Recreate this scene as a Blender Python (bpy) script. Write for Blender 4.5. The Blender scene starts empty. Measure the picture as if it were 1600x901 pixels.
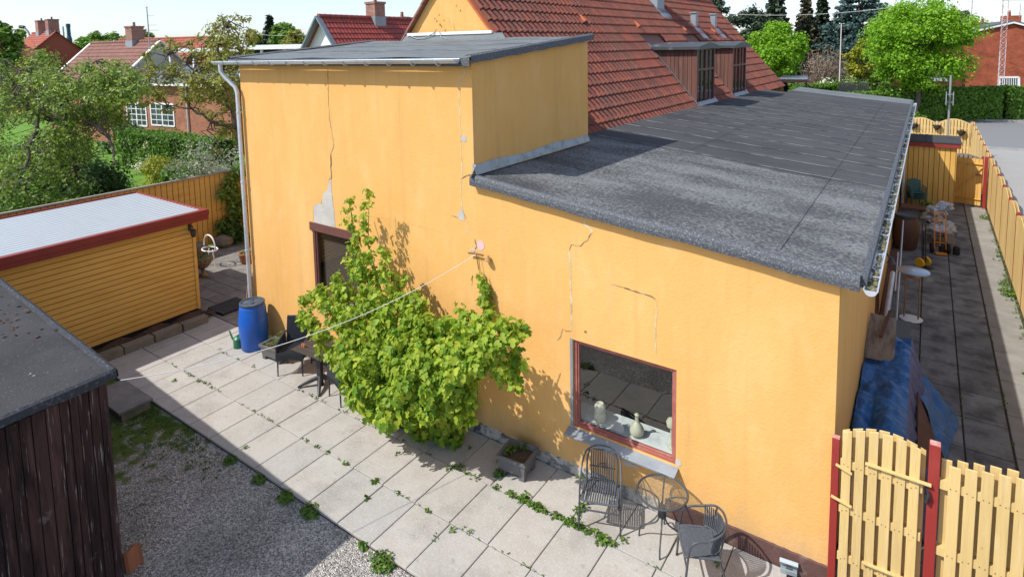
import bpy, math, random
import numpy as np
from mathutils import Vector, Matrix
R_=math.radians
random.seed(7); rng=np.random.default_rng(7)
sc=bpy.context.scene; COL=sc.collection
# ---------------------------------------------------------------- camera
F,YAW,PITCH,ROLL,PX,PY=939.285,-6.06545098e-01,9.97656974e-02,1.87884999e-02,800.,166.054
def _rot():
    cy,sy=math.cos(YAW),math.sin(YAW)
    f=np.array([sy*math.cos(PITCH),cy*math.cos(PITCH),-math.sin(PITCH)])
    r=np.array([cy,-sy,0]); d=np.cross(f,r)
    return np.array([math.cos(ROLL)*r+math.sin(ROLL)*d,-math.sin(ROLL)*r+math.cos(ROLL)*d,f])
M=_rot(); CAM=np.array([0,0,6.2])
cd=bpy.data.cameras.new('camera'); cam=bpy.data.objects.new('camera',cd); COL.objects.link(cam)
cd.sensor_width=36; cd.lens=F*36/1600; cd.shift_y=(PY-450.5)/1600; cd.clip_start=.1; cd.clip_end=2000
cam.matrix_world=Matrix(((M[0][0],-M[1][0],-M[2][0],0),(M[0][1],-M[1][1],-M[2][1],0),(M[0][2],-M[1][2],-M[2][2],6.2),(0,0,0,1)))
sc.camera=cam
# ---------------------------------------------------------------- light
SX,SY=.51,.715                                   # ground shadow offset per metre of height
hl=math.hypot(SX,SY); ELEV=math.atan2(1,hl); AZ=math.atan2(-SX,-SY)
w=bpy.data.worlds.new('World'); sc.world=w; w.use_nodes=True
nt=w.node_tree; nt.nodes.clear()
sky=nt.nodes.new('ShaderNodeTexSky'); sky.sky_type='NISHITA'; sky.sun_disc=False
sky.sun_elevation=ELEV; sky.sun_rotation=AZ%(2*math.pi); sky.air_density=1.05; sky.dust_density=.7; sky.ozone_density=2.0; sky.altitude=0
bg=nt.nodes.new('ShaderNodeBackground'); bg.inputs[1].default_value=.15
wo=nt.nodes.new('ShaderNodeOutputWorld'); tn=nt.nodes.new('ShaderNodeMix'); tn.data_type='RGBA'; tn.blend_type='MULTIPLY'; tn.inputs[0].default_value=1; tn.inputs[7].default_value=(.60,.635,.71,1)
hs=nt.nodes.new('ShaderNodeHueSaturation'); hs.inputs['Saturation'].default_value=.6
nt.links.new(sky.outputs[0],hs.inputs['Color']); nt.links.new(hs.outputs[0],tn.inputs[6]); nt.links.new(tn.outputs[2],bg.inputs[0]); nt.links.new(bg.outputs[0],wo.inputs[0])
sl=bpy.data.lights.new('sun','SUN'); sl.energy=2.65; sl.angle=R_(.55); sl.color=(1,.955,.89)
so=bpy.data.objects.new('sun',sl); COL.objects.link(so)
so.rotation_euler=Vector((-SX,-SY,1)).to_track_quat('Z','Y').to_euler()
sc.view_settings.view_transform='Standard'; sc.view_settings.look='None'; sc.view_settings.exposure=1.02; sc.view_settings.gamma=1
sc.view_settings.use_curve_mapping=False
sc.render.engine='CYCLES'; sc.cycles.max_bounces=8; sc.cycles.transparent_max_bounces=12
try: sc.cycles.use_denoising=True
except Exception: pass
# ---------------------------------------------------------------- measured points (photo ray meets a known real plane)
def ray(x,y): return M.T@np.array([(x-PX)/F,(y-PY)/F,1.])
def on(ax,val,x,y):
    d=ray(x,y); return CAM+(val-CAM[ax])/d[ax]*d
def Zp(z,x,y): return on(2,z,x,y)
def Yp(v,x,y): return on(1,v,x,y)
def Xp(v,x,y): return on(0,v,x,y)
def W(x,y,dep): return CAM+ray(x,y)*dep          # point at a depth in metres
def mpx(dep): return dep/F                       # metres per photo pixel at a depth
# ---------------------------------------------------------------- objects
def tag(o,label=None,cat=None,group=None,kind=None):
    if label: o['label']=label
    if cat: o['category']=cat
    if group: o['group']=group
    if kind: o['kind']=kind
    return o
def thing(name,label,cat,loc=(0,0,0),rz=0,group=None):
    o=bpy.data.objects.new(name,None); COL.objects.link(o); o.empty_display_size=.1
    o.location=[float(v) for v in loc]; o.rotation_euler=(0,0,rz)
    return tag(o,label,cat,group)
def copy_tree(o,parent=None):
    c=o.copy(); COL.objects.link(c); c.parent=parent
    if parent is not None: c.matrix_parent_inverse=o.matrix_parent_inverse.copy()
    for ch in list(o.children): copy_tree(ch,c)
    return c
class MB:
    def __init__(s): s.v=[]; s.f=[]; s.m=[]
    def add(s,vs,fs,mi=0):
        b=len(s.v); s.v+= [tuple(float(c) for c in v) for v in vs]
        for f in fs: s.f.append([b+i for i in f]); s.m.append(mi)
        return s
    def box(s,x0,x1,y0,y1,z0,z1,mi=0):
        return s.add([(x0,y0,z0),(x1,y0,z0),(x1,y1,z0),(x0,y1,z0),(x0,y0,z1),(x1,y0,z1),(x1,y1,z1),(x0,y1,z1)],
              [(0,3,2,1),(4,5,6,7),(0,1,5,4),(1,2,6,5),(2,3,7,6),(3,0,4,7)],mi)
    def obox(s,c,dims,rot=None,mi=0):
        "box centred on c, rot = Matrix 3x3 or z angle"
        if rot is None: rot=Matrix.Identity(3)
        elif not isinstance(rot,Matrix): rot=Matrix.Rotation(rot,3,'Z')
        c=Vector([float(q) for q in c]); h=[d/2 for d in dims]; vs=[]
        for dz in(-1,1):
            for dx,dy in((-1,-1),(1,-1),(1,1),(-1,1)): vs.append(c+rot@Vector((dx*h[0],dy*h[1],dz*h[2])))
        return s.add(vs,[(0,3,2,1),(4,5,6,7),(0,1,5,4),(1,2,6,5),(2,3,7,6),(3,0,4,7)],mi)
    def bar(s,a,b,w,h,mi=0,up=(0,0,1)):
        a=Vector([float(q) for q in a]);b=Vector([float(q) for q in b]);d=(b-a);L=d.length
        if L<1e-6:return s
        z=d/L;u=Vector(up)
        if abs(z.dot(u))>.99:u=Vector((1,0,0))
        x=u.cross(z).normalized();y=z.cross(x)
        return s.obox((a+b)/2,(w,h,L),Matrix((x,y,z)).transposed(),mi)
    def stube(s,pts,r,n=8,mi=0,closed=False,sub=5):
        "tube through a smoothed path"
        P=[np.array(p,float) for p in pts];k=len(P);Q=[]
        for i in range(k if closed else k-1):
            p0=P[i-1] if (closed or i>0) else P[0];p1=P[i];p2=P[(i+1)%k];p3=P[(i+2)%k] if (closed or i+2<k) else P[-1]
            for j in range(sub):
                t=j/sub; Q.append(.5*((2*p1)+(p2-p0)*t+(2*p0-5*p1+4*p2-p3)*t*t+(3*p1-p0-3*p2+p3)*t**3))
        if not closed: Q.append(P[-1])
        return s.tube(Q,r,n,mi,closed)
    def tube(s,pts,r,n=8,mi=0,closed=False,caps=True):
        P=[Vector([float(q) for q in p]) for p in pts];k=len(P)
        if not hasattr(r,'__len__'): r=[r]*k
        vs=[];prev=None
        for i in range(k):
            if closed: t=(P[(i+1)%k]-P[i-1])
            else: t=P[min(i+1,k-1)]-P[max(i-1,0)]
            if t.length<1e-9: t=Vector((0,0,1))
            t.normalize()
            if prev is None:
                u=Vector((0,0,1)) if abs(t.z)<.9 else Vector((1,0,0))
                x=u.cross(t).normalized()
            else:
                x=prev-t*prev.dot(t)
                x=x.normalized() if x.length>1e-6 else Vector((1,0,0))
            prev=x;y=t.cross(x)
            for j in range(n):
                a=2*math.pi*j/n; vs.append(P[i]+(x*math.cos(a)+y*math.sin(a))*r[i])
        fs=[]
        for i in range(k if closed else k-1):
            for j in range(n):
                a=i*n+j;b=i*n+(j+1)%n;c=((i+1)%k)*n+(j+1)%n;d=((i+1)%k)*n+j
                fs.append((a,b,c,d))
        if caps and not closed: fs+=[tuple(range(n-1,-1,-1)),tuple((k-1)*n+j for j in range(n))]
        return s.add(vs,fs,mi)
    def lathe(s,prof,c=(0,0,0),n=20,mi=0,sx=1,sy=1,rz=0):
        vs=[];k=len(prof);c=[float(q) for q in c]
        for r,z in prof:
            for j in range(n):
                a=2*math.pi*j/n;x=r*math.cos(a)*sx;y=r*math.sin(a)*sy
                vs.append((c[0]+x*math.cos(rz)-y*math.sin(rz),c[1]+x*math.sin(rz)+y*math.cos(rz),c[2]+z))
        fs=[]
        for i in range(k-1):
            for j in range(n): fs.append((i*n+j,i*n+(j+1)%n,(i+1)*n+(j+1)%n,(i+1)*n+j))
        if prof[0][0]>1e-4: fs.append(tuple(range(n-1,-1,-1)))
        if prof[-1][0]>1e-4: fs.append(tuple((k-1)*n+j for j in range(n)))
        return s.add(vs,fs,mi)
    def prism(s,poly,d,mi=0):
        "planar polygon (3d pts) extruded by vector d"
        P=[Vector([float(q) for q in p]) for p in poly];d=Vector([float(q) for q in d]);n=len(P)
        vs=P+[p+d for p in P]
        return s.add(vs,[tuple(range(n-1,-1,-1)),tuple(range(n,2*n))]+[(i,(i+1)%n,n+(i+1)%n,n+i) for i in range(n)],mi)
    def quad(s,a,b,c,d,mi=0): return s.add([a,b,c,d],[(0,1,2,3)],mi)
    def build(s,name,mats,parent=None,loc=None,smooth=False,bevel=0,world=True,angle=40):
        """vertices are in world space when world=True (parent/loc origin is subtracted); local otherwise"""
        o0=np.zeros(3)
        if world:
            if parent is not None:
                p=parent
                while p is not None: o0=o0+np.array(p.location); p=p.parent
            if loc is not None: o0=o0+np.array([float(q) for q in loc])
        me=bpy.data.meshes.new(name)
        V=np.array(s.v,float)-o0
        me.from_pydata(V.tolist(),[],s.f)
        if not isinstance(mats,(list,tuple)): mats=[mats]
        for m in mats: me.materials.append(m)
        if len(mats)>1: me.polygons.foreach_set('material_index',s.m)
        me.validate(); me.update()
        import bmesh
        bm=bmesh.new(); bm.from_mesh(me); bmesh.ops.recalc_face_normals(bm,faces=bm.faces); bm.to_mesh(me); bm.free()
        if smooth:
            me.polygons.foreach_set('use_smooth',[True]*len(me.polygons))
            me.set_sharp_from_angle(angle=R_(angle))
        o=bpy.data.objects.new(name,me); COL.objects.link(o)
        if parent is not None: o.parent=parent
        if loc is not None: o.location=[float(q) for q in loc]
        if bevel:
            b=o.modifiers.new('bevel','BEVEL'); b.width=bevel; b.segments=2; b.limit_method='ANGLE'; b.angle_limit=R_(40)
        return o
# ---------------------------------------------------------------- materials
def mat(name,col,rough=.8,layers=(),bump=(),metal=0,spec=.3,island=None,trans=0,coat=0,grad=None,mapping=(1,1,1)):
    """layers: (colour, scale, (sx,sy,sz), lo, hi, amount, detail); bump: (scale,(sx,sy,sz),distance[,kind]); island: (colour, amount)"""
    m=bpy.data.materials.new(name); m.use_nodes=True; t=m.node_tree; N=t.nodes; L=t.links
    b=N['Principled BSDF']; b.inputs['Roughness'].default_value=rough; b.inputs['Metallic'].default_value=metal
    b.inputs['Specular IOR Level'].default_value=spec
    if coat: b.inputs['Coat Weight'].default_value=coat
    tc=N.new('ShaderNodeTexCoord')
    def vec(s):
        mp=N.new('ShaderNodeMapping'); mp.inputs['Scale'].default_value=s; L.new(tc.outputs['Object'],mp.inputs[0]); return mp.outputs[0]
    rgb=N.new('ShaderNodeRGB'); rgb.outputs[0].default_value=(*col,1); cur=rgb.outputs[0]
    if island:
        g=N.new('ShaderNodeNewGeometry'); mx=N.new('ShaderNodeMix'); mx.data_type='RGBA'
        mu=N.new('ShaderNodeMath'); mu.operation='MULTIPLY'; mu.inputs[1].default_value=island[1]
        L.new(g.outputs['Random Per Island'],mu.inputs[0]); L.new(mu.outputs[0],mx.inputs[0]); L.new(cur,mx.inputs[6]); mx.inputs[7].default_value=(*island[0],1); cur=mx.outputs[2]
    for ly in layers:
        c2,scale,st,lo,hi,amt=ly[:6]; det=ly[6] if len(ly)>6 else 4
        n=N.new('ShaderNodeTexNoise'); n.inputs['Scale'].default_value=scale; n.inputs['Detail'].default_value=det; n.inputs['Roughness'].default_value=.6
        L.new(vec(st),n.inputs['Vector'])
        r=N.new('ShaderNodeMapRange'); r.inputs[1].default_value=lo; r.inputs[2].default_value=hi; r.inputs[4].default_value=amt
        L.new(n.outputs[0],r.inputs[0])
        mx=N.new('ShaderNodeMix'); mx.data_type='RGBA'; L.new(r.outputs[0],mx.inputs[0]); L.new(cur,mx.inputs[6]); mx.inputs[7].default_value=(*c2,1); cur=mx.outputs[2]
    L.new(cur,b.inputs['Base Color'])
    last=None
    for bp_ in bump:
        scale,st,dist=bp_[:3]; kind=bp_[3] if len(bp_)>3 else 'noise'
        if kind=='noise':
            n=N.new('ShaderNodeTexNoise'); n.inputs['Scale'].default_value=scale; n.inputs['Detail'].default_value=4
        else:
            n=N.new('ShaderNodeTexVoronoi'); n.inputs['Scale'].default_value=scale
        L.new(vec(st),n.inputs['Vector'])
        bn=N.new('ShaderNodeBump'); bn.inputs['Distance'].default_value=dist; bn.inputs['Strength'].default_value=1
        L.new(n.outputs[0],bn.inputs['Height'])
        if last: L.new(last,bn.inputs['Normal'])
        last=bn.outputs[0]
    if last: L.new(last,b.inputs['Normal'])
    m['bsdf']='Principled BSDF'
    if trans is not None and trans:
        tr=N.new('ShaderNodeBsdfTranslucent'); L.new(cur,tr.inputs[0]); ms=N.new('ShaderNodeMixShader'); ms.inputs[0].default_value=trans
        out=N['Material Output']; L.new(b.outputs[0],ms.inputs[1]); L.new(tr.outputs[0],ms.inputs[2]); L.new(ms.outputs[0],out.inputs[0])
    return m
def colnode(m):
    "socket that feeds base colour"
    b=m.node_tree.nodes['Principled BSDF']; return b.inputs['Base Color'].links[0].from_socket
def leafmat(name,c1,c2,trans=.35,rough=.55):
    return mat(name,c1,rough,island=(c2,1),trans=trans,spec=.35)
def glassmat(name,tint=(.9,.95,.93),rough=0.0):
    m=bpy.data.materials.new(name); m.use_nodes=True; t=m.node_tree; N=t.nodes; L=t.links; N.remove(N['Principled BSDF'])
    fr=N.new('ShaderNodeFresnel'); ge=N.new('ShaderNodeNewGeometry'); io=N.new('ShaderNodeMapRange'); io.inputs[3].default_value=1.52; io.inputs[4].default_value=1/1.52; L.new(ge.outputs['Backfacing'],io.inputs[0]); L.new(io.outputs[0],fr.inputs[0])
    gl=N.new('ShaderNodeBsdfGlossy'); gl.inputs['Roughness'].default_value=rough
    tp=N.new('ShaderNodeBsdfTransparent'); tp.inputs[0].default_value=(*tint,1)
    mu=N.new('ShaderNodeMath'); mu.operation='MULTIPLY_ADD'; mu.inputs[1].default_value=2.4; mu.inputs[2].default_value=.03; L.new(fr.outputs[0],mu.inputs[0])
    ms=N.new('ShaderNodeMixShader'); L.new(mu.outputs[0],ms.inputs[0]); L.new(tp.outputs[0],ms.inputs[1]); L.new(gl.outputs[0],ms.inputs[2])
    L.new(ms.outputs[0],N['Material Output'].inputs[0]); return m
def brickmat(name,c1,c2,mortar,axes='xz',scale=1,bw=.24,bh=.075,ms=.012,layers=()):
    m=bpy.data.materials.new(name); m.use_nodes=True; t=m.node_tree; N=t.nodes; L=t.links; b=N['Principled BSDF']
    b.inputs['Roughness'].default_value=.9; b.inputs['Specular IOR Level'].default_value=.15
    tc=N.new('ShaderNodeTexCoord'); sp=N.new('ShaderNodeSeparateXYZ'); cb=N.new('ShaderNodeCombineXYZ'); L.new(tc.outputs['Object'],sp.inputs[0])
    # horizontal coordinate: x + y so that every upright face gets courses
    ad=N.new('ShaderNodeMath'); ad.operation='ADD'; L.new(sp.outputs[0],ad.inputs[0]); L.new(sp.outputs[1],ad.inputs[1])
    L.new(ad.outputs[0],cb.inputs[0]); L.new(sp.outputs[2],cb.inputs[1])
    br=N.new('ShaderNodeTexBrick'); br.inputs['Scale'].default_value=scale; br.inputs['Brick Width'].default_value=bw; br.inputs['Row Height'].default_value=bh
    br.inputs['Mortar Size'].default_value=ms; br.inputs['Color1'].default_value=(*c1,1); br.inputs['Color2'].default_value=(*c2,1); br.inputs['Mortar'].default_value=(*mortar,1)
    L.new(cb.outputs[0],br.inputs['Vector'])
    n=N.new('ShaderNodeTexNoise'); n.inputs['Scale'].default_value=1.3; n.inputs['Detail'].default_value=5; L.new(tc.outputs['Object'],n.inputs[0])
    mr=N.new('ShaderNodeMapRange'); mr.inputs[1].default_value=.3; mr.inputs[2].default_value=.7; mr.inputs[3].default_value=.72; mr.inputs[4].default_value=1.2; L.new(n.outputs[0],mr.inputs[0])
    mx=N.new('ShaderNodeMix'); mx.data_type='RGBA'; mx.blend_type='MULTIPLY'; mx.inputs[0].default_value=1; L.new(br.outputs[0],mx.inputs[6]); L.new(mr.outputs[0],mx.inputs[7])
    L.new(mx.outputs[2],b.inputs['Base Color']); return m
O=(1,1,1)
YSTUCCO=mat('yellow_stucco',(.73,.40,.13),.92,[((.64,.36,.11),.8,(1,1,.5),.42,.72,.5),((.77,.48,.21),2.3,(1,1,.5),.5,.7,.4),((.80,.52,.22),.7,(1,1,.35),.52,.8,.5),((.52,.31,.13),2.6,(2.2,2.2,.13),.54,.76,.42),((.52,.31,.12),26,O,.62,.8,.22)],[(30,O,.004),(2.2,O,.007),(9,(1,1,.6),.004)],spec=.1)
YSTUCCO2=YSTUCCO
def splash(m):
    t=m.node_tree;N=t.nodes;L=t.links;b=N['Principled BSDF'];cur=colnode(m);tc=N.new('ShaderNodeTexCoord');s=N.new('ShaderNodeSeparateXYZ');L.new(tc.outputs['Object'],s.inputs[0])
    n=N.new('ShaderNodeTexNoise');n.inputs['Scale'].default_value=3.5;n.inputs['Detail'].default_value=7;n.inputs['Roughness'].default_value=.7;L.new(tc.outputs['Object'],n.inputs[0])
    a=N.new('ShaderNodeMath');a.operation='MULTIPLY_ADD';a.inputs[1].default_value=-1.1;L.new(n.outputs[0],a.inputs[0]);L.new(s.outputs[2],a.inputs[2])
    r=N.new('ShaderNodeMapRange');r.inputs[1].default_value=.05;r.inputs[2].default_value=-.38;r.inputs[4].default_value=.6;L.new(a.outputs[0],r.inputs[0])
    mx=N.new('ShaderNodeMix');mx.data_type='RGBA';L.new(r.outputs[0],mx.inputs[0]);L.new(cur,mx.inputs[6]);mx.inputs[7].default_value=(.50,.34,.17,1);L.new(mx.outputs[2],b.inputs['Base Color'])
splash(YSTUCCO)
PATCH=mat('bare_plaster',(.50,.47,.42),.95,[((.38,.36,.33),3,O,.4,.7,.8),((.64,.60,.52),9,O,.5,.8,.6)],[(30,O,.004)],spec=.1)
CRACK=mat('crack_filler',(.60,.50,.32),.95,[((.34,.22,.10),6,O,.5,.62,.7)])
CRACKD=mat('crack_dark',(.20,.12,.06),.95,[((.50,.40,.25),7,O,.45,.6,.7)])
PINK=mat('pink_spot',(.64,.44,.46),.9,[((.74,.43,.2),5,O,.5,.7,.6)])
DADO=mat('brown_plinth_paint',(.115,.06,.05),.8,[((.25,.2,.17),5,O,.55,.8,.8),((.07,.04,.035),2,O,.4,.7,.6)],[(25,O,.006)])
ROUGHP=mat('weathered_plinth',(.48,.44,.38),.95,[((.16,.16,.16),6,(1,1,1.6),.46,.58,.9),((.66,.60,.50),11,O,.55,.7,.8),((.10,.10,.12),3,O,.58,.66,.9)],[(14,O,.02),(60,O,.005)])
SLAB=mat('concrete_slab',(.42,.40,.365),.93,[((.33,.305,.27),2.5,O,.4,.7,.6),((.20,.19,.175),1.3,O,.53,.76,.55),((.52,.48,.42),34,O,.54,.66,.6),((.17,.15,.135),48,O,.60,.68,.7),((.30,.24,.19),3.1,O,.60,.74,.4),((.20,.185,.16),9,O,.62,.7,.4)],[(60,O,.003),(7,O,.004)],island=((.37,.365,.345),.9),spec=.15)
SLABD=mat('dark_path_slab',(.23,.23,.222),.9,[((.06,.06,.06),2.2,O,.4,.65,.85),((.22,.21,.195),1.5,O,.55,.75,.7),((.30,.28,.25),.9,O,.6,.72,.55),((.34,.33,.31),45,O,.60,.72,.5),((.36,.34,.31),1.7,(1,.5,1),.60,.70,.5)],[(50,O,.003)],island=((.13,.13,.13),.7),spec=.25)
SLABL=mat('light_path_slab',(.25,.24,.22),.93,[((.19,.18,.16),2.2,O,.4,.7,.8),((.15,.17,.10),5,O,.6,.75,.5)],[(50,O,.004)],island=((.31,.30,.275),.6))
PAVER=mat('grey_paver',(.20,.19,.175),.93,[((.12,.12,.115),4,O,.4,.7,.7),((.3,.28,.25),30,O,.6,.75,.4)],[(50,O,.004)],island=((.29,.27,.245),.8))
SOIL=mat('soil',(.075,.05,.034),.98,[((.14,.10,.07),25,O,.5,.7,.7)],[(18,O,.03)])
CONC=mat('weathered_concrete',(.20,.175,.14),.95,[((.10,.10,.05),3,O,.5,.7,.6),((.3,.27,.22),12,O,.5,.7,.5)],[(20,O,.01)])
def gravelmat():
    m=bpy.data.materials.new('gravel'); m.use_nodes=True; t=m.node_tree; N=t.nodes; L=t.links; b=N['Principled BSDF']; b.inputs['Roughness'].default_value=.95; b.inputs['Specular IOR Level'].default_value=.15
    tc=N.new('ShaderNodeTexCoord'); v=N.new('ShaderNodeTexVoronoi'); v.inputs['Scale'].default_value=58; v.feature='F1'; L.new(tc.outputs['Object'],v.inputs[0])
    sp=N.new('ShaderNodeSeparateColor'); L.new(v.outputs['Color'],sp.inputs[0])
    cr=N.new('ShaderNodeValToRGB'); e=cr.color_ramp; e.elements[0].color=(.14,.135,.13,1); e.elements[1].position=1; e.elements[1].color=(.72,.68,.62,1)
    x=e.elements.new(.35); x.color=(.32,.30,.28,1); x=e.elements.new(.72); x.color=(.48,.45,.41,1); L.new(sp.outputs[0],cr.inputs[0])
    n=N.new('ShaderNodeTexNoise'); n.inputs['Scale'].default_value=1.2; n.inputs['Detail'].default_value=6; L.new(tc.outputs['Object'],n.inputs[0])
    mr=N.new('ShaderNodeMapRange'); mr.inputs[1].default_value=.35; mr.inputs[2].default_value=.7; mr.inputs[3].default_value=1.1; mr.inputs[4].default_value=.72; L.new(n.outputs[0],mr.inputs[0])
    mx=N.new('ShaderNodeMix'); mx.data_type='RGBA'; mx.blend_type='MULTIPLY'; mx.inputs[0].default_value=1; L.new(cr.outputs[0],mx.inputs[6]); L.new(mr.outputs[0],mx.inputs[7])
    # moss near the back corner
    n2=N.new('ShaderNodeTexNoise'); n2.inputs['Scale'].default_value=5; n2.inputs['Detail'].default_value=5; L.new(tc.outputs['Object'],n2.inputs[0])
    s2=N.new('ShaderNodeSeparateXYZ'); L.new(tc.outputs['Object'],s2.inputs[0])
    gx=N.new('ShaderNodeMapRange'); gx.inputs[1].default_value=-8.4; gx.inputs[2].default_value=-10.4; L.new(s2.outputs[0],gx.inputs[0])
    a=N.new('ShaderNodeMath'); a.operation='MULTIPLY_ADD'; a.inputs[1].default_value=.42; L.new(gx.outputs[0],a.inputs[0]); L.new(n2.outputs[0],a.inputs[2])
    m3=N.new('ShaderNodeMapRange'); m3.inputs[1].default_value=.72; m3.inputs[2].default_value=.90; L.new(a.outputs[0],m3.inputs[0])
    m4=N.new('ShaderNodeMix'); m4.data_type='RGBA'; L.new(m3.outputs[0],m4.inputs[0]); L.new(mx.outputs[2],m4.inputs[6]); m4.inputs[7].default_value=(.10,.15,.03,1)
    L.new(m4.outputs[2],b.inputs['Base Color'])
    bn=N.new('ShaderNodeBump'); bn.inputs['Distance'].default_value=.022; bn.inputs['Strength'].default_value=1; bn.invert=True; L.new(v.outputs['Distance'],bn.inputs['Height']); L.new(bn.outputs[0],b.inputs['Normal'])
    return m
GRAVEL=gravelmat()
def feltmat():
    m=mat('roofing_felt',(.062,.064,.068),.88,[((.035,.036,.04),.5,(1,1,1),.4,.7,.7),((.12,.118,.115),1.1,(.25,2.2,1),.5,.75,.5),((.17,.17,.17),60,O,.6,.72,.35)],[(70,O,.006),(2.5,(.5,1.4,1),.012)],spec=.25)
    t=m.node_tree; N=t.nodes; L=t.links; b=N['Principled BSDF']; cur=colnode(m)
    tc=N.new('ShaderNodeTexCoord'); s=N.new('ShaderNodeSeparateXYZ'); L.new(tc.outputs['Object'],s.inputs[0])
    # pale lichen: dense on the near third of the roof
    wv=N.new('ShaderNodeTexNoise'); wv.inputs['Scale'].default_value=1.6; wv.inputs['Detail'].default_value=5; L.new(tc.outputs['Object'],wv.inputs[0])
    ya=N.new('ShaderNodeMath'); ya.operation='MULTIPLY_ADD'; ya.inputs[1].default_value=.9; L.new(wv.outputs[0],ya.inputs[0]); L.new(s.outputs[1],ya.inputs[2])
    zone=N.new('ShaderNodeMapRange'); zone.inputs[1].default_value=5.0; zone.inputs[2].default_value=4.75; L.new(ya.outputs[0],zone.inputs[0])
    sp=N.new('ShaderNodeTexNoise'); sp.inputs['Scale'].default_value=22; sp.inputs['Detail'].default_value=6; sp.inputs['Roughness'].default_value=.75; L.new(tc.outputs['Object'],sp.inputs[0])
    mp=N.new('ShaderNodeMapping'); mp.inputs['Scale'].default_value=(.5,1.1,1); L.new(tc.outputs['Object'],mp.inputs[0])
    bd=N.new('ShaderNodeTexNoise'); bd.inputs['Scale'].default_value=1.1; bd.inputs['Detail'].default_value=5; L.new(mp.outputs[0],bd.inputs[0])
    ad=N.new('ShaderNodeMath'); ad.operation='MULTIPLY_ADD'; ad.inputs[1].default_value=.55; L.new(bd.outputs[0],ad.inputs[0]); L.new(sp.outputs[0],ad.inputs[2])
    th=N.new('ShaderNodeMapRange'); th.inputs[1].default_value=.70; th.inputs[2].default_value=.88; L.new(ad.outputs[0],th.inputs[0])
    mu=N.new('ShaderNodeMath'); mu.operation='MULTIPLY'; L.new(th.outputs[0],mu.inputs[0]); L.new(zone.outputs[0],mu.inputs[1])
    th2=N.new('ShaderNodeMapRange'); th2.inputs[1].default_value=.94; th2.inputs[2].default_value=1.02; th2.inputs[4].default_value=.45; L.new(ad.outputs[0],th2.inputs[0])
    mxv=N.new('ShaderNodeMath'); mxv.operation='MAXIMUM'; L.new(mu.outputs[0],mxv.inputs[0]); L.new(th2.outputs[0],mxv.inputs[1])
    sc_=N.new('ShaderNodeMath'); sc_.operation='MULTIPLY'; sc_.inputs[1].default_value=.70; L.new(mxv.outputs[0],sc_.inputs[0])
    mx=N.new('ShaderNodeMix'); mx.data_type='RGBA'; L.new(sc_.outputs[0],mx.inputs[0]); L.new(cur,mx.inputs[6]); mx.inputs[7].default_value=(.25,.26,.26,1)
    L.new(mx.outputs[2],b.inputs['Base Color']); return m
FELT=feltmat()
FELT2=mat('weathered_grey_felt',(.15,.168,.17),.85,[((.095,.105,.11),.9,(1,2,1),.42,.7,.7),((.24,.255,.25),5,O,.55,.75,.5),((.04,.04,.045),14,O,.62,.7,.7)],[(60,O,.004)],spec=.3)
FELT3=mat('shed_felt',(.052,.051,.053),.9,[((.032,.032,.034),1.3,O,.45,.7,.7),((.17,.165,.16),45,O,.6,.7,.6),((.42,.42,.40),6,O,.70,.74,.8),((.02,.02,.02),7,O,.68,.72,.9)],[(60,O,.006)],spec=.25)
FELTEDGE=mat('felt_edge',(.07,.077,.088),.75,[((.27,.28,.29),48,O,.50,.66,.65),((.10,.11,.12),5,O,.5,.7,.6)],[(40,O,.01)],spec=.4)
SEAM=mat('felt_seam',(.19,.19,.185),.9,[((.06,.06,.065),3,O,.42,.6,1)])
LEAD=mat('grey_lead',(.30,.33,.36),.55,[((.20,.22,.24),4,O,.4,.7,.6)],metal=.3)
ZINC=mat('white_zinc_gutter',(.60,.64,.68),.35,[((.42,.45,.48),5,O,.45,.7,.6)],metal=.35,spec=.5)
WHITEP=mat('white_paint',(.74,.74,.72),.6,[((.5,.49,.46),7,O,.55,.75,.5)])
TILE=mat('red_pantile',(.27,.080,.052),.85,[((.16,.065,.05),2.2,O,.45,.7,.5),((.36,.26,.22),22,O,.58,.68,.45),((.10,.05,.04),6,O,.56,.70,.7),((.15,.085,.065),.7,O,.5,.7,.6)],[(40,O,.004)],island=((.15,.058,.045),1),spec=.2)
TILEO=mat('orange_pantile',(.50,.14,.055),.8,[((.3,.1,.06),8,O,.5,.7,.5)],spec=.2)
TILER=mat('glossy_red_pantile',(.30,.055,.038),.38,[((.42,.10,.07),6,O,.5,.7,.4)],island=((.22,.045,.035),.9),spec=.5)
TILEB=mat('brown_concrete_tile',(.20,.10,.08),.85,[((.30,.17,.14),9,O,.5,.7,.4)],island=((.26,.125,.10),.8))
TILEC=mat('bright_red_tile',(.36,.11,.065),.85,[((.24,.08,.05),1.5,O,.45,.7,.5)],island=((.30,.08,.05),.9))
BRICK=brickmat('red_brick',(.36,.085,.035),(.24,.055,.03),(.26,.12,.08),ms=.007)
BRICKY=brickmat('orange_brick',(.40,.15,.08),(.29,.10,.06),(.32,.22,.16),ms=.008)
CHIM=brickmat('chimney_brick',(.36,.13,.08),(.24,.09,.07),(.36,.3,.26))
WOODBR=mat('brown_stained_board',(.155,.070,.050),.75,[((.09,.045,.035),7,(1,1,.1),.45,.7,.8),((.24,.13,.10),11,(1,1,.12),.55,.75,.5)],island=((.105,.05,.04),.8))
FRAMEB=mat('brown_window_frame',(.14,.055,.042),.55,[((.08,.035,.03),8,O,.5,.7,.5)],spec=.4)
FRAMER=mat('faded_red_frame',(.34,.11,.085),.6,[((.44,.21,.17),6,O,.5,.7,.6),((.18,.06,.05),12,O,.6,.7,.6)])
DARKIN=mat('room_interior',(.05,.047,.045),.95)
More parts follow.
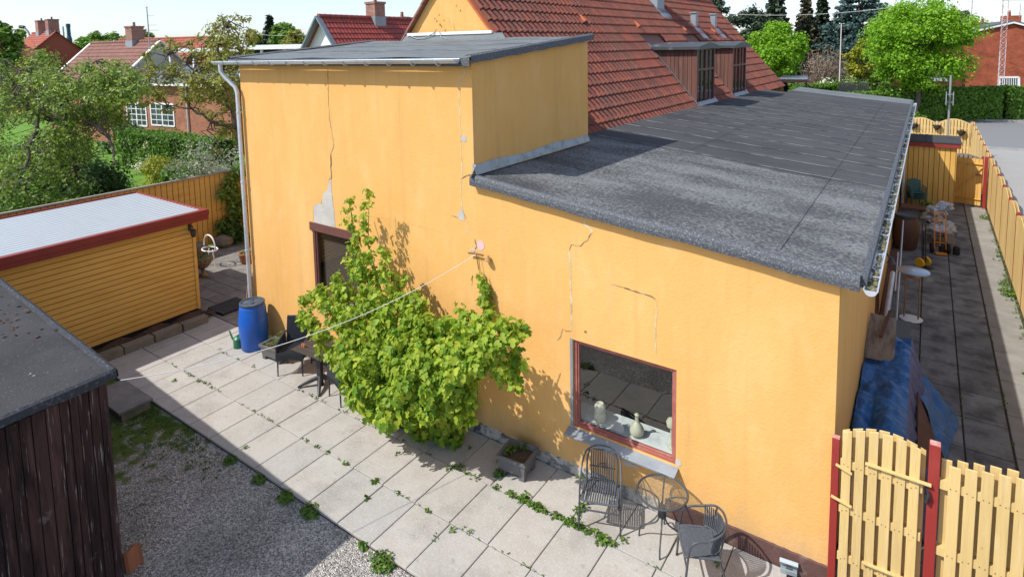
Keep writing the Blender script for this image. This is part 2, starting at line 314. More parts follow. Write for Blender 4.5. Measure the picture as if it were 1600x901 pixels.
SHEDW=mat('weathered_brown_plank',(.075,.040,.037),.9,[((.013,.010,.010),5,(1.6,1.6,.22),.42,.6,.85),((.11,.06,.055),9,(2,2,.15),.55,.72,.7),((.26,.24,.22),20,(2.5,2.5,.12),.62,.70,.8),((.18,.15,.14),3.5,(1,1,.8),.66,.72,.45)],[(22,(2,2,.15),.012)],island=((.022,.014,.014),.85),spec=.12)
YWOOD=mat('yellow_wood',(.66,.40,.11),.75,[((.50,.27,.05),5,(1,1,.2),.45,.7,.6),((.46,.27,.09),14,(1.5,1.5,.2),.6,.75,.4)],[(30,(2,2,.2),.003)],island=((.55,.315,.07),.6),spec=.25)
YCLAD=mat('yellow_cladding',(.74,.45,.12),.7,[((.55,.30,.06),3,(1,.3,2),.45,.7,.6),((.45,.25,.07),9,(1,.3,3),.62,.75,.4)],[(30,(1,.3,3),.003)],island=((.68,.41,.10),.6),spec=.25)
PYWOOD=mat('pale_yellow_wood',(.67,.475,.195),.8,[((.52,.37,.15),6,(1,1,.10),.42,.7,.8),((.36,.26,.12),30,(1.5,1.5,.06),.60,.74,.5),((.74,.60,.36),14,(1.6,1.6,.12),.55,.75,.5),((.30,.20,.08),18,(1,1,.7),.68,.74,.6)],[(26,(2,2,.15),.004)],island=((.58,.42,.18),.8),spec=.15)
REDP=mat('red_paint',(.27,.028,.022),.6,[((.36,.07,.055),4,(1,1,.3),.5,.75,.6),((.15,.02,.018),10,O,.6,.72,.5)],[(30,(1,1,.2),.003)],spec=.35)
REDF=mat('red_fascia',(.24,.035,.028),.55,[((.17,.025,.02),3,O,.4,.7,.6)],spec=.35)
METALR=mat('white_corrugated_metal',(.50,.54,.56),.5,[((.45,.48,.50),3,(.3,2,1),.5,.75,.5),((.16,.16,.15),16,O,.7,.74,.6)],metal=.15,spec=.5)
BLUEPL=mat('blue_plastic',(.012,.10,.46),.38,[((.03,.17,.6),4,O,.5,.75,.4),((.02,.06,.25),8,O,.6,.75,.4)],spec=.5)
BLACKPL=mat('black_plastic',(.028,.03,.034),.5,[((.06,.06,.062),8,O,.5,.7,.6)],spec=.4)
RATTAN=mat('dark_rattan',(.026,.032,.042),.5,[((.05,.06,.075),30,(1,1,.6),.5,.7,.7)],[(70,(1,1,.3),.006)],spec=.5)
GREYMET=mat('grey_painted_tube',(.07,.078,.088),.42,[((.12,.125,.135),14,O,.5,.7,.5)],spec=.5,metal=.3)
WICK=mat('grey_wicker',(.075,.083,.097),.55,[((.13,.14,.15),40,O,.5,.7,.7)],spec=.4)
PLANTG=mat('grey_plastic_planter',(.12,.12,.122),.6,[((.18,.175,.17),6,O,.5,.7,.5)],spec=.35)
TERRA=mat('terracotta',(.40,.16,.08),.85,[((.3,.13,.08),6,O,.5,.7,.5)])
GREENPL=mat('green_plastic',(.02,.16,.075),.4,spec=.5)
GREENCH=mat('dark_green_plastic',(.03,.10,.095),.45,[((.06,.14,.13),8,O,.5,.7,.5)],spec=.5)
BARK=mat('bark',(.13,.105,.085),.95,[((.06,.05,.042),7,(1,1,.35),.42,.65,.8),((.28,.26,.22),12,(1,1,.4),.6,.75,.5)],[(14,(1,1,.3),.03)])
BARKL=mat('pale_twig',(.26,.20,.145),.95,[((.14,.10,.075),6,O,.4,.7,.7)])
TWIG=mat('vine_stem',(.16,.12,.07),.9)
ASPH=mat('asphalt',(.19,.192,.195),.9,[((.18,.185,.19),.35,(.3,2,1),.45,.7,.7),((.29,.29,.29),60,O,.55,.7,.5)],[(60,O,.004)])
PAVE=mat('pavement_concrete',(.31,.30,.285),.92,[((.28,.275,.265),.8,O,.4,.7,.6),((.44,.43,.41),50,O,.6,.7,.4)],[(50,O,.003)])
KERB=mat('kerbstone',(.32,.31,.30),.9,[((.2,.2,.2),3,O,.4,.7,.6)])
GRASS=mat('lawn_grass',(.13,.27,.03),.95,[((.09,.19,.02),2.2,O,.4,.65,.8),((.20,.33,.05),14,O,.5,.7,.6)],[(40,O,.03)])
EARTH=mat('garden_ground',(.06,.085,.03),.98,[((.10,.09,.05),.4,O,.45,.65,.8),((.04,.07,.02),2,O,.45,.7,.7)],[(10,O,.03)])
TARPM=mat('blue_tarpaulin',(.02,.12,.31),.5,[((.05,.19,.40),9,(1,2,2),.52,.66,.8),((.010,.06,.18),4,O,.5,.68,.6)],[(60,(1,1,1),.004),(6,(1,2.0,1),.05),(2.5,(2,1,1),.05)],spec=.5)  # lighter blue noise puts crease highlights into the colour
TARPV=mat('faded_violet_tarpaulin',(.085,.10,.22),.55,[((.05,.065,.15),6,(1,1,2),.5,.65,.8)],[(60,O,.004),(6,(2,1,.5),.06)],spec=.45)
PLY=mat('weathered_plywood',(.25,.185,.125),.9,[((.13,.095,.07),4.5,(3,.8,1),.47,.56,.75,8),((.34,.27,.2),2,(1,1,1),.5,.7,.5)],[(12,(3,1,1),.004)])
RUST=mat('brown_board',(.15,.07,.045),.85,[((.09,.045,.03),4,O,.4,.7,.7)])
DGREY=mat('dark_grey_metal',(.05,.052,.056),.5,metal=.5,spec=.5)
STEEL=mat('brushed_steel',(.42,.46,.52),.33,[((.32,.36,.42),3,(1,8,1),.4,.7,.5)],metal=.75,spec=.5)
BRONZE=mat('tan_metal_tube',(.36,.25,.15),.4,metal=.5,spec=.5)
BROWNPL=mat('brown_plastic',(.085,.04,.025),.5,[((.12,.06,.04),6,O,.5,.7,.5)],spec=.4)
ORANGE=mat('orange_paint',(.72,.24,.02),.45,spec=.5)
YELLOWPL=mat('yellow_plastic',(.72,.42,.02),.5,spec=.4)
RUBBER=mat('black_rubber',(.02,.02,.02),.7)
SILVER=mat('silver_foil_bag',(.45,.46,.48),.35,[((.15,.15,.16),8,O,.5,.6,.8)],[(9,O,.05)],metal=.4)
def tableglass():
    m=bpy.data.materials.new('hammered_glass'); m.use_nodes=True; t=m.node_tree; N=t.nodes; L=t.links; N.remove(N['Principled BSDF'])
    tp=N.new('ShaderNodeBsdfTransparent'); tp.inputs[0].default_value=(.88,.90,.88,1); df=N.new('ShaderNodeBsdfTranslucent'); df.inputs[0].default_value=(.6,.62,.58,1)
    gl=N.new('ShaderNodeBsdfGlossy'); gl.inputs['Roughness'].default_value=.22; gl.inputs[0].default_value=(.9,.9,.9,1)
    no=N.new('ShaderNodeTexNoise'); no.inputs['Scale'].default_value=38; tc=N.new('ShaderNodeTexCoord'); L.new(tc.outputs['Object'],no.inputs[0])
    bn=N.new('ShaderNodeBump'); bn.inputs['Distance'].default_value=.02; L.new(no.outputs[0],bn.inputs['Height']); L.new(bn.outputs[0],gl.inputs['Normal'])
    mr=N.new('ShaderNodeMapRange'); mr.inputs[1].default_value=.4; mr.inputs[2].default_value=.62; mr.inputs[3].default_value=.15; mr.inputs[4].default_value=.42; L.new(no.outputs[0],mr.inputs[0])
    a=N.new('ShaderNodeMixShader'); L.new(mr.outputs[0],a.inputs[0]); L.new(tp.outputs[0],a.inputs[1]); L.new(df.outputs[0],a.inputs[2])
    b=N.new('ShaderNodeMixShader'); b.inputs[0].default_value=.13; L.new(a.outputs[0],b.inputs[1]); L.new(gl.outputs[0],b.inputs[2]); L.new(b.outputs[0],N['Material Output'].inputs[0]); return m
ROPE=mat('white_rope',(.66,.64,.60),.8)
GLASS=glassmat('window_glass',(.92,.95,.94)); GLASST=tableglass()
DGLASS=mat('dark_window_pane',(.03,.04,.05),.08,[((.10,.12,.14),.8,O,.45,.65,.7)],spec=.8)
FROST=mat('pale_inner_sill',(.74,.78,.77),.6,[((.45,.52,.53),8,O,.45,.7,.6)])
CERAM=mat('pale_ceramic',(.62,.60,.45),.3,[((.45,.44,.2),6,O,.5,.7,.7)],spec=.5)
L_BUSH=leafmat('leaf_fresh_green',(.50,.58,.06),(.13,.29,.02),.5)
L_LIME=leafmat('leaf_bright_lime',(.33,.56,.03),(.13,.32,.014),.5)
L_LIME2=leafmat('leaf_medium_lime',(.19,.37,.025),(.09,.22,.015),.42)  # medium lime leaves of the distant treetops
L_APPLE=leafmat('leaf_apple',(.36,.47,.08),(.06,.14,.018),.4)
L_ORCH=leafmat('leaf_olive_bronze',(.30,.38,.06),(.30,.24,.06),.45)
L_DARK=leafmat('leaf_dark_green',(.07,.14,.03),(.03,.075,.018),.25)
L_MID=leafmat('leaf_mid_green',(.23,.37,.05),(.07,.15,.022),.36)
L_HEDGE=leafmat('leaf_hedge',(.17,.33,.03),(.06,.14,.016),.36)
L_YEL=leafmat('leaf_golden',(.40,.40,.03),(.20,.24,.02),.4)
L_WHITE=leafmat('leaf_pale_blossom',(.80,.78,.62),(.58,.60,.40),.3)
L_BLUE=leafmat('needle_blue_green',(.060,.115,.10),(.03,.065,.055),.1)
L_PINE=leafmat('needle_dark_green',(.045,.075,.035),(.02,.035,.018),.1)
L_BROWN=leafmat('needle_brown_tip',(.10,.085,.045),(.035,.045,.022),.1)
L_WEED=leafmat('leaf_weed',(.14,.24,.03),(.07,.15,.02),.35)
L_GBLADE=leafmat('grass_blade',(.10,.19,.025),(.06,.12,.02),.35)
# ---------------------------------------------------------------- leaves
def leaf_outline(kind):
    if kind=='maple':   # lobed leaf, folded along its rib
        P=[(0,0,0),(.34,.10,.05),(.52,.42,.10),(.26,.55,.05),(.34,.86,.03),(0,1.12,-.10),(-.34,.86,.03),(-.26,.55,.05),(-.52,.42,.10),(-.34,.10,.05)]
        return np.array(P),[(0,1,2,3),(0,3,4,5),(0,5,6,7),(0,7,8,9)]
    if kind=='oval':
        P=[(0,0,0),(.30,.35,.06),(.22,.75,.03),(0,1,-.06),(-.22,.75,.03),(-.30,.35,.06)]
        return np.array(P),[(0,1,2,3),(0,3,4,5)]
    if kind=='needle':
        return np.array([(-.09,0,0),(.09,0,0),(.05,1,0),(-.05,1,0)]),[(0,1,2,3)]
    if kind=='blade':
        return np.array([(-.06,0,0),(.06,0,0),(0,1,.25)]),[(0,1,2)]
    return np.array([(0,0,0),(.42,.45,.08),(0,1,-.05),(-.42,.45,.08)]),[(0,1,2),(0,2,3)]
def norm(a): return a/np.maximum(np.linalg.norm(a,axis=1,keepdims=True),1e-9)
def leaves_mesh(name,groups,mats,origin,extra=None):
    """groups: list of (pos,nrm,tip,size,kind,matidx) in world space"""
    Vs=[];Ls=[];Ns=[];Ms=[];b=0
    for pos,nrm,tip,size,kind,mi in groups:
        P,Fc=leaf_outline(kind); n=len(pos)
        nrm=norm(nrm); tip=norm(tip-nrm*np.sum(tip*nrm,axis=1,keepdims=True)); side=np.cross(tip,nrm)
        S=np.asarray(size).reshape(-1,1,1)
        V=pos[:,None,:]+S*(side[:,None,:]*P[None,:,0:1]+tip[:,None,:]*P[None,:,1:2]+nrm[:,None,:]*P[None,:,2:3])
        k=len(P); Vs.append(V.reshape(-1,3))
        base=b+np.arange(n)*k
        for f in Fc:
            Ls.append((base[:,None]+np.array(f)[None,:])); Ns.append((len(f),n)); Ms.append((mi,n))
        b+=n*k
    V=np.concatenate(Vs)-np.array(origin,float)
    loops=np.concatenate([l.reshape(-1) for l in Ls]); tot=np.concatenate([np.full(n,k) for k,n in Ns]); mi=np.concatenate([np.full(n,m) for m,n in Ms])
    me=bpy.data.meshes.new(name); me.vertices.add(len(V)); me.vertices.foreach_set('co',V.astype(np.float32).reshape(-1))
    me.loops.add(len(loops)); me.loops.foreach_set('vertex_index',loops.astype(np.int32))
    me.polygons.add(len(tot)); st=np.concatenate([[0],np.cumsum(tot)[:-1]]); me.polygons.foreach_set('loop_start',st.astype(np.int32)); me.polygons.foreach_set('loop_total',tot.astype(np.int32))
    for m in (mats if isinstance(mats,(list,tuple)) else [mats]): me.materials.append(m)
    me.polygons.foreach_set('material_index',mi.astype(np.int32)); me.update(calc_edges=True)
    o=bpy.data.objects.new(name,me); COL.objects.link(o); return o
def clump(c,r,n,size,kind='quad',mi=0,up=.5,droop=0.,shell=.45,out=1.):
    "n leaves round centre c with radii r"
    c=np.array(c,float); r=np.array(r if hasattr(r,'__len__') else (r,r,r),float)
    d=norm(rng.normal(size=(n,3))); u=rng.random((n,1))**shell
    pos=c+d*r*u
    nrm=d*out+np.array([0,0,up])+rng.normal(size=(n,3))*.45
    tip=rng.normal(size=(n,3))*.6+d*.5+np.array([0,0,-droop])
    s=size*(.45+.95*rng.random(n)); return (pos,nrm,tip,s,kind,mi)
def mix_groups(gs):
    "concatenate groups of same kind / material"
    D={}
    for g in gs: D.setdefault((g[4],g[5]),[]).append(g)
    return [tuple(np.concatenate([g[i] for g in L]) for i in range(4))+k for k,L in D.items()]
def limb(mb,a,b,r0,r1,wob=.08,n=5,mi=0,sides=6):
    a=np.array(a,float);b=np.array(b,float);L=np.linalg.norm(b-a);pts=[];rs=[]
    for i in range(n+1):
        t=i/n;p=a*(1-t)+b*t
        if 0<i<n: p=p+rng.normal(size=3)*wob*L*.5
        pts.append(p);rs.append(r0*(1-t)+r1*t)
    mb.tube(pts,rs,sides,mi); return pts
def tree(name,label,cat,group,base,trunk_h,cc,cr,nclump,per,leaf,lm,kind='quad',clr=.28,bark=None,tr=.16,inner=.35,up=.5,limbs=14,vary=.18,droop=.2,zflat=1.):
    base=np.array(base,float);cc=np.array(cc,float);cr=np.array(cr,float)
    t=thing(name,label,cat,base,group=group); bark=bark or BARK
    mb=MB(); top=base+np.array([0,0,trunk_h]); fork=(top*.5+cc*.5)
    limb(mb,base,top,tr,tr*.75,.03,5,sides=9); limb(mb,top,fork,tr*.75,tr*.45,.05,4,sides=8)
    gs=[]; lmats=lm if isinstance(lm,(list,tuple)) else [lm]
    for i in range(nclump):
        d=norm(rng.normal(size=(1,3)))[0]; q=inner+(1-inner)*rng.random()**.5
        p=cc+d*cr*q*(1+vary*rng.normal()*.5)
        r=clr*cr.mean()*(.6+.8*rng.random())
        gs.append(clump(p,(r,r,r*.75*zflat),int(per*(.6+.8*rng.random())),leaf,kind,i%len(lmats) if rng.random()<.5 else 0,up,droop))
        if i<limbs: 
            s=base+(top-base)*(.7+.3*rng.random()) if rng.random()<.4 else top+(fork-top)*rng.random()
            limb(mb,s,p,tr*.32,tr*.05,.12,5)
    mb.build('trunk',bark,t,smooth=True)
    o=leaves_mesh('crown',mix_groups(gs),lmats,base); o.parent=t
    return t
def conifer(name,label,group,base,h,rad,lm,z0=.1,layers=16,per=9,n=60,size=.35,taper=1.,droop=.5,flat=.25,tr=.2):
    base=np.array(base,float); t=thing(name,label,'tree',base,group=group); mb=MB()
    mb.tube([base,base+np.array([0,0,h*.6]),base+np.array([0,0,h])],[tr,tr*.6,.02],7)
    gs=[]
    for i in range(layers):
        f=i/(layers-1); z=h*(z0+(1-z0)*f); R=rad*((1-f)**taper)*(.8+.35*rng.random())+.05
        k=max(3,int(per*(1-f*.6)))
        for j in range(k):
            a=2*math.pi*(j+rng.random()*.8)/k; L=R*(.7+.4*rng.random())
            e=base+np.array([math.cos(a)*L,math.sin(a)*L,z-droop*L*.35])
            s=base+np.array([0,0,z]); mb.tube([s,e],[tr*.18*(1-f)+.01,.01],4)
            for q in (.45,.8,1.0):
                c=s+(e-s)*q; gs.append(clump(c,(L*.26+.05,L*.26+.05,L*flat*.5+.05),int(n/3*(1-f*.5)),size,'quad',0,.6,.5))
    mb.build('trunk',BARK,t,smooth=True); o=leaves_mesh('crown',mix_groups(gs),[lm],base); o.parent=t; return t
def bush(name,label,cat,base,r,ncl,per,leaf,lm,group=None,kind='quad',clr=.4,up=.6,droop=.1,stems=6):
    "leafy shrub: stems and foliage children"
    base=np.array(base,float); r=np.array(r,float); t=thing(name,label,cat,base,group=group); mb=MB(); gs=[]
    lmats=lm if isinstance(lm,(list,tuple)) else [lm]
    for i in range(ncl):
        d=norm(rng.normal(size=(1,3)))[0]; d[2]=abs(d[2])*1.0-.15
        p=base+np.array([0,0,r[2]*.15])+d*r*np.array([1,1,1])*(.35+.65*rng.random()**.6)*.85
        rr=clr*r.mean()*(.6+.7*rng.random())
        gs.append(clump(p,(rr,rr,rr*.8),int(per*(.6+.8*rng.random())),leaf,kind,i%len(lmats),up,droop))
        if i<stems: limb(mb,base,p,.02*r.mean()+.012,.005,.1,4,sides=5)
    mb.build('stems',BARK,t); o=leaves_mesh('foliage',mix_groups(gs),lmats,base); o.parent=t; return t
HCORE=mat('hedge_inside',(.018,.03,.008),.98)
def hedge(name,label,p0,p1,w,h,n,leaf,lm,group=None,z=0,wob=.1,kind='quad'):
    p0=np.array(p0,float);p1=np.array(p1,float); L=np.linalg.norm(p1[:2]-p0[:2]); d=np.array([*(p1-p0)[:2]/L,0]); s=np.array([-d[1],d[0],0])
    o0=np.array([*p0[:2],z]); 
    t=thing(name,label,'hedge',o0,group=group)
    mb=MB(); ang=math.atan2(d[1],d[0]); c=o0+d*L/2+np.array([0,0,(h-.12)/2]); mb.obox(c,(L-.2,w*.72,h-.12),ang); mb.build('dark_core',HCORE,t)  # solid dark core box behind the leaves
    u=rng.random(n)*L; kindf=rng.random(n); aT=w/(w+2*h); top=kindf<aT*1.1; sidev=np.where(rng.random(n)<.65,-1,1)
    v=np.where(top,(rng.random(n)-.5)*w,sidev*w/2); zz=np.where(top,h,rng.random(n)*h)
    jit=wob*(np.sin(u*1.7+1)*.5+np.sin(u*4.1)*.3)[:,None]
    nv=np.where(top[:,None],np.array([[0,0,1.]]),s[None,:]*sidev[:,None])
    pos=o0+d*u[:,None]+s*v[:,None]+np.array([0,0,1.])*zz[:,None]+nv*(jit+rng.normal(size=(n,1))*.05-.03)
    nrm=nv+rng.normal(size=(n,3))*.45; tip=rng.normal(size=(n,3))
    ne=int(n*w/(2*L))+60; ev=np.where(rng.random(ne)<.5,0,1); pe=o0+d*(ev*L)[:,None]+s*((rng.random(ne)-.5)*w)[:,None]+np.array([0,0,1.])*(rng.random(ne)*h)[:,None]+rng.normal(size=(ne,3))*.05
    pos=np.concatenate([pos,pe]); nrm=np.concatenate([nrm,d*(ev*2-1)[:,None]+rng.normal(size=(ne,3))*.4]); tip=np.concatenate([tip,rng.normal(size=(ne,3))]); n+=ne
    o=leaves_mesh('foliage',[(pos,nrm,tip,leaf*(.6+.8*rng.random(n)),kind,0)],[lm],o0); o.parent=t; return t
# ---------------------------------------------------------------- roofs of tiles
def tile_roof(mb,E,A,L,U,S,tw=.2,g=.34,amp=.035,mi=0,lift=.035,seg=4,clip=None):
    """E eave corner, A along unit, U up-slope unit; every tile its own S-shaped piece"""
    E=np.array(E,float);A=np.array(A,float);A/=np.linalg.norm(A);U=np.array(U,float);U/=np.linalg.norm(U);N=np.cross(A,U)
    if N[2]<0:N=-N
    rows=max(1,int(round(S/g)));g=S/rows;cols=max(1,int(round(L/tw)));tw=L/cols
    prof=[.5-.5*math.cos(2*math.pi*(k/seg)) for k in range(seg+1)]
    if seg==6: prof=[0,.1,.7,1,.92,.3,0]
    for r in range(rows):
        for c in range(cols):
            if clip and not clip((c+.5)*tw,(r+.5)*g): continue
            j=random.uniform(-.003,.003); vs=[]
            for s_,l in((r*g-.02,lift+j-.03),(r*g-.02,lift+j),((r+1)*g,0.0+j)):
                for k in range(seg+1):
                    h=amp*prof[k]; p=E+A*((c+k/seg)*tw)+U*s_+N*(l+h if l>=0 or True else 0); vs.append(p)
            n=seg+1; fs=[]
            for k in range(seg): fs+=[(k,k+1,n+k+1,n+k),(n+k,n+k+1,2*n+k+1,2*n+k)]
            mb.add(vs,fs,mi)
    return mb
def ridge(mb,a,b,r=.11,mi=0,step=.35):
    a=np.array(a,float);b=np.array(b,float);L=np.linalg.norm(b-a);n=max(1,int(L/step))
    for i in range(n):
        p=a+(b-a)*(i/n);q=a+(b-a)*((i+1.08)/n); mb.tube([p,q],[r*1.08,r*.93],8,mi)
def wall_holes(mb,P,U,L,H,holes,mi=0,depth=None,reveal_mi=None,grid=None):
    """upright wall face from corner P along unit U, height H; holes (u0,u1,v0,v1); reveals go back by depth (vector)"""
    P=Vector([float(q) for q in P]);U=Vector(U);Z=Vector((0,0,1))
    us=sorted({0,L}|{h[0] for h in holes}|{h[1] for h in holes});vs=sorted({0,H}|{h[2] for h in holes}|{h[3] for h in holes})
    pt=lambda u,v:P+U*u+Z*v
    for i in range(len(us)-1):
        for j in range(len(vs)-1):
            um=(us[i]+us[i+1])/2;vm=(vs[j]+vs[j+1])/2
            if any(h[0]<um<h[1] and h[2]<vm<h[3] for h in holes): continue
            mb.quad(pt(us[i],vs[j]),pt(us[i+1],vs[j]),pt(us[i+1],vs[j+1]),pt(us[i],vs[j+1]),mi)
    if depth is not None:
        D=Vector(depth)
        for u0,u1,v0,v1 in holes:
            a,b,c,d=pt(u0,v0),pt(u1,v0),pt(u1,v1),pt(u0,v1)
            for p,q in((a,b),(b,c),(c,d),(d,a)): mb.quad(p,q,q+D,p+D,mi if reveal_mi is None else reveal_mi)
    return mb
def strip(mb,pts,wd,N,mi,off=.003):
    "thin irregular band on a wall: pts in 3d, N wall normal"
    N=Vector(N);P=[Vector([float(q) for q in p])+N*off for p in pts]
    # resample with wobble
    Q=[P[0]]
    for a,b in zip(P[:-1],P[1:]):
        n=max(1,int((b-a).length/.05))
        for i in range(1,n+1):
            t=(b-a).normalized().cross(N); Q.append(a+(b-a)*(i/n)+t*random.uniform(-.010,.010))
    vs=[]
    for i,p in enumerate(Q):
        t=(Q[min(i+1,len(Q)-1)]-Q[max(i-1,0)]).normalized().cross(N); ww=wd*random.uniform(.45,1.25)*(.35 if i in(0,len(Q)-1) else 1)
        vs+= [p-t*ww/2,p+t*ww/2]
    mb.add(vs,[(2*i,2*i+1,2*i+3,2*i+2) for i in range(len(Q)-1)],mi)
def blob(mb,c,r,N,U,mi,off=.004,n=18,jag=.2):
    N=Vector(N);U=Vector(U);V=N.cross(U);c=Vector([float(q) for q in c])+N*off
    vs=[];ph=random.random()*6
    for k in range(n):
        a=2*math.pi*k/n;q=1+jag*(math.sin(3*a+ph)*.5+random.uniform(-.5,.5)); vs.append(c+U*(math.cos(a)*r[0]*q)+V*(math.sin(a)*r[1]*q))
    mb.add(vs,[tuple(range(n))],mi)
# ================================================================ GROUND
def struct(o): o['kind']='structure'; return o
def sheet(name,x0,x1,y0,y1,z,m):
    return struct(MB().quad((x0,y0,z),(x1,y0,z),(x1,y1,z),(x0,y1,z)).build(name,m))
sheet('ground',-400,500,-60,700,-.10,EARTH)
sheet('garden_lawn',-75,-18.85,-12,40,-.07,GRASS)
g=MB(); g.quad((-19,-10,-.055),(3,-10,-.055),(3,4.66,-.055),(-19,4.66,-.055)); struct(g.build('gravel_yard',GRAVEL))
XW=-.69; YF=7.17; XL=-11.95; XB=-5.71; YB=10.96   # right wall, front wall, left end, block edge, block back
# patio slabs, each a separate piece in one paved sheet
rnd=random.Random(3)
def slabs(mb,xs,ys,gap=.012,z=0,th=.05,tilt=.0025,mi=0,skip=None,offs=None):
    for j in range(len(ys)-1):
        o=offs[j%len(offs)] if offs else 0
        for i in range(len(xs)-1):
            x0,x1,y0,y1=xs[i]+o+gap/2,xs[i+1]+o-gap/2,ys[j]+gap/2,ys[j+1]-gap/2
            if skip and skip((x0+x1)/2,(y0+y1)/2): continue
            a,b,c=rnd.uniform(-tilt,tilt),rnd.uniform(-tilt,tilt),rnd.uniform(-tilt,tilt)*.6
            e=.006
            vs=[(x0,y0,z-th),(x1,y0,z-th),(x1,y1,z-th),(x0,y1,z-th),(x0,y0,z-e+c),(x1,y0,z-e+c+a),(x1,y1,z-e+c+a+b),(x0,y1,z-e+c+b),
                (x0+e,y0+e,z+c),(x1-e,y0+e,z+c+a),(x1-e,y1-e,z+c+a+b),(x0+e,y1-e,z+c+b)]
            mb.add(vs,[(8,9,10,11),(4,5,9,8),(5,6,10,9),(6,7,11,10),(7,4,8,11),(0,1,5,4),(1,2,6,5),(2,3,7,6),(3,0,4,7)],mi)
pb=MB(); xs=[-4.905-.6275*k for k in range(14,-1,-1)]+[-4.905+.6275*k for k in range(1,7)]
slabs(pb,xs,[4.655,5.48,6.315,7.14],offs=[0,-.02,.03])
pb.box(-14.2,-.7,4.66,7.168,-.09,-.032,1)
struct(pb.build('patio',[SLAB,SOIL]))
pv=MB(); slabs(pv,[-18.7+.6*k for k in range(0,12)],[7.16+.4*k for k in range(0,12)],z=-.01,offs=[0,.3],skip=lambda x,y: x>-11.97 or (x<-14.2 and y<7.2))
slabs(pv,[-14.05+.6*k for k in range(0,2)],[5.0+.43*k for k in range(6)],z=-.01,skip=lambda x,y:x>-13.55)
pv.box(-18.75,-11.97,4.7,11.95,-.09,-.045,1)
struct(pv.build('rear_paving',[PAVER,SOIL]))
# side path
sp_=MB(); slabs(sp_,[-.68,.09,.69,1.29],[7.2+.93*k for k in range(25)],z=-.005,gap=.022,mi=0)
slabs(sp_,[1.30,1.92],[7.3+1.25*k for k in range(18)],z=-.005,gap=.02,mi=1)
sp_.box(-.7,2.1,7.16,30,-.09,-.04,2); sp_.box(-.7,2.1,4.66,7.16,-.09,-.035,2)
struct(sp_.build('side_path',[SLABD,SLABL,SOIL]))
sheet('front_yard_paving',-6,2.1,30,41.5,-.05,PAVE)
sheet('side_street',2.35,60,-12,43,-.09,PAVE)
sheet('main_street',-150,260,43.2,57.2,-.085,ASPH)
kb=MB(); kb.box(2.3,260,42.9,43.2,-.09,.0); kb.box(-150,260,57.2,57.45,-.09,.03); struct(kb.build('kerb',KERB))
sheet('far_pavement',-150,260,57.45,61.0,.02,PAVE)
sheet('far_gardens',-150,260,61.0,160,.0,EARTH)
# ================================================================ THE YELLOW HOUSE
H0=np.array([-6.3,YF,0]); house=thing('yellow_house','yellow rendered house with flat felt roofs and a steep red tiled roof behind','house',H0)
SL=(4.11-3.60)/5.1
def zlow(x): return 4.13-SL*(x+5.71)              # underside line of the low roof at the wall
def ztop(y): return 5.985+.085*(y-YF)
WIN1=(-9.77,-8.45,1.45,2.82); WIN2=(-4.0,-2.49,.73,2.04)
wb=MB(); hs=[(w_[0]-XL,w_[1]-XL,w_[2]-.0,w_[3]) for w_ in (WIN1,WIN2)]
wall_holes(wb,(XL,YF,0),(1,0,0),XW-XL,3.4,hs,0,(0,.14,0))
n=24
for i in range(n):                                   # slope-topped part of the low wall
    x0=XB+(XW-XB)*i/n;x1=XB+(XW-XB)*(i+1)/n; wb.quad((x0,YF,3.4),(x1,YF,3.4),(x1,YF,zlow(x1)-.03),(x0,YF,zlow(x0)-.03))
wb.quad((XL,YF,3.4),(XB,YF,3.4),(XB,YF,6.0),(XL,YF,6.0))
wb.quad((XB,YF,3.4),(XB,YB,3.4),(XB,YB,ztop(YB)),(XB,YF,ztop(YF)),1)
wb.quad((XL,YF,0),(XL,YB,0),(XL,YB,ztop(YB)),(XL,YF,ztop(YF)),1); wb.quad((XL,YB,0),(XB,YB,0),(XB,YB,ztop(YB)),(XL,YB,ztop(YB)),1)
NF=(0,-1,0)
def fy(*pts): return [Yp(YF,*p) for p in pts]
ck=lambda pts,w_,mi=2:strip(wb,fy(*pts),w_,NF,mi)
ck([(512,105),(513,160),(515,185),(522,228),(517,240),(517,262),(518,278)],.012,3); ck([(517,240),(517,262),(518,278),(513,285)],.03,3)
ck([(719,140),(717,165),(719,180),(720,225),(722,262),(719,300),(722,325)],.018,2); ck([(727,92),(725,118),(717,124),(716,140)],.02,2); ck([(738,273),(730,275),(722,279)],.022,3)
ck([(722,325),(728,340),(733,358),(728,366)],.02,2); ck([(705,337),(716,340)],.02,3)
blob(wb,Yp(YF,725,217),(.05,.06),NF,(1,0,0),4); wb.add([Vector(Yp(YF-.004,*p)) for p in((721,324),(725,336),(725,346),(714,339))],[(0,1,2,3)],4)
wb.add([Vector(Yp(YF-.004,*p)) for p in((517,279),(514,282),(512,296),(505,303),(503,314),(504,318),(492,319),(490,325),(491,347),(524,357),(522,330),(520,316),(518,300))],[tuple(range(13))],4)
ck([(504,318),(519,318)],.014,3); ck([(524,357),(521,325),(518,300)],.02,3); ck([(490,345),(490,325),(493,319),(503,318),(503,312)],.012,3)
ck([(742,372),(745,385),(741,394)],.02,3); blob(wb,Yp(YF,751,383),(.075,.08),NF,(1,0,0),5,jag=.05); wb.add([Vector(Yp(YF-.0045,*p)) for p in((735,392),(741,386),(743,392))],[(0,1,2)],4)
ck([(736,438),(738,430),(737,446)],.015,3)
ck([(913,338),(914,350),(925,362),(924,368)],.03,2); ck([(925,364),(918,374),(908,384),(893,383),(889,391)],.022,3); ck([(890,391),(891,430),(893,470),(893,517)],.028,2); ck([(893,517),(885,518),(879,514),(876,525),(872,532)],.018,3)
ck([(954,444),(970,448),(985,453)],.014,3); ck([(975,450),(1000,457),(1018,462),(1025,468)],.02,3); ck([(1025,468),(1026,480),(1025,500),(1025,530),(1025,552)],.016,2)
ck([(746,603),(747,640)],.012,3); blob(wb,Yp(YF,915,518),(.02,.02),NF,(1,0,0),3,n=8)
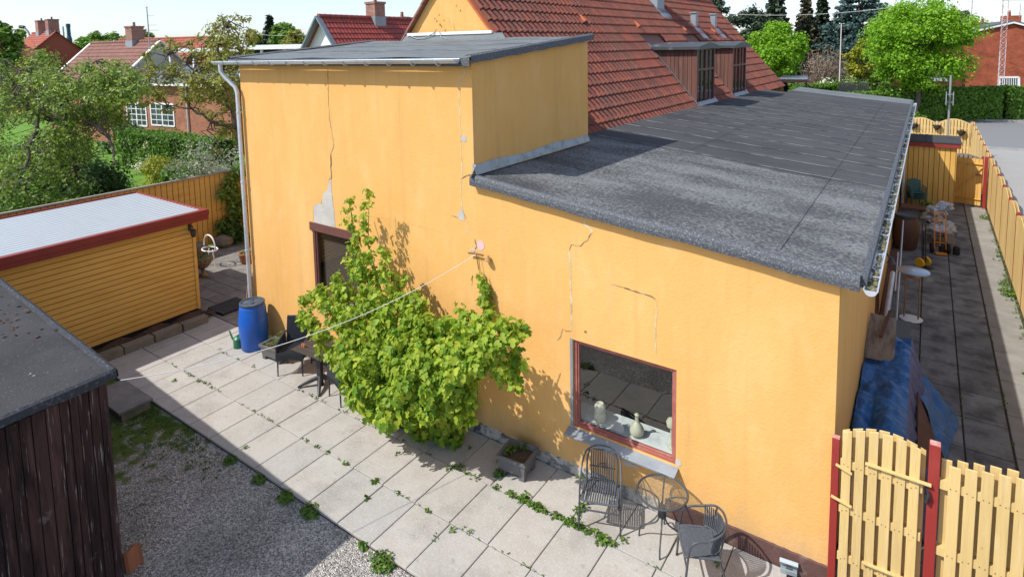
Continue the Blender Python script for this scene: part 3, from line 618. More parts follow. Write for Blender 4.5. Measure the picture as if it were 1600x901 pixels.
blob(wb,Yp(YF,1000,715),(.16,.05),NF,(1,0,0),4,jag=.5); blob(wb,Yp(YF,985,725),(.12,.035),NF,(1,0,0),4,jag=.6)
blob(wb,Yp(YF,1060,722),(.04,.05),NF,(1,0,0),4,jag=.3)
ck([(575,338),(610,342),(640,350),(690,362)],.006,0)
wb.build('facade',[YSTUCCO,YSTUCCO2,CRACK,CRACKD,PATCH,PINK],house)
YE=29.5
sw=MB(); sh=[(6.6,7.5,.35,2.45),(11.6,12.5,.8,2.4),(15.5,16.3,.8,2.4)]
wall_holes(sw,(XW,YF,0),(0,1,0),YE-YF,3.54,sh,0,(-.14,0,0)); sw.quad((XW,YE,0),(-4.7,YE,0),(-4.7,YE,3.9),(XW,YE,3.56)); sw.build('side_wall',YSTUCCO2,house)
for i,(y0,y1,z0,z1) in enumerate(sh):
    q=MB(); Y0,Y1=YF+y0,YF+y1; q.box(XW-.12,XW+.025,Y0-.01,Y0+.07,z0-.03,z1+.03);q.box(XW-.12,XW+.025,Y1-.07,Y1+.01,z0-.03,z1+.03);q.box(XW-.12,XW+.02,Y0+.07,Y1-.07,z1-.05,z1+.03);q.box(XW-.12,XW+.02,Y0+.07,Y1-.07,z0-.03,z0+.06)
    wn=q.build('window',FRAMEB,house); MB().box(XW-.10,XW-.09,Y0+.07,Y1-.07,z0+.06,z1-.05).build('pane',DGLASS,wn)
# plinths
pl=MB(); 
def jag_plinth(x0,x1,ztopf,y,mi,step=.04):
    n=int((x1-x0)/step)
    for i in range(n):
        a=x0+(x1-x0)*i/n;b=x0+(x1-x0)*(i+1)/n; za,zb=ztopf(a),ztopf(b)
        pl.quad((a,y,-.03),(b,y,-.03),(b,y,zb),(a,y,za),mi); pl.quad((a,y,za),(b,y,zb),(b,YF+.004,zb+.012),(a,YF+.004,za+.012),mi)
_h={}
def jz(base,amp,sd):
    def f(x):
        k=(sd,round(x/.04)); 
        if k not in _h: _h[k]=base+random.Random(hash(k)).uniform(-amp,amp)
        return _h[k]
    return f
jag_plinth(-2.62,XW,jz(.225,.004,1),YF-.022,0); jag_plinth(-6.9,-2.62,jz(.15,.02,2),YF-.016,1); jag_plinth(XL,-6.9,jz(.10,.01,3),YF-.016,1)
pl.quad((XW,YF-.022,-.03),(XW,YF-.022,.225),(XW,YF,.225),(XW,YF,-.03),0)
pl.build('plinth',[DADO,ROUGHP],house)
# ---- windows of the front
def window(WN,frm,y,th,fm,sill=True,name='window'):
    x0,x1,z0,z1=WN; q=MB(); q.box(x0,x0+th,y-.03,y+.05,z0,z1);q.box(x1-th,x1,y-.03,y+.05,z0,z1);q.box(x0+th,x1-th,y-.03,y+.05,z1-th,z1);q.box(x0+th,x1-th,y-.03,y+.05,z0,z0+th)
    e=th*.5;a0,a1,b0,b1=x0+th,x1-th,z0+th,z1-th
    q.box(a0,a0+e,y-.012,y+.04,b0,b1);q.box(a1-e,a1,y-.012,y+.04,b0,b1);q.box(a0+e,a1-e,y-.012,y+.04,b1-e,b1);q.box(a0+e,a1-e,y-.012,y+.04,b0,b0+e)
    o=q.build(name,fm,house,bevel=.004); return o,(a0+e,a1-e,b0+e,b1-e)
w2,gp=window(WIN2,None,YF+.06,.048,FRAMER)
MB().quad((gp[0],YF+.07,gp[2]),(gp[1],YF+.07,gp[2]),(gp[1],YF+.07,gp[3]),(gp[0],YF+.07,gp[3])).build('pane',GLASS,w2)
s_=MB(); s_.prism([(-4.07,YF+.02,.725),(-4.07,YF-.16,.685),(-4.07,YF-.16,.66),(-4.07,YF+.02,.66)],(1.62,0,0)); s_.build('sill',LEAD,w2,bevel=.004)
s_=MB(); s_.box(-4.045,-4.0,YF-.004,YF+.01,.73,2.05); s_.build('edge_flashing',LEAD,w2)
MB().box(-4.0,-3.99,YF+.0,YF+.05,2.03,2.035).build('drip_strip',FRAMEB,w2)
w1,gp1=window(WIN1,None,YF+.02,.07,FRAMEB)
bb=MB(); bb.box(-9.83,-8.40,YF-.03,YF-.002,2.70,2.86); bb.build('head_board',FRAMEB,w1,bevel=.003)
MB().quad((gp1[0],YF+.04,gp1[2]),(gp1[1],YF+.04,gp1[2]),(gp1[1],YF+.04,gp1[3]),(gp1[0],YF+.04,gp1[3])).build('pane',GLASS,w1)
bl=MB(); 
for k in range(32): z=1.60+k*.036; bl.obox((-9.11,YF+.12,z),(1.10,.028,.003),Matrix.Rotation(R_(35),3,'X'))
bl.build('blind',mat('brown_blind',(.12,.085,.06),.7),w1)
s_=MB(); s_.box(-9.8,-8.4,YF-.1,YF+.01,1.40,1.445); s_.build('sill',LEAD,w1)
# dark rooms behind the openings, inner sill and walls
rm=MB(); 
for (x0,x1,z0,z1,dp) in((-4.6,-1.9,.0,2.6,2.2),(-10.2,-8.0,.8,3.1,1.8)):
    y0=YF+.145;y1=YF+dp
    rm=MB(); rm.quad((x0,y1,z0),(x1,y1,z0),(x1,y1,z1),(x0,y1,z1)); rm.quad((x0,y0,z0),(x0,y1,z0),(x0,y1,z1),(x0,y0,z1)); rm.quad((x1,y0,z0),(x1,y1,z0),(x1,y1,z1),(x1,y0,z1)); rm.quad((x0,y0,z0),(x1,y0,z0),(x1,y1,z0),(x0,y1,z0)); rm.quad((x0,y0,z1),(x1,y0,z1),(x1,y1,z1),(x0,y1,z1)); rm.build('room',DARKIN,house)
MB().box(-4.3,-2.2,YF+.145,YF+.55,.74,.775).build('inner_sill',FROST,house,bevel=.005)
# ---- low flat roof
rf=MB(); y0r,y1r=YF-.06,YE+.25; xr0,xr1=-6.25,-.50
def zr(x): return zlow(x)+.075
random.seed(11)
yy=[y0r]; 
while yy[-1]<y1r-.5: yy.append(yy[-1]+.93)
yy[-1]=y1r
yy.append(YB-.04); yy.sort()
for j in range(len(yy)-1):
    a,b=yy[j],yy[j+1]; nx=10; xr0=-5.70 if a<YB-.05 else (-6.25 if a<26.3 else -4.75); mr=0 if a<27.2 else 2
    for i in range(nx):
        x0=xr0+(xr1-xr0)*i/nx;x1=xr0+(xr1-xr0)*(i+1)/nx
        wv=lambda x,y:.005*math.sin(x*1.9+y*.8)+.003*math.sin(x*3.7-y*1.3)
        rf.quad((x0,a,zr(x0)+wv(x0,a)+.004),(x1,a,zr(x1)+wv(x1,a)+.004),(x1,b,zr(x1)+wv(x1,b)),(x0,b,zr(x0)+wv(x0,b)),mr)
        if j: # lap of the next strip of felt: a low step
            rf.quad((x0,a,zr(x0)+wv(x0,a)-.002),(x1,a,zr(x1)+wv(x1,a)-.002),(x1,a,zr(x1)+wv(x1,a)+.004),(x0,a,zr(x0)+wv(x0,a)+.004),0)
            if 11.5<a<24: rf.quad((x0,a-.03,zr(x0)+wv(x0,a)+.010),(x1,a-.02,zr(x1)+wv(x1,a)+.006),(x1,a+.02,zr(x1)+wv(x1,a)+.012),(x0,a+.02,zr(x0)+wv(x0,a)+.012),1)
for xx,ya,yb in((-1.35,7.4,27),(-3.9,11.9,16),(-3.1,9.0,9.95)): rf.add([(xx,ya,zr(xx)+.012),(xx+.010,ya,zr(xx)+.012),(xx+.010,yb,zr(xx)+.012),(xx,yb,zr(xx)+.012)],[(0,1,2,3)],0)
low=rf.build('low_flat_roof',[FELT,SEAM,FELT2],house)
ed=MB(); nx=40; xr0=-6.25
for i in range(nx):                                   # rolled, drooping felt edge over the front wall
    x0=-5.72+(xr1+5.72)*i/nx;x1=-5.72+(xr1+5.72)*(i+1)/nx
    def pr(x):
        z=zr(x)+.005*math.sin(x*1.9+y0r*.8)+.003*math.sin(x*3.7-y0r*1.3)+.01; d=.005*math.sin(x*2.3)+.004*math.sin(x*7)
        return [(x,YF+.04,z),(x,YF-.03,z+.030),(x,YF-.075,z+.025),(x,YF-.105,z-.01),(x,YF-.115,z-.07),(x,YF-.105,z-.135+d),(x,YF-.02,z-.125)]
    A,B=pr(x0),pr(x1)
    for k in range(6): ed.quad(A[k],B[k],B[k+1],A[k+1])
E_=pr(xr1); ed.add(E_,[tuple(range(7))])
ed.prism([(xr1,YF,zr(xr1)+.02),(xr1+.06,YF,zr(xr1)-.0),(xr1+.06,YF,zr(xr1)-.11),(xr1,YF,zr(xr1)-.11)],(0,YE-YF,0))
ed.build('felt_edge',FELTEDGE,house,smooth=True,angle=60)
MB().prism([(XB+.02,YF-.045,zlow(XB)-.05),(XW+.1,YF-.045,zlow(XW)-.06),(XW+.1,YF-.045,zlow(XW)+.01),(XB+.02,YF-.045,zlow(XB)+.02)],(0,.04,0)).build('fascia_board',YSTUCCO2,house)
# gutter on the right edge, full of debris
def gutter(mb,a,b,r,mi=0,n=9,m2=None):
    a=np.array(a,float);b=np.array(b,float);d=(b-a)/np.linalg.norm(b-a);s=np.array([-d[1],d[0],0])
    for rr in (r,r-.006):
        P=[a+s*math.cos(t)*rr+np.array([0,0,-math.sin(t)*rr]) for t in np.linspace(0,math.pi,n)]; Q=[p+(b-a) for p in P]
        for i in range(n-1): mb.quad(P[i],P[i+1],Q[i+1],Q[i],mi)
    for c in (a,b): mb.add([c+s*math.cos(t)*r+np.array([0,0,-math.sin(t)*r]) for t in np.linspace(0,math.pi,n)],[tuple(range(n))],mi)
    for sg in(1,-1): mb.tube([a+s*r*sg,b+s*r*sg],.009,6,mi)
gt=MB(); xg=-.40; zg=3.60; gutter(gt,(xg,YF-.12,zg),(xg,YE+.2,zg-.05),.062)
for k in range(26):
    y=YF+.3+k*.85; gt.bar((xg-.07,y,zg+.012),(xg+.07,y,zg+.012),.02,.004)
gto=gt.build('side_gutter',ZINC,house)
mo=MB(); 
for k in range(420):
    y=YF-.05+random.random()**1.5*21; r=random.uniform(.012,.035); mo.lathe([(0,-r*.5),(r,0),(0,r*.7)],(xg+random.uniform(-.03,.035),y,zg-.012-.002*(y-YF)),5)
mo.build('moss',mat('moss',(.06,.07,.02),.95,island=((.20,.17,.11),1)),gto)['kind']='stuff'
# white downpipes along the side wall
dp=MB(); dp.tube([(XW+.1,26.1,0),(XW+.1,26.1,3.3),(XW+.2,26.0,3.5)],.05,10); dp.build('side_downpipe',ZINC,house,smooth=True)
# ---- upper roof over the tall block
ur=MB(); x0,x1=XL-.13,XB+.09; ya,yb=YF-.16,YB+.05
def zu(y): return ztop(y)+.07
ny=8;nx=14
for j in range(ny):
    for i in range(nx):
        f=lambda i,j:(x0+(x1-x0)*i/nx,ya+(yb-ya)*j/ny,zu(ya+(yb-ya)*j/ny)+.012*math.sin(i*1.3+j*.9))
        ur.quad(f(i,j),f(i+1,j),f(i+1,j+1),f(i,j+1),0)
for yy_ in(8.2,9.25,10.2): ur.quad((x0,yy_,zu(yy_)+.016),(x1,yy_,zu(yy_)+.016),(x1,yy_+.04,zu(yy_)+.022),(x0,yy_+.04,zu(yy_)+.022),1)
ur.box(x0,x1,ya-.005,ya,zu(ya)-.13,zu(ya)-.005,2); 
uro=ur.build('upper_flat_roof',[FELT2,SEAM,FELTEDGE],house)
n=16; e2s={1:MB(),-1:MB()}
for i in range(n):
    a=ya+(yb-ya)*i/n;b=ya+(yb-ya)*(i+1)/n; w1_=.008*math.sin(i*2.1);w2_=.008*math.sin((i+1)*2.1)
    for xs_,sg in((x1,1),(x0,-1)):
        A=[(xs_-.10*sg,a,zu(a)+.02),(xs_-.02*sg,a,zu(a)+.045),(xs_+.03*sg,a,zu(a)+.02),(xs_+.035*sg,a,zu(a)-.09+w1_)]; B=[(xs_-.10*sg,b,zu(b)+.02),(xs_-.02*sg,b,zu(b)+.045),(xs_+.03*sg,b,zu(b)+.02),(xs_+.035*sg,b,zu(b)-.09+w2_)]
        for k in range(3): e2s[sg].quad(A[k],B[k],B[k+1],A[k+1])
for e2 in e2s.values(): e2.build('upper_felt_edge',FELTEDGE,house,smooth=True,angle=60)
MB().box(x0+.05,-5.93,YF-.05,YF-.002,5.90,6.0).build('eaves_board',LEAD,house)
ug=MB(); gutter(ug,(XL-.53,YF-.235,5.985),(-5.80,YF-.235,6.02),.068)
for k in range(12):
    x=XL-.1+k*.535; ug.tube([(x,YF-.235+.075*math.cos(t),6.0-.078*math.sin(t)) for t in np.linspace(0,math.pi,8)],.012,5); 
ugo=ug.build('front_gutter',ZINC,house,smooth=True,angle=50)
dpp=MB(); P0=[Yp(YF-.235,369,104),Yp(YF-.22,369,114),Yp(YF-.14,374,122),Yp(YF-.09,381,135)]
bx=-12.02; dpp.tube([(XL-.32,YF-.235,5.93),(XL-.32,YF-.235,5.78),(XL-.27,YF-.2,5.68),(XL-.04,YF-.1,5.45),(XL+.01,YF-.09,5.33),(XL+.015,YF-.09,.10)],.042,12)
for z in(4.9,3.4,1.9,.8): dpp.tube([(XL+.015,YF-.09,z),(XL+.015,YF-.09,z+.04)],.05,12); dpp.bar((XL+.015,YF-.09,z+.02),(XL+.06,YF,z+.02),.02,.02)
dpp.build('front_downpipe',ZINC,house,smooth=True)
# flashing where the low roof meets the block
fl=MB()
for i in range(12):
    a=YF-.03+(YB-YF)*i/12;b=YF-.03+(YB-YF)*(i+1)/12; h0=.17+.02*math.sin(i);h1=.17+.02*math.sin(i+1)
    fl.quad((XB+.012,a,zr(XB)+h0),(XB+.012,b,zr(XB)+h1),(XB+.06,b,zr(XB)+.03),(XB+.06,a,zr(XB)+.03))
fl.add([(XB-.015,YF-.02,zr(XB)-.02),(XB+.06,YF-.17,zr(XB)+.02),(XB+.06,YF-.02,zr(XB)+.19),(XB-.015,YF-.02,zr(XB)+.2)],[(0,1,2,3)])
fl.build('lead_flashing',mat('pale_flashing',(.36,.38,.38),.6,[((.16,.18,.17),5,O,.45,.7,.7)],metal=.2),house)
# ---- main tiled roof (ridge runs away from us)
th=.030; A=np.array([math.sin(th),math.cos(th),0]); X_=np.array([math.cos(th),-math.sin(th),0])
RB=np.array([-9.58,11.15,8.12]); TANP=1.16; EAVE=3.48          # ridge start, slope, half width
ci=1/math.sqrt(1+TANP**2); UR=-X_*ci+np.array([0,0,TANP*ci]); ULf=X_*ci+np.array([0,0,TANP*ci]); LEN=19.2; SLL=EAVE/ci
ER=RB+X_*EAVE-np.array([0,0,TANP*EAVE]); EL=RB-X_*EAVE-np.array([0,0,TANP*EAVE])
def onroof(a,s,off=0): # a along, s distance down from ridge horizontally
    N=np.cross(A,UR); N=N if N[2]>0 else -N
    return RB+A*a+X_*s-np.array([0,0,TANP*s])+N*off
D1=(7.75,9.45);D2=(11.5,13.2)                        # dormers along A
tr_=MB(); dtop=1.30
tile_roof(tr_,ER,A,LEN,UR,SLL,.225,.345,.075,0,.05,6,clip=lambda a,s:not any(d[0]<a<d[1] and s<SLL*.62 and s>.3 for d in (D1,D2)))
ridge(tr_,RB+np.array([0,0,.02]),RB+A*LEN+np.array([0,0,.02]),.12,0)
random.seed(5)
_N=np.cross(A,UR)
def roofpix(px,py):
    d=ray(px,py); return CAM+d*(((RB-CAM)@_N)/(d@_N))
for px,py in((903,27),(988,36),(1062,43),(1108,46)):
    p=roofpix(px,py)+_N*.06*(1 if _N[2]>0 else -1); q=p-UR*.30+np.array([0,0,.03]); tr_.tube([p,q],[.06,.085],8,1); tr_.tube([q+UR*.05,q-UR*.05+np.array([0,0,.03])],[.055,.05],8,2)
# orange edge tiles along the rake
for k in range(15):
    s0=.1+k*.235; tr_.obox(onroof(-.06,s0+.1,.03),(.14,.05,.36),Matrix([list(np.cross(A,UR)*0+A),list(np.cross(UR,A)),list(UR)]).transposed() if False else Matrix((Vector(A),Vector(np.cross(UR,A)),Vector(UR))).transposed(),1)
tr_.build('tiled_roof',[TILE,TILEO,FELTEDGE],house,smooth=True,angle=50)
bk=MB(); bk.quad(EL,RB,RB+A*LEN,EL+A*LEN); bk.quad(ER-np.array([0,0,.03]),ER+A*LEN-np.array([0,0,.03]),RB+A*LEN-np.array([0,0,.03]),RB-np.array([0,0,.03])); bk.build('roof_underlay',TILEB,house)
gb=MB(); gb.add([RB+A*.03-np.array([0,0,.04]),ER+A*.03-np.array([0,0,.04]),ER+A*.03-np.array([0,0,4.1]),EL+A*.03-np.array([0,0,4.1]),EL+A*.03-np.array([0,0,.04])],[(0,1,2,3,4)])
gb.add([RB+A*LEN,ER+A*LEN,ER+A*LEN-np.array([0,0,4.1]),EL+A*LEN-np.array([0,0,4.1]),EL+A*LEN],[(0,1,2,3,4)]); gb.quad(EL,EL+A*LEN,EL+A*LEN-np.array([0,0,4.1]),EL-np.array([0,0,4.1]))
GN=-A
for px,py in((690,40),(688,24),(681,30),(715,10),(684,34)): 
    pp=Yp(RB[1]-.02,px,py); blob(gb,pp,(.025,.03),(0,-1,0),(1,0,0),1,off=.04,n=8,jag=.5)
strip(gb,[Yp(RB[1]-.03,702,28),Yp(RB[1]-.03,706,46)],.015,(0,-1,0),1,off=.04)
gb.build('gable_wall',[YSTUCCO,CRACKD],house)
# rough verge tiles on the left rake
vg=MB()
for k in range(12):
    s0=.2+k*.27; p=RB-X_*s0-np.array([0,0,TANP*s0])-A*.05; q=RB-X_*(s0+.3)-np.array([0,0,TANP*(s0+.3)])-A*.05+np.array([0,0,.02]); vg.bar(p,q,.13,.05,0)
vg.build('verge_tiles',TILEB,house)
# upstand of felt under the gable with its white strip
us=MB(); zb=zu(YB)
a0=Yp(YB+.0,633,62);a1=Yp(YB,790,57)
us.quad((a0[0],YB-.12,zb-.02),(a1[0]+.1,YB-.12,zb-.02),(a1[0]-.1,YB+.02,6.50),(a0[0],YB+.02,6.50),0); us.build('felt_upstand',FELT2,house)
MB().box(Yp(YB,637,53)[0],Yp(YB,769,50)[0],YB-.03,YB+.03,6.49,6.56).build('white_flashing_strip',WHITEP,house)
cbm=MB(); cbm.tube([Yp(YB-.05,640,56),Yp(YB-.1,652,61),Yp(YB-.1,663,60),Yp(YB-.05,678,52),Yp(YB-.02,682,46)],.011,6); cbm.tube([Yp(YB-.05,685,46),Yp(YB-.08,689,58),Yp(YB-.1,699,61)],.009,6); cbm.build('cable',LEAD,house,smooth=True)
# chimney
ch=MB(); cA=11.8-.0
def place_on_axis(px,py,x):  # point on ridge-parallel plane
    return Xp(x,px,py)
_pc=roofpix(1034,22); a_ch=float((_pc-RB)@A); s_ch=float((_pc-RB)@X_)-.35; c0=onroof(a_ch,s_ch,0); ch.obox((c0[0],c0[1],c0[2]+.45),(.55,.62,1.5),-th,0); ch.obox((c0[0],c0[1],c0[2]+1.23),(.65,.72,.10),-th,0)
cho=ch.build('chimney',CHIM,house)
cf=MB(); cf.obox((c0[0],c0[1],c0[2]+.0),(.62,.70,.42),-th,0); cf.quad(onroof(a_ch-.45,s_ch+.2,.09),onroof(a_ch+.45,s_ch+.2,.09),onroof(a_ch+.45,s_ch+.55,.10),onroof(a_ch-.45,s_ch+.55,.10)); cf.quad(onroof(a_ch-.5,s_ch-.4,.09),onroof(a_ch-.34,s_ch-.4,.09),onroof(a_ch-.34,s_ch+.55,.11),onroof(a_ch-.5,s_ch+.55,.11)); cf.build('flashing',LEAD,cho)
# vent boxes
for px,py in((1090,50),(1120,50)):
    _p=roofpix(px,py); a=float((_p-RB)@A); s=float((_p-RB)@X_)-.15
    p=onroof(a,s,0); v=MB(); v.obox((p[0],p[1],p[2]+.28),(.22,.26,.62),-th); v.obox((p[0],p[1],p[2]+.61),(.3,.34,.05),-th); v.quad(onroof(a-.3,s+.05,.09),onroof(a+.3,s+.05,.09),onroof(a+.3,s+.45,.1),onroof(a-.3,s+.45,.1)); v.build('vent_box',LEAD,house)
# dormers
def dormer(d0,d1,label=None):
    sF=EAVE-.12; zt=6.02                                  # front face distance, top
    P=lambda a,s,z:RB*np.array([1,1,0])+A*a+X_*s+np.array([0,0,z])
    zf=RB[2]-TANP*sF; st=(RB[2]-zt)/TANP
    dm=bpy.data.objects.new('dormer',None); COL.objects.link(dm); dm.parent=house; dm.location=P(d0,sF,zf)-H0
    n=11
    for a_ in (d0,d1-.04):                                # board-clad cheeks
        ck_=MB()
        for i in range(n):
            s0=st+(sF-st)*i/n+.006; s1=st+(sF-st)*(i+1)/n-.006
            b0,b1=RB[2]-TANP*s0-.05,RB[2]-TANP*s1-.05
            ck_.add([P(a_,s0,b0),P(a_,s1,b1),P(a_,s1,zt),P(a_,s0,zt),P(a_+.03,s0,b0),P(a_+.03,s1,b1),P(a_+.03,s1,zt),P(a_+.03,s0,zt)],[(0,1,2,3),(7,6,5,4),(0,4,5,1),(1,5,6,2),(3,2,6,7),(0,3,7,4)])
        ck_.build('cheek_cladding',WOODBR,dm)
    bkb=MB(); bkb.add([P(d0+.035,st,RB[2]-TANP*st),P(d0+.035,sF-.05,zf),P(d0+.035,sF-.05,zt),P(d0+.035,st,zt)],[(0,1,2,3)]); bkb.build('cheek_back',DARKIN,dm)
    fr=MB(); z0=zf+.06; z1=zt-.03; q=lambda a,z,s=sF:P(a,s,z)
    aa=np.linspace(d0+.03,d1-.03,5)
    for i,a_ in enumerate(aa): fr.bar(q(a_,z0),q(a_,z1),.06 if i in(0,2,4) else .035,.07,up=tuple(A))
    for z_ in(z0,z0+(z1-z0)*.62,z1): fr.bar(q(d0,z_),q(d1,z_),.07,.07)
    wf=fr.build('window',FRAMEB,dm); g_=MB(); g_.quad(q(d0+.03,z0,sF-.01),q(d1-.03,z0,sF-.01),q(d1-.03,z1,sF-.01),q(d0+.03,z1,sF-.01)); g_.build('pane',mat('dormer_glass',(.02,.025,.03),.03,spec=1.0),dm)
    rr=MB(); ov=.16; zc=zt+.14; am=(d0+d1)/2; sb=st-.28
    for (z_a,z_b) in((zt+.03,zc),):
        pts0=[P(d0-ov,sF+ov,zt+.05),P(am,sF+ov,zc+.05),P(d1+ov,sF+ov,zt+.05),P(d1+ov,sF+ov,zt-.04),P(am,sF+ov,zt-.02),P(d0-ov,sF+ov,zt-.04)]
        rr.prism(pts0,(P(am,sb,0)-P(am,sF+ov,0)))
    rr.build('dormer_roof',mat('dark_dormer_roof',(.045,.05,.055),.5,[((.3,.31,.32),2,(1,1,1),.6,.7,.5)],spec=.5),dm)
    ll=MB(); 
    for a_,dd in((d0-.12,.0),(d1+.02,.0)):
        ll.add([onroof(a_,st-.1,.10),onroof(a_+.10,st-.1,.10),onroof(a_+.10,EAVE+.05,.10),onroof(a_,EAVE+.05,.10)],[(0,1,2,3)])
    ll.add([onroof(d0,sF-.02,.13),onroof(d1,sF-.02,.13),onroof(d1,EAVE+.12,.06),onroof(d0,EAVE+.12,.06)],[(0,1,2,3)])
    ll.build('flashing',LEAD,dm); return dm
dormer(*D1); dormer(*D2)
# ================================================================ YARD BUILDINGS AND FENCES
# yellow shed with white metal roof
sr=thing('garden_shed','yellow boarded shed with white corrugated metal roof and red fascia','shed',(-14.15,7.05,0))
SA=R_(0); x1=-14.14;y1=7.07;x0=-18.2;y0=-1.2
q=MB(); nb=19; z0=.10
for i in range(nb):
    za=z0+i*.116; q.add([(x1,y0,za+.012),(x1,y1,za+.012),(x1-.008,y1,za+.114),(x1-.008,y0,za+.114),(x1-.045,y0,za+.012),(x1-.045,y1,za+.012)],[(0,1,2,3),(0,4,5,1)])
q.build('cladding',YCLAD,sr)
q=MB(); q.box(x0,x1-.05,y0,y1-.03,.12,2.26); q.build('walls',FRAMEB,sr)
MB().box(x1-.05,x1+.02,y1-.04,y1+.03,.10,2.3).build('corner_trim',YCLAD,sr)
MB().box(x0,x1-.04,y0,y1-.05,-.06,.12).build('base',mat('black_base',(.025,.024,.025),.8),sr)
zl,zh=2.40,2.40
q=MB(); ym,yN=7.30,-1.4; xa,xb=-17.5,-13.92
nx=int((xb-xa)/.0425); 
P_=[]
for i in range(nx+1):
    x=xa+(xb-xa)*i/nx; P_.append((x,2.44-(.045 if i%4==0 else 0)))
for i in range(nx): q.quad((P_[i][0],yN,P_[i][1]),(P_[i+1][0],yN,P_[i+1][1]),(P_[i+1][0],ym,P_[i+1][1]),(P_[i][0],ym,P_[i][1]),0)
for i in range(0,nx,4): q.box(P_[i][0]-.014,P_[i][0]+.014,yN,ym,2.39,2.4105,1)
q.build('metal_roof',[METALR,mat('groove_dirt_shade',(.10,.11,.11),.9)],sr)  # dark groove strips: dirt, plus groove shading put into the colour
q=MB(); q.box(xb-.02,xb+.012,yN,ym+.03,2.25,2.475);q.box(xb+.012,xb+.03,yN,ym+.04,2.36,2.485); q.box(xa,xb-.02,ym,ym+.03,2.27,2.475); q.box(xb-.10,xb+.03,yN,ym+.03,2.475,2.492); q.box(xa-.03,xa,yN,ym+.03,2.27,2.475)
q.build('fascia',REDF,sr,bevel=.004)
ln=thing('wall_lantern','small black wall lantern under the red eaves corner of the yellow shed','lantern',(-13.98,7.0,2.0))
p=np.array([-14.02,6.98,2.0]); q=MB(); q.tube([p+[-.1,.0,.12],p+[0,.0,.16],p+[.06,.0,.10]],.012,6); q.lathe([(.0,.1),(.07,.06),(.06,-.05),(.035,-.10),(0,-.11)],p+[.05,0,0],6); q.box(p[0]-.13,p[0]-.10,p[1]-.03,p[1]+.03,2.02,2.22); q.build('bracket',DGREY,ln)
MB().lathe([(.045,-.06),(.052,.05)],p+[.05,0,0.0],6).build('lantern_glass',mat('milky_glass',(.6,.6,.56),.3),ln)
# brown weathered shed in the foreground
bs=thing('brown_shed','dark weathered plank shed with sagging grey felt roof in the left foreground','shed',(-7.3,2.7,-.05))
bx,by,bz=-7.37,2.62,2.62
def zbs(x,y): return 2.70+.07*(bx-x)-.035*(by-y)
q=MB(); random.seed(3); y=by
while y>-4.2:
    wdt=random.uniform(.075,.125); d=random.uniform(-.006,.012); q.box(bx-.025+d,bx+d,y-wdt+.004,y-.004,-.05,bz-.05-.03*(by-y)); y-=wdt
x=bx-.03
while x>-14.2:
    wdt=.11; d=random.uniform(-.004,.008); q.box(x-wdt+.004,x-.004,by-.03+d,by+d,-.05,zbs(x,by)-.05); x-=wdt
q.build('planks',SHEDW,bs,bevel=.003)
MB().box(-14.2,bx-.03,-4.2,by-.035,-.05,2.2).build('frame_core',DARKIN,bs)
q=MB(); nx,ny=26,16; X0,X1,Y0,Y1=-14.3,bx+.07,-4.4,by+.07
for i in range(nx):
    for j in range(ny):
        f=lambda i,j:(X0+(X1-X0)*i/nx,Y0+(Y1-Y0)*j/ny,zbs(X0+(X1-X0)*i/nx,Y0+(Y1-Y0)*j/ny)+.012*math.sin(i*1.1+j*.7)+.006*math.sin(i*2.7-j*1.9))
        q.quad(f(i,j),f(i+1,j),f(i+1,j+1),f(i,j+1))
q.build('felt_roof',FELT3,bs,smooth=True)
q=MB(); n=34
def edge(path,outw):
    for a,b in zip(path[:-1],path[1:]):
        def pr2(p,w_): 
            o=np.array(outw); p=np.array(p); return [p-o*.07+[0,0,.012],p-o*.02+[0,0,.03],p+o*.018+[0,0,.01],p+o*.025+[0,0,-.07-.012*math.sin(p[1]*5+p[0]*4)],p+o*.0+[0,0,-.085]]
        A=pr2(a,0);B=pr2(b,0)
        for k in range(4): q.quad(A[k],B[k],B[k+1],A[k+1])
edge([(X1,Y0+(Y1-Y0)*j/n,zbs(X1,Y0+(Y1-Y0)*j/n)+.006*math.sin(j*.9)) for j in range(n+1)],(1,0,0)); edge([(X0+(X1-X0)*j/n,Y1,zbs(X0+(X1-X0)*j/n,Y1)+.006*math.sin(j*.9)) for j in range(n+1)],(0,1,0))
q.build('felt_edge',mat('shed_felt_edge',(.03,.034,.042),.75,[((.13,.14,.15),30,O,.56,.68,.6)],[(40,O,.01)]),bs,smooth=True,angle=60)
# scatter of dry leaves and droppings on its roof
gs=[]; n=260; xx=rng.uniform(-12.2,-8.6,n);yy_=2.6-rng.random(n)**1.2*2.6; xx=np.where(rng.random(n)<.55,rng.normal(-10.0,.5,n),xx); yy_=np.where(rng.random(n)<.4,rng.normal(1.9,.3,n),yy_); yy_=np.minimum(yy_,2.65)
xx=xx[:150];yy_=yy_[:150];n=150
pos=np.stack([xx,yy_,2.722+.07*(bx-xx)-.035*(by-yy_)],1); lf=leaves_mesh('dry_leaves',[(pos,np.tile([0,0,1.],(n,1))+rng.normal(size=(n,3))*.25,rng.normal(size=(n,3)),rng.uniform(.03,.08,n),'quad',0)],[mat('dry_leaf',(.04,.025,.02),.9,island=((.13,.06,.035),1))],(-10,2,2.7)); lf.location=(-10,2,2.7)
tag(lf,'dark dry leaves scattered on the brown shed roof','leaves',kind='stuff')
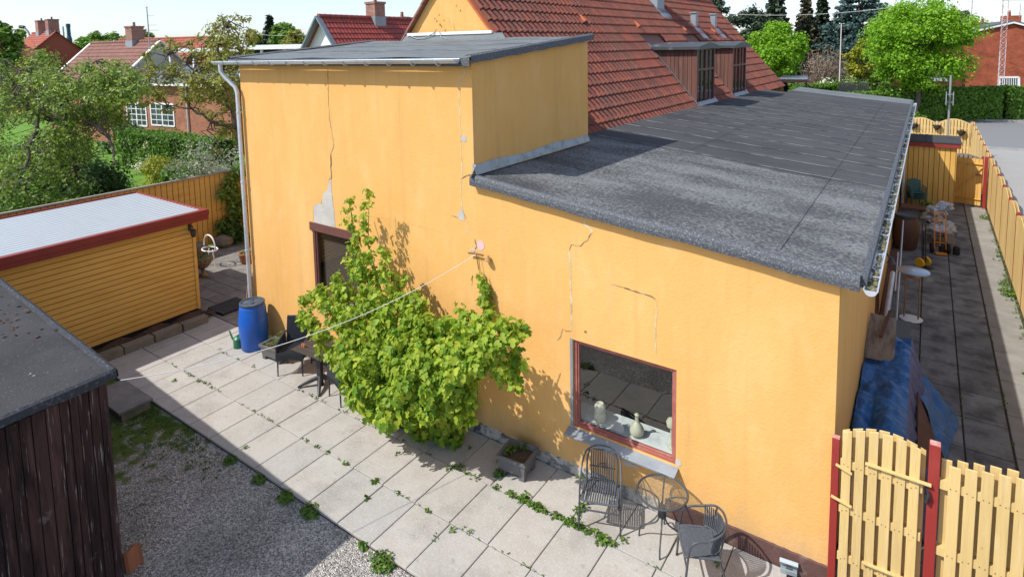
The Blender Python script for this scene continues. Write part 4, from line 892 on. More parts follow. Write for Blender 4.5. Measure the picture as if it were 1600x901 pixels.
# broken roof tiles leaning at the shed's foot
t=thing('roof_tile_stack','orange roof tiles leaning against the foot of the brown shed wall','tiles',(-7.1,1.9,-.05))
P=Zp(-.05,212,893); t.location=(P[0]-.13,P[1]+.02,-.05)
for k in range(3):
    q=MB(); 
    for i in range(6):
        f=lambda i:(.02+.025*math.sin(i*1.05)+k*.03,-.10+.033*i)
        a,b=f(i),f(i+1); q.quad((a[0],a[1],0),(b[0],b[1],0),(b[0]-.05,b[1],.22+.02*k),(a[0]-.05,a[1],.22+.02*k))
    q.build('tile',TERRA,t,world=False)
# left boundary fence
lf=thing('board_fence','long yellow close-boarded fence between the yard and the green garden','fence',(-18.7,5,0))
q=MB(); yy=-9.0
while yy<12.4: q.box(-18.73,-18.70+random.uniform(-.003,.003),yy+.008,yy+.155,.05,2.28); yy+=.165
q.build('boards',YCLAD,lf,bevel=.004)
MB().box(-18.735,-18.731,-9,12.4,.05,2.28).build('backing',FRAMEB,lf)
MB().box(-18.76,-18.66,-9,12.4,2.28,2.33).build('cap_rail',mat('grey_cap',(.33,.30,.23),.8,[((.2,.19,.17),4,O,.45,.7,.7)]),lf,bevel=.004)
lf2=thing('rear_board_fence','yellow board fence closing the yard behind the tall wall','fence',(-15,12.4,0))
q=MB(); xx_=-18.6
while xx_<-12: q.box(xx_+.005,xx_+.135,12.38,12.41,.05,2.28); xx_+=.14
q.build('boards',YCLAD,lf2)
# wavy-topped plank fences
def wavy(name,label,p0,d,panels,pl_,hc,ha,inner,m=PYWOOD,pm=REDP,grp=None,bw=.105,gap=.035,both=True,post=.09,phase=0,base=.03,posth=None):
    """planks with an arched top on each panel; d unit dir, inner = unit toward the viewer side"""
    p0=np.array(p0,float);d=np.array(d,float);nn=np.array(inner,float); t=thing(name,label,'fence',p0,group=grp)
    q=MB(); ang=math.atan2(d[1],d[0])
    for k in range(panels):
        s0=k*pl_; n=int(pl_/(bw+gap))
        for side,off in (((1,.035),(-1,-.035)) if both else ((1,.035),)):
            for i in range(n+(0 if side>0 else 1)):
                c=post*.5+ (i+.5)*(pl_-post)/n-(0 if side>0 else .5*(pl_-post)/n)
                if c<post*.4 or c>pl_-post*.4: continue
                u=(c/pl_-.5)*2; h=hc+ha*math.cos(u*math.pi/2)**1+random.uniform(-.006,.006)
                b=p0+d*(s0+c)+nn*off
                # rounded/sloped plank top following the arch
                hl_=hc+ha*math.cos(((c-bw/2)/pl_-.5)*math.pi); hr_=hc+ha*math.cos(((c+bw/2)/pl_-.5)*math.pi)
                a0=b-d*bw/2-nn*.009;a1=b+d*bw/2-nn*.009; Z=lambda z:np.array([0,0,z])
                q.prism([a0+Z(base),a1+Z(base),a1+Z(hr_),a0+Z(hl_)],nn*.018)
        for z in(.38,1.02,hc-.22):
            c=p0+d*(s0+pl_/2)+np.array([0,0,z]); MB().obox(c,(pl_-post,.042,.07),ang).build('rail',m,t)
    q.build('planks',m,t,bevel=.004); pass
    for k in range(panels+1):
        c=p0+d*(k*pl_); o=MB(); hh=posth or hc+.10; o.obox(c+np.array([0,0,hh/2]),(post,post,hh),ang); o.build('post',pm,t,bevel=.006)
    return t
random.seed(21)
wavy('picket_fence','long yellow wavy-topped plank fence with red post tops along the side path',(2.0,7.15,0),(.0,1,0),12,1.72,1.74,.17,(-1,0,0))
wavy('picket_fence','sunlit yellow wavy-topped plank fence at the far end of the front yard',(2.02-.0,27.8,0),(-.0,1,0),7,1.7,1.70,.15,(-1,0,0),grp=None)['label']='yellow wavy plank fence continuing past the open gate towards the street'
far_=wavy('picket_fence','sunlit yellow fence with hanging planters facing the yard beside the street',(-1.0,39.6,0),(1,0,0),2,1.5,1.62,.28,(0,-1,0),pm=PYWOOD)
wavy('picket_fence','grey weathered wavy fence panels behind the small yellow shed',(-.55,30.2,0),(1,0,0),2,1.25,1.35,.18,(0,-1,0),m=mat('grey_weathered_wood',(.27,.22,.18),.85,[((.17,.14,.12),6,(1,1,.2),.45,.7,.7)]),pm=REDP)
for px,py in((1428,195),(1464,197),(1502,206)):
    P=Yp(39.45,px,py); b=thing('hanging_planter','dark hanging planter on the far yellow fence, '+{1428:'overgrown, nearest the house',1464:'half-round, in the middle',1502:'small, beside the street corner'}[px],'planter',P)
    q=MB(); q.lathe([(.05,-.22),(.16,-.1),(.2,.05)],P,10); q.build('basket',mat('dark_basket',(.05,.035,.03),.9),b)
    o=leaves_mesh('plant',[clump(P+[0,0,.0],(.28,.2,.2) if px==1428 else (.12,.12,.08),120 if px==1428 else 40,.08)],[leafmat('leaf_dry_red',(.14,.05,.03),(.05,.07,.02))],P); o.parent=b
# gate beside the house and the fence right of it
GY=7.10
def gp_(x): return 1.93+.16*math.sin(min(1,max(0,(x+.62)/.78))*math.pi*.80+.15)
gate=thing('garden_gate','pale yellow plank gate with arched top and dark latch between red posts','gate',(-.6,GY,0))
random.seed(8); fr_=MB(); bkp=MB(); x=-.60; i=0
while x<.10:
    wd=.083; a0=(x,GY-.052,.06);h0,h1=gp_(x)-.0,gp_(x+wd); wd=.090+random.uniform(-.004,.004); h0+=random.uniform(-.012,.012); fr_.prism([a0,(x+wd,GY-.052,.06),(x+wd,GY-.052,h1),(x,GY-.052,h0)],(0,.018,0)); x+=.122
x=-.655+.02
while x<.12:
    a,b=max(x,-.61),min(x+.095,.145)
    if b>a: bkp.prism([(a,GY+.03,.06),(b,GY+.03,.06),(b,GY+.03,gp_(b)-.02),(a,GY+.03,gp_(a)-.02)],(0,.018,0))
    x+=.122
def nails(x0,x1,step,wd,zs,y,par):
    q=MB(); x=x0
    while x<x1:
        for z in zs:
            for dx in(.022,wd-.022): q.obox((x+dx+random.uniform(-.003,.003),y,z+random.uniform(-.012,.012)),(.009,.003,.009))
        x+=step
    q.build('nail_heads',RUST,par)['kind']='stuff'
nails(-.60,.10,.122,.083,(1.60,1.07,.50),GY-.0535,gate)
fr_.build('planks',PYWOOD,gate,bevel=.004); bkp.build('rear_planks',PYWOOD,gate,bevel=.004)
for z in(1.60,.50,1.07): MB().box(-.615,.13,GY-.033,GY+.03,z-.045,z+.045).build('rail',PYWOOD,gate,bevel=.003)
for a_,b_4,w_,h_ in(((-.38,GY-.066,1.705),(.20,GY-.072,1.70),.035,.022),((-.37,GY-.066,.565),(.15,GY-.07,.57),.035,.022),((-.655,GY-.066,1.585),(-.50,GY-.066,1.53),.03,.02),((-.69,GY-.066,1.20),(-.49,GY-.066,1.15),.03,.02)): MB().bar(a_,b_4,w_,h_).build('batten',PYWOOD,gate,bevel=.003)
q=MB(); q.tube([(.165,GY-.085,1.66),(.18,GY-.095,1.60),(.165,GY-.095,1.52)],.012,6); q.box(.15,.19,GY-.075,GY-.068,1.5,1.58); q.build('latch',DGREY,gate)
def post(nm,lab,x,w_,h,y=GY,top=True):
    t=thing(nm,lab,'post',(x,y,-.05)); q=MB(); q.box(x-w_/2,x+w_/2,y-w_/2,y+w_/2,-.05,h); q.build('shaft',REDP,t,bevel=.005)
    if top:
        q=MB(); q.box(x-w_/2+.003,x+w_/2-.003,y-w_/2+.003,y+w_/2-.003,h,h+.003); q.build('cut_top',mat('pink_cut_wood',(.50,.20,.17),.9,[((.6,.42,.36),12,O,.5,.6,.8)]),t)
post('gate_post','red post against the house corner carrying the yellow gate',-.665,.075,1.86,y=GY)
post('gate_post','red post with bare pinkish top right of the arched yellow gate',.215,.095,2.12)
rf_=thing('picket_fence','pale yellow plank fence panel right of the gate in the lower right corner','fence',(1.1,GY,0))
def hp(x): return 1.965+.14*math.sin(min(1,(x-.28)/1.6)*math.pi*.75)
fp=MB();bp2=MB(); x=.335
while x<2.0: fp.prism([(x,GY-.052,.06),(x+.097,GY-.052,.06),(x+.097,GY-.052,hp(x+.05)-.03),(x,GY-.052,hp(x+.05)-.03)],(0,.018,0)); x+=.128
x=.275
while x<2.0: bp2.prism([(x,GY+.03,.06),(x+.088,GY+.03,.06),(x+.088,GY+.03,hp(x)+.0),(x,GY+.03,hp(x)+.0)],(0,.018,0)); x+=.128
nails(.335,2.0,.128,.088,(1.72,1.0,.4),GY-.0535,rf_)
fp.build('planks',PYWOOD,rf_,bevel=.004); bp2.build('rear_planks',PYWOOD,rf_,bevel=.004)
for z in(1.72,1.0,.4): MB().box(.265,2.0,GY-.033,GY+.03,z-.045,z+.045).build('rail',PYWOOD,rf_)
# small yellow shed at the end of the path
ss=thing('tool_shed','small yellow board shed with red fascia and dark roof ending the side path','shed',(.2,27,0))
q=MB(); x=-.64; yF=26.5
while x<.94: q.box(x+.008,min(x+.15,.96),yF-.02,yF,.02,2.3); x+=.158
y=yF
while y<28.3: q.box(.945,.965,y+.005,y+.128,.02,2.3); y+=.133
q.build('boards',YWOOD,ss,bevel=.003); MB().box(-.66,.94,yF+.005,28.3,.0,2.3).build('walls',FRAMEB,ss)
q=MB(); q.box(-.68,1.08,yF-.12,yF-.09,2.26,2.42);q.box(1.05,1.08,yF-.09,28.4,2.26,2.42); q.build('fascia',REDF,ss,bevel=.004); q=MB(); q.box(-.68,1.10,yF-.14,28.4,2.42,2.45); q.box(.05,.09,yF-.14,28.4,2.45,2.47); q.build('felt_roof',FELT3,ss)
og=thing('open_gate','yellow boarded gate with diagonal brace standing ajar beside the small shed','gate',(1.0,27.5,0))
a=np.array([1.0,27.6,0]);b=np.array([1.78,27.35,0]); dd=(b-a)/np.linalg.norm(b-a); q=MB()
for k in range(7): c=a+dd*(.06+k*.115); q.obox(c+[0,0,.93],(.108,.02,1.72),math.atan2(dd[1],dd[0]))
q.build('boards',YWOOD,og,bevel=.003); q=MB(); fo=np.array([dd[1],-dd[0],0])*.022
q.bar(a+fo+[0,0,.3],b+fo+[0,0,.3],.09,.02);q.bar(a+fo+[0,0,1.6],b+fo+[0,0,1.6],.09,.02);q.bar(a+fo+[0,0,.42],b+fo+[0,0,1.5],.07,.02); q.build('brace',YWOOD,og,bevel=.003); q=MB(); q.bar(b+fo*2-dd*.2+[0,0,1.22],b+fo*2+[0,0,1.22],.03,.02); q.build('latch',DGREY,og)
post('gate_post','dark red post holding the open boarded gate at the wavy fence',1.86,.10,1.9,y=27.3,top=False)
# ================================================================ THINGS IN THE YARD
# blue barrel
P=np.array([-11.42,6.80,0]); t=thing('rain_barrel','tall blue plastic barrel under the downpipe at the wall corner','barrel',P)
q=MB(); q.lathe([(.235,0),(.262,.03),(.27,.25),(.285,.30),(.29,.5),(.285,.68),(.27,.72),(.262,.88),(.235,.955),(.225,.965)],P,32); q.build('body',BLUEPL,t,smooth=True,angle=60)
q=MB(); q.lathe([(.245,.955),(.25,.96),(.25,.995),(.235,1.005),(.21,1.0),(.205,.985),(0,.985)],P,32); q.lathe([(.04,.985),(.04,1.0),(.025,1.003)],P+[.05,-.03,0],12); q.lathe([(.03,.985),(.03,1.0),(.0,1.003)],P+[-.1,.07,0],12); q.build('lid',mat('grey_black_lid',(.05,.07,.10),.5,[((.12,.14,.17),6,O,.5,.7,.7)]),t,smooth=True)
# watering can
P=np.array([-11.72,6.62,0]); t=thing('watering_can','green watering can half hidden behind the blue barrel','watering can',P)
q=MB(); q.lathe([(.10,0),(.105,.02),(.10,.2),(.06,.24)],P,16); q.tube([P+[-.09,0,.06],P+[-.2,-.02,.16],P+[-.27,-.03,.3]],[.025,.02,.015],8); q.build('body',GREENPL,t,smooth=True); q=MB(); q.tube([P+[.08,0,.08],P+[.16,0,.16],P+[.12,0,.27],P+[.02,0,.28],P+[-.04,0,.23]],.012,6); q.build('handle',GREENPL,t,smooth=True)
q=MB(); q.tube([(-12.08,6.95,0),(-12.02,7.05,.9),(-11.98,7.12,1.45)],.013,6); o=tag(q.build('garden_cane',mat('cane',(.45,.27,.13),.8),loc=(-12.08,6.95,0)),'thin wooden cane leaning beside the blue barrel','cane')
# bistro furniture
def bistro_chair(label,loc,rz,low,grp):
    t=thing('bistro_chair',label,'chair',loc,rz,grp); T=.0115
    q=MB()
    # outer hoop: feet, up, over the back
    if not low:
        for s in(-1,1):
            pass
        hp_=[(-.265,-.20,0),(-.262,-.17,.30),(-.262,-.10,.55),(-.255,.03,.70),(-.22,.15,.82),(-.12,.21,.88),(0,.225,.895),(.12,.21,.88),(.22,.15,.82),(.255,.03,.70),(.262,-.10,.55),(.262,-.17,.30),(.265,-.20,0)]
        q.stube(hp_,T,8); 
        for s in(-1,1): q.stube([(s*.21,.24,0),(s*.205,.17,.25),(s*.20,.10,.43),(s*.20,.17,.70),(s*.17,.205,.83)],T,8)
        q.tube([(-.262,-.17,.26),(.262,-.17,.26)],T*.9,8); q.tube([(-.262,-.165,.40),(-.20,.12,.38)],T*.8,6); q.tube([(.262,-.165,.40),(.20,.12,.38)],T*.8,6); q.tube([(-.205,.17,.26),(.205,.17,.26)],T*.9,6)
    else:
        hp_=[(-.27,-.23,0),(-.272,-.20,.35),(-.275,-.17,.57),(-.27,-.10,.64),(-.26,.05,.67),(-.215,.19,.72),(-.11,.255,.745),(0,.27,.75),(.11,.255,.745),(.215,.19,.72),(.26,.05,.67),(.27,-.10,.64),(.275,-.17,.57),(.272,-.20,.35),(.27,-.23,0)]
        q.stube(hp_,T*1.15,8)
        for s in(-1,1): q.stube([(s*.22,.27,0),(s*.215,.21,.25),(s*.21,.17,.43),(s*.20,.225,.72)],T,8)
        q.tube([(-.272,-.2,.30),(.272,-.2,.30)],T*.9,8)
    o=q.build('frame',GREYMET,t,world=False,smooth=True)
    # seat
    q=MB(); sw,sf,sb_=.225,-.22,.17; zs=.42
    loop=[(-sw*.88,sb_,zs+.0),(-sw,sb_-.05,zs),(-sw,sf+.06,zs+.01),(-sw*.85,sf,zs),(sw*.85,sf,zs),(sw,sf+.06,zs+.01),(sw,sb_-.05,zs),(sw*.88,sb_,zs)]
    q.stube(loop,.013,8,closed=True)
    n=15 if not low else 26
    for k in range(n):
        x=-sw*.93+2*sw*.93*k/(n-1); wv=.011 if not low else .0085
        q.tube([(x,sb_-.01,zs+.012),(x,.02,zs-.006),(x,sf+.03,zs+.010),(x,sf,zs+.0)],wv,5)
    q.build('seat',WICK,t,world=False,smooth=True)
    q=MB()
    if not low:
        n=11
        for k in range(n):
            x=-.15+.30*k/(n-1); q.tube([(x*.95,.155,.46),(x*.98,.165,.60),(x,.175,.70),(x*.98,.20,.80),(x*.95,.213,.855-abs(x)*.15)],.0085,5)
        for z,w_ in((.46,.16),(.62,.165),(.84,.13)): q.tube([(-w_,.165+.05*(z-.46)/.4,z),(w_,.165+.05*(z-.46)/.4,z)],.009,5)
        for k in range(5): q.tube([(-.05+.022*k,.158,.665),(-.02+.022*k,.162,.70)],.006,4)
    else:
        n=24
        for k in range(n):
            a=math.pi*(.10+.80*k/(n-1)); x=.235*math.cos(a); y=.02+.225*math.sin(a); q.tube([(x*.93,y*.85,.47),(x*.98,y*.97,.60),(x,y,.715)],.0085,5)
        q.tube([(.235*.93*math.cos(a),(.02+.225*math.sin(a))*.85,.465) for a in np.linspace(.1*math.pi,.9*math.pi,14)],.010,6)
    q.build('backrest',WICK,t,world=False,smooth=True)
    for s in(-1,1):
        for yy_ in((-.20,.24) if not low else (-.23,.27)):
            q=MB(); q.lathe([(.014,0),(.015,.02)],(s*(.265 if yy_<0 else (.21 if not low else .22)),yy_,0),8); q.build('foot_cap',BLACKPL,t,world=False)
    return t
bistro_chair('tall-backed grey bistro chair with woven slats beside the window wall',(-3.28,6.60,0),R_(20),False,'bistro chairs')
bistro_chair('low round-backed grey bistro chair with wrap-around arm right of the glass table',(-1.95,6.50,0),R_(-62),True,'bistro chairs')
P=np.array([-2.50,6.72,0]); t=thing('bistro_table','small round glass-topped metal table with four bent legs','table',P)
q=MB(); zt=.665; q.tube([P+[.305*math.cos(a),.305*math.sin(a),zt] for a in np.linspace(0,2*math.pi,41)[:-1]],.014,8,closed=True); q.build('rim',GREYMET,t,smooth=True)
MB().add([P+[.298*math.cos(a),.298*math.sin(a),zt+.005] for a in np.linspace(0,2*math.pi,41)[:-1]],[tuple(range(40))]).build('glass_top',GLASST,t)
for k in range(4):
    a=R_(15+90*k); c,s=math.cos(a),math.sin(a); q=MB(); q.stube([P+[c*.30,s*.30,zt-.012],P+[c*.17,s*.17,zt-.03],P+[c*.06,s*.06,zt-.09],P+[c*.035,s*.035,zt-.2],P+[c*.035,s*.035,.34],P+[c*.08,s*.08,.24],P+[c*.22,s*.22,.17],P+[c*.27,s*.27,.12],P+[c*.285,s*.285,0]],.0105,8); q.build('leg',GREYMET,t,smooth=True)
q=MB(); q.lathe([(.05,.34),(.05,.352),(.052,.45),(.05,.47)],P,14); q.build('collar',DGREY,t,smooth=True)
# planters
def planter(label,loc,rz,w_,d_,h_,plant,grp):
    t=thing('planter_box',label,'planter',loc,rz,grp); q=MB(); tp=1.0; bt=.86
    if True:
        o_=lambda k,z:[(-w_/2*k,-d_/2*k,z),(w_/2*k,-d_/2*k,z),(w_/2*k,d_/2*k,z),(-w_/2*k,d_/2*k,z)]
        A=o_(bt,.07);B=o_(tp,h_);C=o_(tp*.90,h_);D=o_(bt*.9,h_-.06)
        q.add(A+B+C+D,[(3,2,1,0)]+[(i,(i+1)%4,4+(i+1)%4,4+i) for i in range(4)]+[(4+i,4+(i+1)%4,8+(i+1)%4,8+i) for i in range(4)]+[(8+i,8+(i+1)%4,12+(i+1)%4,12+i) for i in range(4)])
        q.box(-w_/2-.012,w_/2+.012,-d_/2-.012,-d_/2+.004,h_-.05,h_+.004);q.box(-w_/2-.012,w_/2+.012,d_/2-.004,d_/2+.012,h_-.05,h_+.004);q.box(-w_/2-.012,-w_/2+.004,-d_/2+.004,d_/2-.004,h_-.05,h_+.004);q.box(w_/2-.004,w_/2+.012,-d_/2+.004,d_/2-.004,h_-.05,h_+.004)
    q.build('box',PLANTG,t,world=False,bevel=.004)
    for sx_ in(-1,1):
        for sy_ in(-1,1): q=MB(); q.obox((sx_*(w_/2*bt-.045),sy_*(d_/2*bt-.045),.05),(.09,.09,.10)); q.build('foot',PLANTG,t,world=False,bevel=.004)
    q=MB(); n=9; Hh=[[h_-.055+random.uniform(-.014,.014) for _ in range(n+1)] for _ in range(n+1)]
    for i in range(n):
        for j in range(n):
            f=lambda i,j:(-w_*.44+w_*.88*i/n,-d_*.44+d_*.88*j/n,Hh[i][j]); q.quad(f(i,j),f(i+1,j),f(i+1,j+1),f(i,j+1))
    q.build('soil',SOIL,t,world=False)
    o=leaves_mesh('seedlings',[clump((x,y,h_-.0),(r,r,r*.9),nn,.045,'oval',0,.8) for x,y,r,nn in plant],[L_WEED],(0,0,0)); o.parent=t
    return t
planter('square grey planter with bare soil and seedlings beside the rough plinth',(-4.72,6.78,0),R_(6),.46,.42,.30,[(-.10,.02,.07,40),(.02,.12,.06,36),(-.12,-.08,.05,24)],'grey planter boxes')
planter('grey planter overflowing with green herbs between barrel and wicker chair',(-10.62,6.80,0),R_(4),.60,.38,.30,[(-.1,.0,.17,90),(.12,.05,.16,90),(0,.1,.2,80)],'grey planter boxes')
# wicker chairs and folding table under the bush
def wicker_chair(label,loc,rz,grp):
    t=thing('wicker_armchair',label,'chair',loc,rz,grp)
    for s in(-1,1):
        for y in(-.24,.22): q=MB(); q.tube([(s*.24,y,0),(s*.235,y*.95,.40)],[.013,.017],8); q.build('leg',RATTAN,t,world=False,smooth=True)
    def weave(q,fn,nu,nv,th=.02):
        # ribbed woven sheet
        for i in range(nu):
            for j in range(nv):
                a,b,c,d=fn(i/nu,j/nv),fn((i+1)/nu,j/nv),fn((i+1)/nu,(j+1)/nv),fn(i/nu,(j+1)/nv); q.quad(a,b,c,d)
    q=MB(); q.obox((0,0,.42),(.50,.50,.05)); 
    for k in range(24): x=-.24+.48*k/23; q.tube([(x,-.255,.43),(x,-.258,.36),(x,-.252,.29+.05*math.cos(x*6.2)-.0)],.010,5)
    for k in range(24): x=-.24+.48*k/23; q.tube([(x,-.25,.447),(x,.22,.447)],.0095,5)
    for s in(-1,1):
        for k in range(16): y=-.25+.47*k/15; q.tube([(s*.255,y,.44),(s*.258,y,.31+.05*math.cos(y*6))],.011,5)
    q.build('seat',RATTAN,t,world=False,smooth=True,angle=50)
    q=MB()
    for k in range(26): x=-.235+.47*k/25; q.tube([(x,.235,.44),(x,.27,.65),(x,.335,.93)],.0105,5)
    q.tube([(-.24,.34,.935),(.24,.34,.935)],.014,6); q.build('backrest',RATTAN,t,world=False,smooth=True)
    for s in(-1,1):
        q=MB()
        for k in range(18): y=-.23+.45*k/17; q.tube([(s*.255,y,.42),(s*.26,y,.60+.04*k/17)],.013,5)
        q.tube([(s*.26,-.25,.60),(s*.265,0,.63),(s*.26,.27,.66)],.02,8); q.build('armrest',RATTAN,t,world=False,smooth=True)
    return t
wicker_chair('dark woven armchair left of the folding table, in full view',(-9.93,6.72,0),R_(33),'dark wicker armchairs')
wicker_chair('dark woven armchair almost buried under the leafy bush',(-8.33,6.67,0),R_(-104),'dark wicker armchairs')
P=np.array([-9.06,6.64,0]); t=thing('folding_table','dark slatted rectangular table on a splayed pedestal foot','table',P,R_(3))
q=MB(); 
for k in range(6): y=-.29+.1*k+.045; q.obox((0,y,.715),(.78,.088,.022))
q.obox((-.40,.0,.71),(.03,.60,.03));q.obox((.40,.0,.71),(.03,.60,.03)); q.build('tabletop',mat('black_brown_slat',(.045,.038,.035),.6,[((.08,.07,.065),8,(4,.5,1),.5,.7,.5)],island=((.07,.055,.05),.6)),t,world=False,bevel=.004)
q=MB(); q.obox((0,0,.35),(.11,.07,.70)); q.build('column',DGREY,t,world=False,bevel=.008)
for k in range(4):
    a=R_(45+90*k); q=MB(); c,s=math.cos(a),math.sin(a); q.tube([(0,0,.16),(c*.15,s*.15,.12),(c*.30,s*.30,.06),(c*.40,s*.40,.018)],[.045,.04,.03,.02],8); q.build('foot',DGREY,t,world=False,smooth=True)
P=np.array([-9.32,6.50,.727]); o=thing('clay_figurine','tiny orange clay figurines on the slatted table corner','ornament',P); q=MB()
for dx in(-.02,.03): q.lathe([(.018,0),(.022,.02),(.012,.045),(.016,.06),(0,.075)],P+[dx,.01*dx,0],8)
q.build('figures',mat('orange_clay',(.62,.20,.10),.7),o,smooth=True)
# floor floodlight by the plinth
P=np.array([-1.12,7.0,0]); P=Zp(0,1232,893)+[0,0.02,0]; t=thing('floodlight','grey box floodlight lying at the foot of the brown plinth','floodlight',P,R_(8)); q=MB(); rot=Matrix.Rotation(R_(38),3,'X')
q.obox((0,0,.09),(.20,.05,.15),rot); q.obox((0,-.02,.03),(.18,.09,.06)); q.build('housing',mat('grey_aluminium',(.33,.38,.40),.45,metal=.4,spec=.5),t,world=False,bevel=.006); q=MB(); q.obox((0,-.022,.115),(.09,.004,.06),rot); q.build('label_plate',WHITEP,t,world=False); q=MB(); q.obox((.0,-.045,.072),(.06,.02,.02),rot); q.build('clip',DGREY,t,world=False)
# clothes line
a=Yp(YF-.07,744,397); b=np.array([-7.22,2.70,2.60])
q=MB(); n=22; q.tube([a*(1-i/n)+b*(i/n)-np.array([0,0,.30*4*(i/n)*(1-i/n)]) for i in range(n+1)],.0048,6); o=tag(q.build('clothes_line',ROPE,loc=b,smooth=True),'thin white clothes line strung from the yellow wall to the brown shed','clothes line')
t=thing('wall_hook','rusty wall bracket with a small bell-shaped shade holding the clothes line','bracket',a); q=MB(); q.tube([Yp(YF-.06,732,395),Yp(YF-.06,742,396),Yp(YF-.07,755,399)],.014,7); q.tube([Yp(YF-.03,744,397),Yp(YF-.02,748,421)],.007,5); q.build('rod',mat('rusty_iron',(.16,.09,.05),.8),t)
pc=Yp(YF-.05,762,402); q=MB(); q.lathe([(.012,.03),(.02,.02),(.055,-.05),(.06,-.06)],pc,12); q.build('shade',mat('tan_shade',(.38,.22,.09),.7),t,smooth=True)
# ornaments on the inner sill
def ornament(name,label,cat,P,prof,m,extra=None):
    t=thing(name,label,cat,P); q=MB(); q.lathe(prof,P,18); q.build('body',m,t,smooth=True)
    if extra: extra(t)
P=np.array([-3.70,YF+.25,.776]); ornament('ceramic_jar','squat pale ceramic jar at the left of the inner window sill','jar',P,[(.05,0),(.085,.03),(.09,.10),(.07,.15),(.085,.18),(.08,.24),(.05,.28),(.02,.26),(0,.27)],CERAM)
P=np.array([-3.13,YF+.24,.776]); ornament('ceramic_bird','pale round ornament with slim neck in the middle of the inner sill','ornament',P,[(.05,0),(.095,.04),(.10,.10),(.06,.17),(.025,.21),(.025,.29),(.035,.31),(0,.335)],CERAM,lambda t:MB().tube([P+[0,-.0,.30],P+[.10,.0,.33]],[.012,.004],6).build('beak',DGREY,t))
P=np.array([-2.64,YF+.25,.776]); ornament('candle_holder','pale candle holder at the right edge of the inner window sill','candle holder',P,[(.05,0),(.02,.02),(.015,.28),(.06,.31),(.07,.37),(.05,.41),(0,.42)],CERAM)
# ---------------- side path things
# covered pile
t=thing('covered_pile','pile under a crumpled blue and violet tarpaulin along the side wall','covered pile',(-.3,10.8,0))
def tarp(fn,nu,nv,mi): 
    q=MB(); V=[[fn(i/nu,j/nv) for j in range(nv+1)] for i in range(nu+1)]
    vs=[V[i][j] for i in range(nu+1) for j in range(nv+1)]; q.add(vs,[(i*(nv+1)+j,(i+1)*(nv+1)+j,(i+1)*(nv+1)+j+1,i*(nv+1)+j+1) for i in range(nu) for j in range(nv)]); return q
from mathutils import noise as mn
def crump(p,s=4,a=.05): 
    v=Vector(p)*s; return a*(abs(mn.noise(v))*1.6-.3)+a*.4*mn.noise(v*2.7)
def top(u,v): # across the wall (u) , along (v)
    y=8.2+3.9*v; x=-.665+.62*u; z=.78+.26*v+.08*math.sin(v*5)-.10*(u-.4)**2+.10*u*v; z-=.6*max(0,.10-v)*8*.6
    return (x,y,z+crump((x*1.3,y*.8,0),1.6,.12)+crump((x,y*2.5,4),2.2,.05)+crump((x*2,y*2,9),3.1,.03))
def side(u,v): # falls from the top edge to the ground, bulging
    y=8.2+3.9*v; x0=-.045; z0=top(1,v)[2]; x=x0+(.25+.05*math.sin(v*9))*(u**.8); z=z0*(1-u)+.0; c=crump((y*1.5,u*.5,2),1.5,.10)
    c*=min(1,u*3); return (x+c,y+ .25*u*(1-v) ,max(.01,z)+ (c*.3 if u<.97 else 0))
tarp(top,34,80,0).build('top_cover',TARPM,t,smooth=True); tarp(side,26,80,0).build('violet_side',TARPV,t,smooth=True)
def frontf(u,v): x=-.665+.62*u+.0; z=top(u,0)[2]*(1-v); return (x+.02*v,8.2-.12*v+crump((x,z,1),4,.05),max(.01,z))
tarp(frontf,20,20,0).build('front_fold',TARPM,t,smooth=True)
# tail of the tarp dragging on the path
A0,A1,A2,A3=Zp(.72,1425,568),Zp(.02,1500,655),Zp(.02,1475,722),Zp(.50,1438,622)
def tail(u,v):
    p=A0*(1-u)*(1-v)+A1*u*(1-v)+A2*u*v+A3*(1-u)*v; c=crump((p[0]*1.5,p[1]*.8,3),2.2,.08); return (p[0]+c*.4,p[1],max(.012,p[2]+c))
tarp(tail,26,30,0).build('trailing_corner',TARPM,t,smooth=True)
b_=thing('leaning_board','brown sheet leaning against the tarpaulin pile beside the path','board',(.3,10,0)); q=MB(); q.prism([Zp(.62,1433,612),Zp(.10,1480,742),Zp(.08,1450,775),Zp(.45,1432,745)],(.012,.0,.01)); q.build('sheet',RUST,b_)
a,b,c,d=Yp(11.95,1360,490),Yp(12.0,1401,499),Yp(11.15,1397,568),Yp(11.1,1350,558)
o=thing('plywood_sheet','weathered plywood sheet with wavy grain lying on the tarpaulin','plywood',(-.4,11.5,1.1)); MB().prism([a,b,c,d],(0,.006,.018)).build('sheet',PLY,o)
q=MB(); q.bar(Yp(12.0,1391,489)+[0,0,.04],Yp(11.5,1376,531)+[0,0,.06],.05,.03); q.build('stick',RUST,o)
o=thing('grey_panel','flat grey panel lying on the path behind the plywood','panel',(0,13.4,0)); MB().prism([Zp(.5,1400,501),Zp(.5,1424,504),Zp(.42,1422,530),Zp(.42,1398,528)],(0,0,.02)).build('sheet',mat('grey_sheet',(.13,.14,.135),.8),o)
